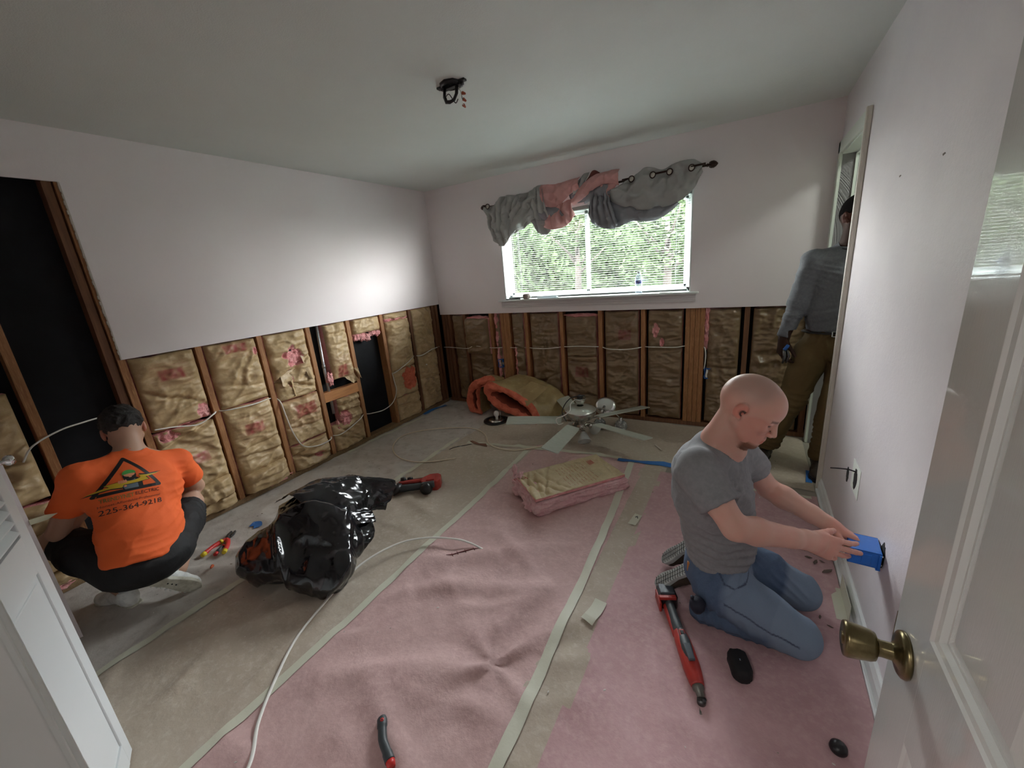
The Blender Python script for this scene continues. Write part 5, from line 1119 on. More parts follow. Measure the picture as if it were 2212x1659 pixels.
b = B(); tube(b, spline([(-.06, 0, .036), (-.02, 0, .038), (.05, .0, .040), (.12, 0, .038), (.165, 0, .034)], 6), [.022, .024, .026, .027, .028, .029, .030, .031, .031, .031, .032, .032, .032, .032, .032, .032, .032, .031, .030, .029, .028, .027, .026, .024, .022], 18, flat=.95); obj('motor_body', b, red_p, mt)
b = B(); tube(b, spline([(-.055, .002, .048), (.0, .002, .053), (.05, .0, .056), (.11, 0, .050)], 6), [.016, .017, .018, .019, .020, .021, .022, .022, .022, .022, .022, .022, .021, .021, .020, .019, .018, .016, .012], 16, flat=.9); obj('top_cover', b, dark_g, mt)
b = B(); box(b, (-.045, -.010, .058), (-.010, .012, .068), .003); obj('switch', b, red_p, mt); b = B(); box(b, (-.036, -.006, .066), (-.018, .008, .071), .002); obj('switch_button', b, black_p, mt)
b = B(); prism(b, [(.03, -.014), (.10, -.012), (.10, .012), (.03, .014)], .070, .082, bev=.004); obj('lever', b, M('slate_plastic', (.07, .085, .10), .35), mt)
b = B(); lathe(b, [(0, 0), (.021, 0), (.020, .02), (.014, .026), (.013, .045), (0, .046)], 20, mat4=align((.155, 0, .034), (1, 0, -.12))); obj('gear_head', b, M('grey_metal_worn', (.16, .16, .14), .4, metal=.6, bump=(60, .4, .002)), mt)
b = B(); lathe(b, [(0, 0), (.015, 0), (.015, .018), (0, .020)], 16, mat4=align((.205, 0, .010), (0, 0, 1))); obj('tool_clamp', b, steel_d, mt)
b = B(); prism(b, [(.195, -.007), (.215, -.009), (.238, -.017), (.242, -.017), (.242, .017), (.238, .017), (.215, .009), (.195, .007)], .004, .0065); obj('blade', b, M('blade_steel', (.35, .34, .31), .35, metal=.8), mt)
# ---- black pouch, small black ball, saw handle
b = B(); bmesh.ops.create_icosphere(b, subdivisions=4, radius=1)
for v in b.verts:
    n_ = v.co.normalized(); p_ = Vector((math.copysign(abs(n_.x)**.6, n_.x), math.copysign(abs(n_.y)**.7, n_.y), math.copysign(abs(n_.z)**.6, n_.z)))
    k_ = 1+.07*mn.noise(n_*3)+.03*mn.noise(n_*9); v.co = Vector((p_.x*.058*k_, p_.y*.036*k_, max(0, .030+p_.z*.030*k_)))
for f in b.faces: f.smooth = True
o = obj('black_pouch', b, M('black_fabric', (.008, .008, .009), .8, bump=(120, .3, .002)), label='small black fabric pouch on the rose-pink sheet by the knee', cat='pouch'); o.location = (3.262, -2.425, .008); o.rotation_euler = (0, 0, math.atan2(-.11, .035))
b = B(); box(b, (-.002, -.004, .0605), (.006, .001, .0625), .0008); obj('rivet', b, chrome, o)
o = empty('rubber_stopper', (3.535, -2.575, .004), 'round black rubber stopper on the floor under the knob of the open door', 'cap'); b = B(); lathe(b, [(0, 0), (.020, 0), (.024, .010), (.022, .022), (.012, .030), (0, .031)], 24); obj('cap_body', b, black_p, o)
sw = empty('drywall_saw', (2.245, -3.225, .006), 'black rubber handled saw lying at the front edge of the pink sheet', 'saw', rz=math.atan2(-.085, .155))
b = B(); tube(b, spline([(-.095, .010, .024), (-.085, .010, .026), (-.06, .004, .027), (-.02, -.004, .026), (.02, -.002, .025), (.055, .0, .025)], 6), [.010]+[.0165]*5+[.0175]*6+[.0150]*6+[.0145]*7+[.0165]*6, 16, flat=.85); obj('handle', b, dark_g, sw)
b = B(); lathe(b, [(.003, 0), (.0065, 0), (.0065, .0015), (.003, .0015)], 18, mat4=align((-.078, .010, .0402), (-.1, 0, 1))); obj('hang_hole_ring', b, M('handle_red', (.62, .035, .03), .4), sw)
b = B(); tube(b, [(.052, 0, .025), (.075, 0, .024)], [.016, .012], 14, flat=.85); obj('collar', b, MATS['handle_red'], sw)
b = B(); prism(b, [(.07, -.010), (.22, -.004), (.235, 0), (.22, .004), (.07, .010)], .022, .0235); obj('blade', b, chr_, sw)
# ---- ceiling box with bracket and wire nuts
cb = empty('ceiling_box', (1.855, -1.885, 2.44), 'black metal ceiling box with a hanging bracket and orange wire nuts', 'junction box')
b = B(); lathe(b, [(.040, 0), (.058, 0), (.058, -.012), (.046, -.016), (.040, -.014)], 8); box(b, (-.085, -.013, -.010), (-.045, .013, 0), .002); box(b, (.045, -.013, -.010), (.085, .013, 0), .002); box(b, (-.06, -.014, -.022), (.06, .014, -.010), .002); obj('box_rim', b, black_p, cb)
b = B(); lathe(b, [(0, -.0005), (.042, -.0005), (.042, -.003), (0, -.003)], 24); obj('box_opening', b, M('box_dark', (.01, .01, .01), .8), cb)
b = B(); tube(b, [(-.032, -.015, -.018), (-.036, -.02, -.055), (-.024, -.024, -.082), (.0, -.026, -.088), (.022, -.022, -.082), (.034, -.012, -.055), (.036, -.006, -.018)], .0075, 4, flat=1.3); obj('hanger_bracket', b, black_p, cb)
for k, (x, y, s) in enumerate(((-.052, -.008, 1), (.062, .008, 1))): b = B(); lathe(b, [(0, 0), (.007, 0), (.007, .012), (0, .014)], 8, mat4=align((x, y, -.008), (0, 0, -1))); obj('screw', b, steel_d, cb)
for k, ((ex, ey, ez), mw) in enumerate((((.068, -.010, -.062), cab), ((.030, .045, -.062), black_p), ((-.008, .100, -.066), cab))):
    b = B(); tube(b, spline([(.03, .0, -.012), (.045, .01, -.045), (.5*ex+.02, .5*ey+.01, ez-.004), (ex, ey, ez)], 6), .0022, 6); w_ = obj('lead_wire', b, mw, cb)
    dr = Vector((ex, ey, -.03)).normalized(); b = B(); lathe(b, [(.0, 0), (.0078, 0), (.0075, .004), (.0055, .014), (.0045, .019), (0, .020)], 12, mat4=align((ex, ey, ez), dr)); obj('wire_nut', b, M('nut_rust', (.42, .09, .04), .5), w_)
b = B(); tube(b, spline([(-.03, -.02, -.06), (.0, -.03, -.055), (.02, -.026, -.085), (.03, -.02, -.098), (.038, -.01, -.08)], 6), .0022, 6); obj('ground_wire', b, black_p, cb)
# ---- holes in the right wall
ho = empty('outlet_hole', (W, -1.625, .48), 'ragged outlet hole with white patch and black wire in the right wall', 'wall hole')
mud = M('white_mud', (.84, .88, .82), .7, bump=(60, .4, .003)); holem = M('hole_dark', (.012, .011, .010), .9)
def ragged(ry, rz_, seed, n=26): return [(ry*math.cos(2*PI*i/n)*(1+.35*mn.noise(Vector((math.cos(i*.9)*2, seed, i*.6)))), rz_*math.sin(2*PI*i/n)*(1+.25*mn.noise(Vector((i*.7, seed, 1))))) for i in range(n)]
MW = Matrix(((0, 0, -1, 0), (1, 0, 0, 0), (0, 1, 0, 0), (0, 0, 0, 1)))     # local xy -> wall yz
b = B(); prism(b, [(-.075, -.068), (.07, -.066), (.072, .07), (-.07, .072)], .0003, .0022, mat4=MW); obj('patch', b, mud, ho)
b = B(); prism(b, ragged(.028, .050, 3), .0015, .0034, mat4=MW); obj('opening', b, holem, ho)
b = B(); prism(b, [(p+.155, q-.055) for p, q in ragged(.020, .040, 9)], .0003, .0015, mat4=MW); obj('opening', b, holem, ho)
b = B(); tube(b, spline([(-.002, .0, .035), (-.03, .002, .042), (-.06, .006, .040), (-.095, .012, .034)], 6), .0032, 8); obj('black_wire', b, black_p, ho)
h2 = empty('wall_hole', (W, -2.115, .43), 'dark cut hole in the right wall behind the blue box', 'wall hole'); b = B(); prism(b, ragged(.026, .050, 5), .0003, .0018, mat4=MW); obj('opening', b, holem, h2)
for y, z, l in ((-1.986, 1.75, 'tiny nail hole in the right wall, nearer the open door'), (-1.552, 1.749, 'tiny nail hole in the right wall, farther from the open door')):
    b = B(); prism(b, [(-.012, 0), (-.004, .004), (.012, .002), (.006, -.004)], .0002, .0012, mat4=Matrix.Translation((W, y, z)) @ MW); obj('nail_hole', b, M('nail_mark', (.2, .17, .15), .8), label=l, cat='wall mark')
b = B(); prism(b, [(0, -.012), (.05, -.016), (.085, -.004), (.05, .008), (0, .012)], 0, .004, mat4=Matrix.Translation((.531, -3.551, .64)) @ Matrix.Rotation(PI/2, 4, 'Y') @ Matrix.Rotation(PI/2, 4, 'Z')); obj('paper_tab', b, M('tab_cream', (.62, .62, .45), .6), label='cream paper tab sticking out behind the bifold closet door', cat='scrap')
# ================================================================ PEOPLE
def nrm(v): v = np.array(v, float); return v/np.linalg.norm(v)
def head_prims(o, F, U, s=1., fat=1.):
    F = nrm(F); U = np.array(U, float); U = nrm(U-F*(U@F)); L = np.cross(U, F); R = np.stack([F, L, U], 1); o = np.array(o, float)
    P = lambda f, l, u: o+s*(f*F+l*L+u*U)
    E_ = lambda c, r, k=.02, sub=False, rot=None: ell(P(*c), np.array(r)*s, R if rot is None else R @ rot, k, sub)
    pr = [E_((-.010, 0, .032), (.098, .076, .085)), E_((.035, 0, .030), (.062, .064, .066)), E_((-.045, 0, .010), (.060, .066, .062), .03), E_((.035, 0, -.045), (.056, .058*fat, .064), .03), E_((.052, 0, -.075), (.040, .040*fat, .040), .025)]
    for l in (-1, 1):
        pr += [cone(P(-.005, l*.052, -.050), P(.068, l*.020, -.100), .020*s, .016*s, k=.022), E_((.062, l*.040, -.024), (.024, .022, .018), .022), cone(P(.078, l*.012, .017), P(.070, l*.048, .014), .011*s, .010*s, k=.014)]
    pr += [E_((.078, 0, -.098), (.022, .024, .018), .018), E_((.078, 0, -.062), (.024, .028, .026), .016)]
    for l in (-1, 1): pr += [E_((.094, l*.033, -.002), (.017, .017, .012), .012, True), E_((.074, l*.032, -.001), (.0135, .0135, .0125), .003), cone(P(.086, l*.020, .003), P(.080, l*.045, .002), .0035*s, k=.004), cone(P(.084, l*.022, -.010), P(.079, l*.043, -.010), .003*s, k=.004)]
    pr += [cone(P(.088, 0, .010), P(.112, 0, -.030), .0078*s, .0095*s, k=.010)]
    for l in (-1, 1): pr += [E_((.103, l*.0125, -.036), (.010, .0068, .0075), .006), E_((.108, l*.006, -.044), (.005, .003, .003), .003, True)]
    pr += [cone(P(.0985, -.015, -.0615), P(.0985, .015, -.0615), .0052*s, k=.005), cone(P(.0965, -.013, -.0735), P(.0965, .013, -.0735), .0062*s, k=.005), cone(P(.107, -.020, -.0668), P(.107, .020, -.0668), .0028*s, k=.003, sub=True)]
    for l in (-1, 1):
        a = .25; rot = np.array([[math.cos(a), 0, math.sin(a)], [0, 1, 0], [-math.sin(a), 0, math.cos(a)]])
        pr += [E_((-.014, l*.081, -.006), (.019, .0095, .031), .004, False, rot), E_((-.005, l*.091, -.006), (.0105, .007, .019), .003, True, rot), E_((-.002, l*.080, -.012), (.005, .010, .006), .003, True), E_((-.004, l*.079, -.030), (.009, .006, .009), .005)]
    return pr, P, R
def hand_prims(w, D, T, curls=(.3, .4, .5, .6), thumb=((.6, .7, .3), .3), s=1., spread=.10, back=None):
    """w wrist, D towards the knuckles, T towards the thumb side; back of hand = D x T (flip with back=-1)"""
    w = np.array(w, float); D = nrm(D); T = np.array(T, float); T = nrm(T-D*(T@D)); Bk = np.cross(D, T)*(back or 1)
    pr = [cone(w-.02*s*D, w+.03*s*D, .024*s, .026*s, k=.02, flat=1.25, side=T)]
    kn = [(.094, .029), (.098, .008), (.093, -.013), (.084, -.032)]
    for (d, t) in kn: pr.append(cone(w+s*(.02*D+t*.55*T), w+s*(d*D+t*T), .0155*s, .0115*s, k=.012))
    pr.append(ell(w+s*(.055*D+.0*T-.006*Bk), np.array((.042, .036, .015))*s, np.stack([D, T, Bk], 1), .014))
    for i, ((d, t), L_) in enumerate(zip(kn, ((.041, .025, .021), (.045, .028, .022), (.041, .026, .021), (.033, .020, .018)))):
        p = w+s*(d*D+t*T); c = curls[i]; c = c if isinstance(c, tuple) else (c, c*1.3, c*.8); ang = 0; r = .0098-.0006*abs(i-1)-.0008*(i == 3)
        sp = (1.5-i)*spread
        for j in range(3):
            ang += c[j]; dr = math.cos(ang)*(D*math.cos(sp)+T*math.sin(sp))-math.sin(ang)*Bk; q = p+s*L_[j]*dr
            pr.append(cone(p, q, (r-.0006*j)*s, (r-.0006*(j+1))*s, k=.0035)); p = q
    (a, b_, c_), bend = thumb; p = w+s*(.022*D+.022*T-.006*Bk); dr = nrm(a*D+b_*T-c_*Bk); ax2 = nrm(D-.3*Bk)
    for j, (L_, r0, r1) in enumerate(((.042, .0165, .0125), (.032, .0122, .0110), (.026, .0110, .0088))):
        q = p+s*L_*dr; pr.append(cone(p, q, r0*s, r1*s, k=.008 if j == 0 else .0035)); p = q; dr = nrm(dr+bend*ax2)
    return pr
def limb(pts, rads, k=.02, **kw): return [cone(pts[i], pts[i+1], rads[i], rads[i+1], k=k, **kw) for i in range(len(pts)-1)]
def lerp(a, b, t): return np.array(a, float)*(1-t)+np.array(b, float)*t
def local(prims, o):
    o = np.array(o, float)
    for p in prims:
        for an in ('a', 'b', 'c', 'p'):
            if an in p.__dict__ and isinstance(p.__dict__[an], np.ndarray) and p.__dict__[an].shape == (3,): p.__dict__[an] = p.__dict__[an]-o
    return prims
def shift(reg, o): return [(tuple(np.array(l)-o), tuple(np.array(h)-o), r) for l, h, r in reg]
def sph(co, c, r): return np.clip(1.25-np.linalg.norm((co-np.array(c))/np.array(r), axis=1)*1.0, 0, .25)*4
def shoe(parent, heel, toe, sole_n, upper, sole, tread=None, s=1., boot=False, name='shoe'):
    """a shoe with its heel and toe points on the sole plane; sole_n points away from the foot"""
    X = Vector(toe)-Vector(heel); ln = X.length; X.normalize(); Z = -Vector(sole_n); Z = (Z-X*Z.dot(X)).normalized(); Y = Z.cross(X); s = ln/.29
    m_ = Matrix.Identity(4)
    for i in range(3): m_[i][0], m_[i][1], m_[i][2], m_[i][3] = X[i]*s, Y[i]*s, Z[i]*s, heel[i]
    e = empty(name, (0, 0, 0)); e.parent = parent; e.matrix_local = Matrix.Translation(-Vector(parent.location)) @ m_
    pr = [ell(V(.045, 0, .045), (.046, .034, .048), k=.03), cone(V(.05, 0, .055), V(.17, 0, .040), .040, .036, k=.03), ell(V(.215, 0, .026), (.070, .042, .034), k=.03), cone(V(.052, 0, .06), V(.048, 0, .16 if boot else .105), .037, .043 if boot else .036, k=.02), cone(V(.09, -.0, .075), V(.15, 0, .062), .022, .020, k=.02), plane_cut((.14, 0, .004), (0, 0, -1), .5, .002), plane_cut((.05, 0, .158 if boot else .103), (.0, 0, 1), .09, .002)]
    sdf_object('upper', pr, [((-.02, -.06, -.01), (.31, .06, .2 if boot else .15), .0045)], upper, e, disp=lambda co, nn: cloth_noise(co, 22, .0022))
    out = [(.0, -.028), (.02, -.036), (.06, -.034), (.10, -.030), (.15, -.038), (.20, -.045), (.245, -.040), (.275, -.025), (.288, -.003), (.284, .018), (.262, .036), (.22, .044), (.17, .040), (.11, .031), (.06, .034), (.02, .036), (.0, .028), (-.010, .0)]
    b = B(); prism(b, out, -.012, .014, bev=.004); so = obj('sole', b, sole, e)
    if tread:
        b = B()
        for k in range(13):
            x = .018+k*.0205
            for y in (-.020, .0, .020): tube(b, [(x-.006, y-.012, -.0128), (x+.002, y-.004, -.0128), (x-.004, y+.002, -.0128), (x+.006, y+.011, -.0128)], .0016, 4)
        for y in (-.011, .011): tube(b, [(.0, y, -.0128), (.27, y*1.1, -.0128)], .0013, 4)
        obj('tread_grooves', b, tread, so)
    return e
skin_a = M('skin_fair', (.60, .37, .295), .45, var=(9, (.64, .33, .26), .35, .7), bump=[(160, .15, .001), (500, .1, .0005)], sub=.15, spec=.35, vcol=[('red', (.60, .20, .15)), ('scalp', (.40, .27, .23)), ('beard', (.17, .075, .04)), ('dark', (.07, .03, .025))])
skin_b = M('skin_tan', (.50, .30, .21), .5, bump=(200, .15, .001), sub=.1, vcol=[('red', (.5, .2, .14))])
skin_c = M('skin_deep', (.045, .024, .017), .7, spec=.15, bump=(200, .12, .001), sub=.05, vcol=[('red', (.10, .04, .03)), ('dark', (.008, .006, .006))])
# ------------------------------------------------------------------ A: kneeling man in grey T-shirt
OA = np.array((3.20, -2.16, 0.))
A = empty('person', tuple(OA), 'bald person in grey T-shirt and jeans kneeling at the right wall', 'person')
hc = (3.232, -2.22, .985); FA = (math.cos(.56), -.24, -math.sin(.56)); UA = (math.sin(.56), .04, math.cos(.56))
hp, PA, RA = head_prims(hc, FA, UA, 1.01)
Sh = nrm((.24, .96, -.06))
shR = V(3.085, -2.355, .775); shL = V(3.20, -2.00, .725); elR = V(3.213, -2.435, .628); elL = V(3.330, -1.91, .515); wrR = V(3.443, -2.265, .527); wrL = V(3.530, -2.02, .462)
nk = V(3.135, -2.205, .795)
body = hp+[cone(PA(-.028, 0, -.035), V(3.135, -2.215, .845), .050, .056, k=.018), cone(V(3.135, -2.215, .845), nk, .056, .064, k=.02), cone(PA(.0, 0, -.070), V(3.19, -2.21, .81), .042, .045, k=.025), cone(nk, lerp(nk, shR, .7), .05, .05, k=.03), cone(nk, lerp(nk, shL, .7), .05, .05, k=.03),
    cone(V(3.13, -2.19, .70), V(3.15, -2.15, .45), .10, .09, flat=1.3, side=Sh, k=.04), cone(V(3.15, -2.15, .45), V(3.165, -2.13, .24), .085, .085, flat=1.3, side=Sh, k=.04)]
body += limb([shR, lerp(shR, elR, .5), elR], [.055, .050, .043])+limb([elR, lerp(elR, wrR, .28), lerp(elR, wrR, .75), wrR], [.043, .047, .035, .0285], k=.015)
body += limb([shL, lerp(shL, elL, .5), elL], [.055, .050, .043])+limb([elL, lerp(elL, wrL, .28), lerp(elL, wrL, .75), wrL], [.043, .047, .035, .0285], k=.015)
body += limb([V(3.18, -2.22, .22), V(3.45, -2.25, .085), V(3.13, -2.21, .06)], [.07, .05, .04])+limb([V(3.19, -2.04, .22), V(3.48, -1.975, .085), V(3.12, -1.99, .06)], [.07, .05, .04])
DR = (.78, .44, -.40)
body += hand_prims(wrR, DR, (0, .15, 1), curls=((.06, .22, .18), (.0, .12, .08), (.12, .22, .15), (.28, .35, .3)), thumb=((.95, .28, .45), .10), s=1.08, spread=.05)
DL = (.86, -.35, -.22)
body += hand_prims(wrL, DL, (.05, -.9, .3), curls=((.30, .55, .35), (.35, .65, .4), (.4, .7, .4), (.5, .7, .4)), thumb=((.7, .6, .35), .2), s=.98, spread=.06, back=-1)
def paintA(co):
    w_ = co+OA; z = np.zeros(len(co)); ear = np.maximum(sph(w_, PA(-.01, -.088, -.006), .024), sph(w_, PA(-.01, .088, -.006), .024)); canal = np.maximum(sph(w_, PA(0, -.084, -.010), .0105), sph(w_, PA(0, .084, -.010), .0105))
    l_ = (w_-np.array(hc)) @ RA/1.01; f, s_, u = l_[:, 0], l_[:, 1], l_[:, 2]
    scalp = np.clip((u-.012+.35*np.clip(-f, -.1, .1)*0-np.clip(f, 0, 1)*.55)/.05, 0, 1)*np.clip((.070-f)/.05, 0, 1)*(np.linalg.norm(l_, axis=1) < .16)*.75
    beard = np.clip((-.083-u)/.012, 0, 1)*np.clip((f-.048)/.015, 0, 1)*(np.abs(s_) < .045)*(u > -.135)*.9
    mou = np.clip(1.3-np.abs(f-.097)/.012, 0, 1)*np.clip(1.3-np.abs(u+.0505)/.005, 0, 1)*(np.abs(s_) < .022)*.35
    lips = np.clip(1.2-np.abs(u+.0675)/.011, 0, 1)*(f > .090)*(np.abs(s_) < .022)
    brow = np.clip(1.4-np.abs(u-.0175+np.abs(s_)*.06)/.006, 0, 1)*(f > .058)*(np.abs(s_) > .012)*(np.abs(s_) < .054)*.85
    lash = np.clip(1.4-np.abs(u+.004)/.0042, 0, 1)*(f > .070)*(np.abs(s_) > .020)*(np.abs(s_) < .046)*.8
    hands = np.maximum(sph(w_, wrR+.12*nrm(DR), .10), sph(w_, wrL+.11*nrm(DL), .10))*.30
    ck = sph(w_, PA(.06, -.05, -.045), .05)*.35
    return dict(red=np.clip(ear*.75+lips*.8+hands+ck, 0, 1), scalp=scalp, beard=np.clip(beard+mou+brow, 0, 1), dark=np.clip(canal+lash, 0, 1))
def dispA(co, nn): return cloth_noise(co, 30, .0006)
reg = [((2.90, -2.60, .0), (3.75, -1.80, 1.15), .0085), ((3.09, -2.335, .80), (3.385, -2.10, 1.135), .0032), ((3.40, -2.34, .35), (3.72, -1.93, .60), .0030)]
sdf_object('body', local(body, OA), shift(reg, OA), skin_a, A, disp=None, paint=paintA, relax=1)
tee = M('grey_cotton', (.21, .213, .225), .9, bump=[(300, .3, .001), (20, .25, .006)], var=(60, (.245, .248, .258), .4, .7))
sp = [cone(V(3.165, -2.145, .345), V(3.150, -2.15, .45), .128, .120, flat=1.28, side=Sh, k=.05), cone(V(3.150, -2.15, .45), V(3.125, -2.175, .60), .120, .128, flat=1.32, side=Sh, k=.05), cone(V(3.125, -2.175, .60), V(3.12, -2.18, .70), .128, .112, flat=1.42, side=Sh, k=.05), ell(V(3.085, -2.19, .70), (.10, .14, .11), k=.05),
      cone(V(3.122, -2.195, .755), V(3.125, -2.205, .812), .078, .068, k=.04), cone(V(3.13, -2.20, .765), shR+V(.0, .015, .0), .062, .068, k=.04), cone(V(3.14, -2.19, .755), shL+V(0, -.015, 0), .062, .066, k=.04)]
hR = lerp(shR, elR, .60); hL = lerp(shL, elL, .55)
sp = [cone(shR, hR, .068, .070, k=.03), cone(shL, hL, .066, .068, k=.03), plane_cut(hR, elR-shR, .13, .003), plane_cut(hL, elL-shL, .13, .003)]+sp
sp += [plane_cut(V(3.15, -2.14, .300), (.0, -.05, -1), .26, .004), cone(V(3.150, -2.210, .815), V(3.19, -2.22, .91), .064, .070, k=.006, sub=True)]
def dispTee(co, nn):
    w_ = co+OA; h = cloth_noise(co, 5.5, .012, (1, 1, 1.6), 3)*np.clip((w_[:, 2]-.30)/.1, .4, 1)
    h += folds(w_, (3.20, -2.28, .40), .24, (.25, .1, 1), .035, .010)+folds(w_, (3.16, -2.34, .34), .12, (.1, .0, 1), .022, .005, 1.)+folds(w_, (3.19, -2.33, .68), .14, (.85, .0, -.5), .030, .009)+folds(w_, (3.16, -2.42, .70), .09, (.5, -.2, -.8), .03, .003)+folds(w_, (3.22, -2.20, .72), .10, (.3, .9, .1), .028, .005)+folds(w_, (3.27, -2.05, .62), .13, (.7, .0, -.7), .03, .005)
    return h
sdf_object('t_shirt', local(sp, OA), shift([((2.90, -2.55, .25), (3.50, -1.80, .90), .0058)], OA), tee, A, disp=dispTee)
den = M('blue_denim', (.060, .100, .175), .85, bump=[(420, .35, .001), (24, .35, .006)], var=(5, (.10, .15, .235), .38, .68), var2=(300, (.085, .13, .21), .4, .7), vcol=[('fade', (.27, .35, .44)), ('seam', (.035, .05, .09))])
kR = V(3.455, -2.245, .083); kL = V(3.478, -1.985, .085)
jp = [ell(V(3.165, -2.125, .215), (.118, .180, .115), k=.04), cone(V(3.155, -2.14, .25), V(3.165, -2.145, .33), .125, .118, flat=1.25, side=Sh, k=.03)]
jp += limb([V(3.180, -2.235, .215), lerp(V(3.155, -2.235, .215), kR, .55), kR], [.105, .092, .075], k=.03)+limb([kR, lerp(kR, V(3.10, -2.23, .062), .5), V(3.125, -2.23, .065)], [.072, .064, .058], k=.012)
jp += limb([V(3.19, -2.04, .225), lerp(V(3.19, -2.04, .225), kL, .55), kL], [.105, .090, .074], k=.03)+limb([kL, lerp(kL, V(3.12, -2.0, .06), .5), V(3.12, -2.0, .065)], [.072, .062, .055], k=.012)
jp += [plane_cut((3.2, -2.15, .009), (0, 0, -1), .6, .004), plane_cut((3.165, -2.145, .345), (0, 0, 1), .22, .004)]
def dispJ(co, nn):
    w_ = co+OA; h = cloth_noise(co, 6, .008, (1, 1, 1), 8)
    h += folds(w_, (3.19, -2.30, .29), .13, (.8, .1, -.6), .030, .006)+folds(w_, (3.15, -2.30, .12), .16, (1, .0, .25), .030, .007, 2)+folds(w_, (3.42, -2.03, .16), .12, (.7, -.1, .7), .026, .006)+folds(w_, (3.28, -2.12, .30), .10, (.4, 1, .2), .03, .006)+folds(w_, (3.30, -2.29, .08), .16, (.9, 0, .4), .04, .004)
    return h*np.clip((w_[:, 2]-.012)/.02, 0, 1)
def paintJ(co):
    w_ = co+OA; a = V(3.155, -2.235, .215)
    t = np.clip(((w_-a)@(kR-a))/((kR-a)@(kR-a)), 0, 1); 
    fade = np.clip(sph(w_, kR+V(.02, -.03, .03), .12)+sph(w_, kL+V(.02, -.02, .03), .11)+sph(w_, lerp(a, kR, .5)+V(0, -.03, .08), .12)*.8, 0, 1)*.55
    # side seam along the outer thigh and shin
    n_ = nrm(np.cross(kR-a, V(0, -1, .25))); d = np.abs((w_-a-V(0, -.05, 0))@nrm(np.cross(kR-a, V(0, -1, .0)))+.018)
    seam = np.clip(1.5-d/.0028, 0, 1)*(w_[:, 1] < -2.25)*(t > .12)*(t < .97)
    r_ = np.linalg.norm((w_-V(3.235, -2.30, .325))*V(1, .3, 1.3), axis=1); seam = np.maximum(seam, np.clip(1.5-np.abs(r_-.062)/.0028, 0, 1)*(w_[:, 1] < -2.2)*(w_[:, 2] < .345))
    d3 = np.abs(w_[:, 2]-.045-.35*(w_[:, 0]-3.1)*0); seam = np.maximum(seam, np.clip(1.5-d3/.0025, 0, 1)*(w_[:, 1] < -2.26)*(w_[:, 0] < 3.42)*.8)
    return dict(fade=fade, seam=seam)
jn = sdf_object('jeans', local(jp, OA), shift([((2.95, -2.42, -.01), (3.60, -1.84, .37), .0058)], OA), den, A, disp=dispJ, paint=paintJ)
b = B(); bx = lambda lo, hi, bev: box(b, tuple(np.array(lo)-OA), tuple(np.array(hi)-OA), bev)
bx((3.050, -2.245, .245), (3.062, -2.19, .290), .003); obj('leather_patch', b, M('orange_leather', (.42, .17, .04), .6), jn)
b = B(); lathe(b, [(0, -.032), (.018, -.028), (.028, -.010), (.030, .012), (.020, .028), (0, .033)], 20, mat4=Matrix.Translation(tuple(V(3.105, -2.352, .185)-OA))); lathe(b, [(0, 0), (.006, 0), (.007, .012), (0, .014)], 10, mat4=Matrix.Translation(tuple(V(3.085, -2.36, .215)-OA))); obj('belt_pouch', b, M('navy_fabric', (.006, .008, .022), .7, bump=(90, .3, .002)), A)
br = M('dark_brown_suede', (.040, .026, .016), .7, bump=(140, .3, .001)); so_g = M('grey_sole', (.46, .50, .48), .6, var=(20, (.34, .37, .36), .4, .7)); tr_d = M('tread_dark', (.02, .022, .022), .8)
shoe(A, (3.050, -2.17, .200), (2.905, -2.13, .028), (-.50, -.35, .62), br, so_g, tr_d)
shoe(A, (3.045, -2.02, .225), (2.905, -1.955, .030), (-.50, -.35, .62), br, so_g, tr_d)
# blue switch box and brown clip in the hands
e = empty('switch_box', (3.630, -2.095, .425), 'bright blue switch box held against the right wall in both hands', 'electrical box', rz=-.06)
b = B(); w_, d_, h_ = .098, .105, .060; t = .003
for lo, hi in (((-w_/2, -d_/2, h_/2-t), (w_/2-.006, d_/2, h_/2)), ((-w_/2, -d_/2, -h_/2), (w_/2-.006, d_/2, -h_/2+t)), ((-w_/2, -d_/2, -h_/2), (w_/2-.006, -d_/2+t, h_/2)), ((-w_/2, d_/2-t, -h_/2), (w_/2-.006, d_/2, h_/2)), ((-w_/2, -d_/2, -h_/2), (-w_/2+t, d_/2, h_/2))): box(b, lo, hi, .0008)
obj('shell', b, bluebox, e)
b = B(); box(b, (.030, -d_/2-.004, -h_/2-.006), (w_/2-.006, d_/2+.004, -h_/2+.001), .001); box(b, (.034, -d_/2-.006, -.030), (.041, -d_/2+.001, .028), .001); box(b, (-.012, -d_/2-.003, -.022), (.016, -d_/2+.001, .020), .002); obj('ears', b, bluebox, e)
for z in (-.018, .018):
    b = B(); tube(b, [(.043, -d_/2+.008, z), (.047, -d_/2+.008, z)], .004, 8); obj('screw', b, chrome, e)
b = B(); prism(b, [(-.020, -.005), (.014, -.006), (.022, 0), (.014, .006), (-.020, .005)], -.002, .002, bev=.0008, mat4=align((3.566, -2.165, .470), (-.3, -.75, .55), (.75, .1, .65))); obj('folding_knife', b, M('bronze_handle', (.17, .12, .08), .4, metal=.5), label='small bronze folding tool pinched in the fingers of the kneeling man', cat='tool')
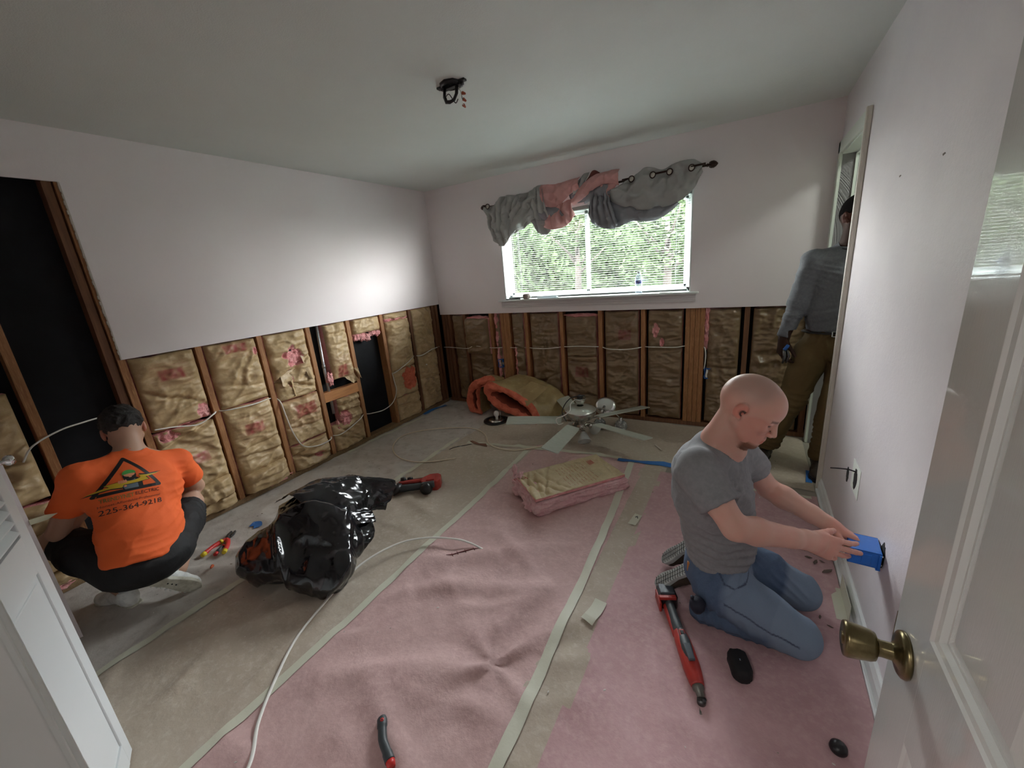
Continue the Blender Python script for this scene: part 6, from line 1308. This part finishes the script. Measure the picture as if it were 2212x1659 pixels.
# ------------------------------------------------------------------ B: squatting man in orange T-shirt
OB = np.array((.60, -3.25, 0.))
Bp = empty('person', tuple(OB), 'person in orange printed T-shirt and black shorts squatting at the left wall, seen from behind', 'person')
hb = (.365, -3.115, .885); FB = (-.90, .16, -.42); UB = (-.42, .10, .92)
hp, PB, RB = head_prims(hb, FB, UB, 1.0)
Sb = nrm((-.11, .95, -.27))
sL = V(.505, -3.355, .755); sR = V(.455, -2.975, .645); eL = V(.40, -3.475, .50); eR = V(.365, -2.895, .43); wL = V(.20, -3.30, .50); wR = V(.17, -3.06, .45); nb = V(.475, -3.15, .775)
pel = V(.665, -3.265, .285)
body = hp+[cone(PB(-.04, 0, -.04), nb, .056, .062, k=.03), cone(nb, sL, .045, .045, k=.03), cone(nb, sR, .045, .045, k=.03), cone(V(.49, -3.165, .68), V(.60, -3.22, .42), .10, .095, flat=1.35, side=Sb, k=.04), cone(V(.60, -3.22, .42), pel, .095, .10, flat=1.3, side=Sb, k=.04)]
body += limb([sL, lerp(sL, eL, .5), eL], [.052, .047, .040])+limb([eL, lerp(eL, wL, .3), wL], [.040, .042, .027], k=.015)+limb([sR, lerp(sR, eR, .5), eR], [.052, .050, .042])+limb([eR, lerp(eR, wR, .3), wR], [.041, .043, .027], k=.015)
knL = V(.31, -3.475, .43); knR = V(.395, -2.955, .355); anL = V(.50, -3.36, .10); anR = V(.635, -3.165, .13)
body += limb([V(.64, -3.35, .28), knL], [.085, .062])+limb([V(.63, -3.17, .26), knR], [.085, .062])+limb([knL, lerp(knL, anL, .35), anL], [.058, .056, .036])+limb([knR, lerp(knR, anR, .35), anR], [.060, .058, .037])
body += hand_prims(wL, (-.6, .7, -.2), (.2, .3, .9), curls=(.5, .6, .7, .7))+hand_prims(wR, (-.6, -.75, .1), (-.2, .1, .95), curls=(.5, .6, .7, .7), back=-1)
def paintB(co):
    w_ = co+OB; return dict(red=np.clip(np.maximum(sph(w_, PB(-.01, -.082, -.006), .034), sph(w_, PB(-.01, .082, -.006), .034))*.8, 0, 1))
sdf_object('body', local(body, OB), shift([((.02, -3.62, .0), (.85, -2.78, 1.02), .009), ((.22, -3.24, .76), (.50, -2.99, 1.01), .0036), ((.04, -3.36, .38), (.24, -3.0, .58), .004)], OB), skin_b, Bp, paint=paintB)
hairm = M('hair_dark', (.014, .011, .010), .6, bump=[(90, .8, .006), (260, .5, .002)])
H_ = lambda c, r, k=.02, sub=False: ell(PB(*c), r, RB, k, sub)
hair = [H_((-.012, 0, .040), (.106, .084, .092)), H_((-.05, 0, .02), (.068, .075, .070)), H_((.06, 0, .075), (.05, .06, .04)), H_((.105, 0, -.03), (.06, .10, .085), .02, True), H_((-.02, .088, -.03), (.045, .03, .045), .015, True), H_((-.02, -.088, -.03), (.045, .03, .045), .015, True), H_((-.10, 0, -.075), (.09, .10, .058), .02, True)]
def dispH(co, nn): return cloth_noise(co, 26, .010, (1, 1, 1), 2)
sdf_object('hair', local(hair, OB), shift([((.20, -3.26, .74), (.52, -2.96, 1.03), .0045)], OB), hairm, Bp, disp=dispH)
ora = M('orange_jersey', (.88, .145, .028), .8, bump=[(340, .2, .001), (18, .25, .006)], var=(4, (.80, .12, .022), .35, .7))
sp = [cone(V(.675, -3.275, .335), V(.625, -3.24, .44), .122, .112, flat=1.36, side=Sb, k=.05), cone(V(.625, -3.24, .44), V(.535, -3.19, .60), .112, .122, flat=1.42, side=Sb, k=.05), cone(V(.535, -3.19, .60), V(.49, -3.165, .69), .122, .098, flat=1.55, side=Sb, k=.05), ell(V(.545, -3.19, .665), (.10, .15, .10), k=.05),
      cone(V(.485, -3.155, .735), V(.472, -3.148, .775), .075, .063, k=.04), cone(V(.485, -3.16, .74), sL, .058, .060, k=.04), cone(V(.485, -3.16, .73), sR, .058, .062, k=.04)]
hL = lerp(sL, eL, .62); hR = lerp(sR, eR, .66)
sp = [cone(sL, hL, .062, .068, k=.03), cone(sR, hR, .063, .070, k=.03), plane_cut(hL, eL-sL, .13, .003), plane_cut(hR, eR-sR, .13, .003)]+sp
sp += [plane_cut(V(.69, -3.28, .305), nrm((.30, -.30, -1)), .30, .004), cone(V(.462, -3.14, .785), V(.43, -3.13, .87), .058, .060, k=.005, sub=True)]
def dispO(co, nn):
    w_ = co+OB; h = cloth_noise(co, 5, .007, (1, 1.2, 1.3), 6)
    h += folds(w_, (.58, -3.03, .56), .15, (.2, .5, 1), .034, .0040)+folds(w_, (.66, -3.12, .45), .15, (0, -.3, 1), .042, .004)+folds(w_, (.62, -3.40, .52), .15, (.2, -.4, 1), .034, .005)+folds(w_, (.73, -3.28, .35), .14, (0, .2, 1), .028, .004)+folds(w_, (.52, -3.14, .77), .09, (.2, .2, 1), .022, .004)
    return h
shirt = sdf_object('t_shirt', local(sp, OB), shift([((.30, -3.62, .20), (.86, -2.80, .84), .0058)], OB), ora, Bp, disp=dispO)
blk = M('black_shorts', (.006, .006, .007), .75, bump=[(200, .3, .001), (14, .4, .01)])
bp_ = [ell(V(.665, -3.26, .285), (.135, .185, .112), k=.05), cone(V(.665, -3.27, .29), V(.655, -3.26, .36), .115, .105, flat=1.4, side=Sb, k=.04)]
bp_ += limb([V(.65, -3.36, .295), lerp(V(.65, -3.36, .295), knL, .55), lerp(V(.64, -3.35, .28), knL, .88)], [.100, .092, .082], k=.04)+limb([V(.64, -3.16, .275), lerp(V(.64, -3.16, .275), knR, .55), lerp(V(.63, -3.17, .26), knR, .90)], [.098, .092, .080], k=.04)
bp_ += [plane_cut(lerp(V(.64, -3.35, .28), knL, .90), knL-V(.64, -3.35, .28), .13, .004), plane_cut(lerp(V(.63, -3.17, .26), knR, .90), knR-V(.63, -3.17, .26), .13, .004)]
sdf_object('shorts', local(bp_, OB), shift([((.22, -3.62, .05), (.86, -2.80, .50), .0065)], OB), blk, Bp, disp=lambda co, nn: cloth_noise(co, 6, .010, (1, 1, 1), 4)+folds(co+OB, (.50, -2.98, .32), .13, (1, 0, .4), .03, .006))
wsh = M('white_sneaker', (.82, .84, .81), .55, var=(26, (.66, .68, .66), .45, .6), bump=[(30, .4, .004)]); wso = M('cream_sole', (.62, .61, .51), .6, var=(18, (.36, .34, .26), .45, .7))
shoe(Bp, (.555, -3.345, .014), (.290, -3.43, .014), (0, 0, -1), wsh, wso)
s2 = shoe(Bp, (.695, -3.305, .200), (.720, -3.125, .012), (.88, -.30, -.36), wsh, wso)
b = B()
for k in range(9): bmesh.ops.create_uvsphere(b, u_segments=8, v_segments=6, radius=.009, matrix=Matrix.Translation((.02+k*.026, .037 if k < 4 else .044, -.002)))
obj('scalloped_midsole', b, wsh, s2)
b = B()
for k in range(3): box(b, (.10+k*.022, -.004, -.0135), (.108+k*.022, .004, -.0118), .0005)
obj('sole_vents', b, tr_d, s2)
for nm, an, hl in (('sock', anL, V(.505, -3.352, .06)), ('sock', anR, V(.66, -3.25, .20))):
    b = B(); tube(b, [tuple(V(*hl)-OB), tuple(lerp(hl, an, .6)-OB), tuple(an+V(-.01, 0, .05)-OB)], [.036, .038, .040], 14); obj(nm, b, M('sock_white', (.62, .63, .64), .9), Bp)
b = B(); P_ = [PB(-.06, .055*math.sin(a)*1.0, -.085-.006*math.cos(a)) for a in [-1.2, -.6, 0, .6, 1.2]]; P_ = [nb+V(.062*math.cos(a)+.0, .062*math.sin(a), .018) for a in (-1.3, -.7, 0, .7, 1.3)]
tube(b, spline([tuple(p-OB) for p in P_], 5), .0018, 6); obj('neck_cord', b, M('cord_dark', (.05, .05, .05), .6), Bp)
# printed emblem on the back of the orange shirt
_vs = [v.co.copy() for v in shirt.data.vertices]; sb = BVHTree.FromPolygons(_vs, [tuple(p.vertices) for p in shirt.data.polygons])
LO = V(.66, -3.235, .688)-OB; xa = nrm((-.03, .965, -.25)); ya = nrm((-.36, .22, .90)); dd = nrm(np.cross(ya, xa)); 
if dd[0] > 0: dd = -dd
def emb(name, me, mat, lift=.001):
    if isinstance(me, bmesh.types.BMesh): b_ = me; me = bpy.data.meshes.new(name); b_.to_mesh(me); b_.free()
    decal(me, sb, Vector(LO), dd, xa, ya, lift); return obj(name, me, mat, shirt)
def poly2(pts, z=0, sub=3, b=None):
    b = b or B(); f = b.faces.new([b.verts.new((x, y, z)) for x, y in pts]); r = bmesh.ops.triangulate(b, faces=[f])
    for _ in range(sub): bmesh.ops.subdivide_edges(b, edges=[e for e in b.edges if e.calc_length() > .012], cuts=1); bmesh.ops.triangulate(b, faces=b.faces[:])
    return b
ink = M('print_black', (.010, .008, .008), .6); ylw = M('print_yellow', (.62, .42, .02), .6); grn = M('print_green', (.07, .36, .07), .6); gry = M('print_grey', (.13, .17, .21), .6); skn = M('print_skin', (.75, .30, .16), .6)
A0, A1, A2 = Vector((.010, .134, 0)), Vector((-.112, -.026, 0)), Vector((.116, -.026, 0))
b = B()
def bar(b, p, q, w_, n=14):
    d = (q-p).normalized(); s_ = Vector((-d.y, d.x, 0))*w_/2; rg = []
    for i in range(n+1): c = p.lerp(q, i/n); rg.append((b.verts.new(c-s_), b.verts.new(c+s_)))
    for i in range(n): b.faces.new((rg[i][0], rg[i+1][0], rg[i+1][1], rg[i][1]))
for p, q in ((A0, A1), (A1, A2), (A2, A0)): bar(b, p, q, .0145)
for p in (A0, A1, A2): r = bmesh.ops.create_circle(b, cap_ends=True, segments=14, radius=.0072, matrix=Matrix.Translation(p))
emb('printed_triangle', b, ink)
el = lambda cx, cy, rx, ry, a0=0, a1=2*PI, n=22: [(cx+rx*math.cos(a0+(a1-a0)*i/n), cy+ry*math.sin(a0+(a1-a0)*i/n)) for i in range(n)]
emb('printed_torso_outline', poly2([(-.043, -.010), (-.030, .010), (-.012, .028), (.012, .032), (.030, .030), (.048, .012), (.052, -.024), (-.018, -.024), (-.026, -.008)]), ink, .0013)
emb('printed_torso', poly2([(-.024, -.002), (-.018, .012), (-.006, .026), (.020, .028), (.030, .012), (.034, -.022), (-.014, -.022)]), gry, .0017)
emb('printed_beard', poly2(el(.008, .040, .0235, .024)), ink, .0019)
emb('printed_face', poly2(el(.008, .048, .020, .012)), skn, .0022)
emb('printed_cap', poly2(el(.008, .0525, .0235, .018, 0, PI, 16)+[(-.0155, .0485), (.008, .0515), (.031, .050)]), grn, .0025)
emb('printed_mouth', poly2(el(.010, .0335, .006, .0022), sub=1), skn, .0025)
bolt = [(-.140, -.016), (-.062, .004), (-.068, -.004)]
bolt_o = [(-.142, -.017), (-.098, -.002), (-.066, .002), (-.082, .015), (-.030, .019), (.018, .015), (.044, .022), (.046, .031), (.040, .042), (.070, .036), (.134, .040), (.080, .026), (.066, .024), (.078, .006), (.034, .000), (-.018, -.002), (-.024, -.016), (-.062, -.010)]
emb('printed_bolt_outline', poly2(bolt_o), ink, .0021)
emb('printed_bolt', poly2([(.0+(x-.0)*.955, .010+(y-.010)*.80) for x, y in bolt_o]), ylw, .0026)
b = B()
for k in range(4): poly2(el(-.030+k*.0072, .0165, .0040, .0085, n=12), sub=1, b=b)
emb('printed_fist', b, skn, .0030)
emb('printed_thumb', poly2(el(-.012, -.006, .0050, .0045, n=12), sub=1), skn, .0030)
def emb_text(name, s_, size, x, y, mat, sp=1., bold=False, w_=None):
    t_ = text_mesh(s_, size, sp, bold); xs = [v.co.x for v in t_.vertices]; k = w_/(max(xs)-min(xs)) if w_ else 1
    for v in t_.vertices: v.co.x = x+v.co.x*k; v.co.y = y+v.co.y; v.co.z = 0
    return emb(name, t_, mat, .0014)
emb_text('printed_name', 'TRENDYNET', .026, -.098, -.062, M('print_green_worn', (.15, .20, .035), .6, var=(120, (.45, .12, .03), .45, .6)), bold=True, w_=.112)
emb_text('printed_name_end', 'ELECTRIC', .022, .018, -.058, ink, w_=.092)
emb_text('printed_slogan', 'Honest-Affordable-Professional', .015, -.104, -.083, M('print_brown', (.16, .03, .01), .6), w_=.215)
emb_text('printed_phone', '225-364-9218', .034, -.102, -.118, ink, w_=.218)
# ------------------------------------------------------------------ C: man standing in the far doorway
OC = np.array((3.60, -.58, 0.))
Cp = empty('person', tuple(OC), 'person in grey long-sleeved shirt and khaki trousers standing in the far doorway', 'person')
hcC = (3.735, -.60, 1.665); FC = (.45, -.80, .25); UC = (-.08, .22, 1)
hp, PC, RC = head_prims(hcC, FC, UC, 1.02)
cR = V(3.535, -.60, 1.425); cL = V(3.885, -.60, 1.43); ceR = V(3.478, -.585, 1.16); ceL = V(3.96, -.60, 1.16); cwR = V(3.418, -.625, .935); cwL = V(3.95, -.66, .93)
body = hp+[cone(PC(-.03, 0, -.05), V(3.715, -.58, 1.485), .060, .066, k=.03), cone(V(3.71, -.58, 1.46), cR, .05, .05, k=.03), cone(V(3.71, -.58, 1.46), cL, .05, .05, k=.03), cone(V(3.71, -.58, 1.36), V(3.685, -.58, 1.0), .11, .10, flat=1.35, side=(1, 0, 0), k=.04), cone(V(3.685, -.58, 1.0), V(3.67, -.58, .88), .10, .10, flat=1.35, side=(1, 0, 0), k=.04)]
body += limb([cR, ceR, cwR], [.055, .045, .028])+limb([cL, ceL, cwL], [.055, .045, .028])+limb([V(3.59, -.58, .86), V(3.49, -.565, .48), V(3.385, -.49, .10)], [.08, .055, .038])+limb([V(3.77, -.58, .86), V(3.735, -.60, .48), V(3.70, -.56, .10)], [.08, .055, .038])
body += hand_prims(cwR, (-.05, -.12, -1), (.55, -.8, .0), curls=(.45, .6, .7, .75), thumb=((.8, .5, .4), .2))+hand_prims(cwL, (0, -.1, -1), (-.3, -.9, 0), curls=(.3, .4, .4, .5), back=-1)
def paintC(co):
    w_ = co+OC; l_ = (w_-np.array(hcC)) @ RC/1.02; f, s_, u = l_[:, 0], l_[:, 1], l_[:, 2]; ear = np.maximum(sph(w_, PC(-.01, -.082, -.006), .034), sph(w_, PC(-.01, .082, -.006), .034))
    brow = np.clip(1.4-np.abs(u-.0185)/.005, 0, 1)*(f > .062)*(np.abs(s_) > .012)*(np.abs(s_) < .05); lips = np.clip(1.2-np.abs(u+.0675)/.012, 0, 1)*(f > .088)*(np.abs(s_) < .024)
    return dict(red=np.clip(ear*.8+lips*.7, 0, 1), dark=brow*.8)
sdf_object('body', local(body, OC), shift([((3.25, -.85, .0), (4.05, -.35, 1.85), .010), ((3.60, -.76, 1.50), (3.87, -.46, 1.82), .0042), ((3.34, -.74, .74), (3.50, -.52, .97), .0036)], OC), skin_c, Cp, paint=paintC)
H_ = lambda c, r, k=.015, sub=False: ell(PC(*c), r, RC, k, sub)
sdf_object('hair', local([H_((-.012, 0, .037), (.1035, .081, .089)), H_((-.05, 0, .02), (.064, .071, .066)), H_((.105, 0, -.035), (.06, .10, .095), .01, True), H_((-.005, .088, -.035), (.04, .03, .050), .01, True), H_((-.005, -.088, -.035), (.04, .03, .050), .01, True), H_((-.09, 0, -.085), (.09, .10, .055), .015, True)], OC), shift([((3.58, -.78, 1.52), (3.90, -.44, 1.84), .005)], OC), M('hair_black', (.006, .005, .005), 1., spec=.05, bump=(300, .5, .002)), Cp)
gsh = M('grey_thermal_shirt', (.115, .125, .135), .85, bump=[(260, .3, .001), (16, .3, .006)], var=(70, (.15, .16, .17), .4, .7))
sp = [cone(V(3.685, -.58, 1.02), V(3.69, -.58, 1.12), .118, .118, flat=1.30, side=(1, 0, 0), k=.04), cone(V(3.69, -.58, 1.12), V(3.705, -.58, 1.33), .118, .128, flat=1.36, side=(1, 0, 0), k=.04), cone(V(3.705, -.58, 1.33), V(3.712, -.58, 1.41), .122, .095, flat=1.5, side=(1, 0, 0), k=.04), cone(V(3.712, -.58, 1.44), V(3.714, -.58, 1.49), .078, .068, k=.03), cone(V(3.71, -.58, 1.45), cR, .056, .062, k=.04), cone(V(3.71, -.58, 1.45), cL, .056, .062, k=.04)]
sp += limb([cR, ceR, cwR], [.066, .056, .044], k=.02)+limb([cL, ceL, cwL], [.066, .056, .044], k=.02)+[plane_cut(lerp(ceR, cwR, .93), cwR-ceR, .07, .003), plane_cut(lerp(ceL, cwL, .93), cwL-ceL, .07, .003), plane_cut((3.685, -.58, .985), (-.05, 0, -1), .26, .004), cone(V(3.718, -.60, 1.50), V(3.73, -.61, 1.60), .066, .066, k=.005, sub=True)]
gs = sdf_object('long_sleeved_shirt', local(sp, OC), shift([((3.30, -.82, .85), (4.08, -.38, 1.55), .0075)], OC), gsh, Cp, disp=lambda co, nn: cloth_noise(co, 6, .008, (1, 1, 1.4), 5)+folds(co+OC, (3.57, -.70, 1.34), .12, (.4, 0, 1), .03, .006)+folds(co+OC, (3.60, -.70, 1.08), .14, (-.2, 0, 1), .04, .005)+folds(co+OC, (3.46, -.62, 1.12), .12, (.2, 0, 1), .03, .005))
b = B(); tube(b, [tuple(V(3.718+.066*math.cos(a), -.592+.060*math.sin(a), 1.497-.012*math.sin(a)*-1)-OC) for a in [2*PI*i/28 for i in range(28)]], .0075, 8, closed=True); obj('collar', b, gsh, gs)
kh = M('khaki_canvas', (.105, .068, .022), .85, bump=[(260, .3, .001), (14, .45, .010)], var=(4, (.14, .092, .032), .35, .7))
tp = [ell(V(3.685, -.58, .90), (.165, .125, .11), k=.04), cone(V(3.685, -.58, .93), V(3.685, -.58, .99), .112, .110, flat=1.36, side=(1, 0, 0), k=.03)]+limb([V(3.59, -.58, .86), V(3.50, -.565, .50), V(3.39, -.495, .13)], [.102, .082, .072], k=.02)+limb([V(3.775, -.58, .86), V(3.735, -.60, .50), V(3.70, -.57, .13)], [.102, .082, .074], k=.02)
tp += [plane_cut((3.38, -.49, .10), (-.1, 0, -1), .12, .003), plane_cut((3.70, -.57, .10), (0, 0, -1), .12, .003), plane_cut((3.685, -.58, 1.0), (0, 0, 1), .22, .003)]
tr_o = sdf_object('trousers', local(tp, OC), shift([((3.27, -.80, .05), (3.92, -.38, 1.03), .0085)], OC), kh, Cp, disp=lambda co, nn: cloth_noise(co, 6, .014, (1, 1, 1), 9)+folds(co+OC, (3.50, -.62, .50), .16, (.1, 0, 1), .04, .010)+folds(co+OC, (3.40, -.56, .18), .13, (.1, 0, 1), .035, .010)+folds(co+OC, (3.72, -.62, .25), .18, (.1, 0, 1), .04, .010)+folds(co+OC, (3.66, -.70, .86), .14, (1, 0, .3), .04, .006))
b = B(); tube(b, [tuple(V(3.685+.158*math.cos(a), -.58+.118*math.sin(a), .985)-OC) for a in [2*PI*i/36 for i in range(36)]], .016, 4, closed=True, flat=.4); bt_ = obj('belt', b, M('belt_black', (.012, .010, .010), .4), Cp)
b = B(); 
for q in ((3.655, .968, 3.700, .973), (3.655, .999, 3.700, 1.004), (3.655, .968, 3.661, 1.004), (3.694, .968, 3.700, 1.004)): box(b, tuple(V(q[0], -.715, q[1])-OC), tuple(V(q[2], -.703, q[3])-OC), .001)
obj('belt_buckle', b, chrome, bt_)
bo = M('boot_brown', (.030, .018, .012), .5, bump=[(60, .4, .003)]); bso = M('boot_sole', (.012, .010, .010), .8)
shoe(Cp, (3.395, -.44, .014), (3.335, -.70, .014), (0, 0, -1), bo, bso, boot=True, name='boot'); shoe(Cp, (3.70, -.50, .014), (3.665, -.785, .014), (0, 0, -1), bo, bso, boot=True, name='boot')
pc = empty('cutting_pliers', (3.425, -.668, .845), 'dark pliers with blue grips held low by the standing person', 'pliers'); 
b = B(); tube(b, [(0, 0, .03), (.005, -.01, -.02), (-.005, -.012, -.06)], [.008, .010, .006], 8); tube(b, [(.012, 0, .03), (.028, -.008, -.01), (.014, -.012, -.055)], [.008, .009, .006], 8); obj('jaws', b, steel_d, pc)
b = B(); tube(b, [(.0, .0, .028), (.020, .004, .062)], [.011, .010], 10); obj('blue_grip', b, M('grip_blue', (.02, .12, .42), .5), pc)
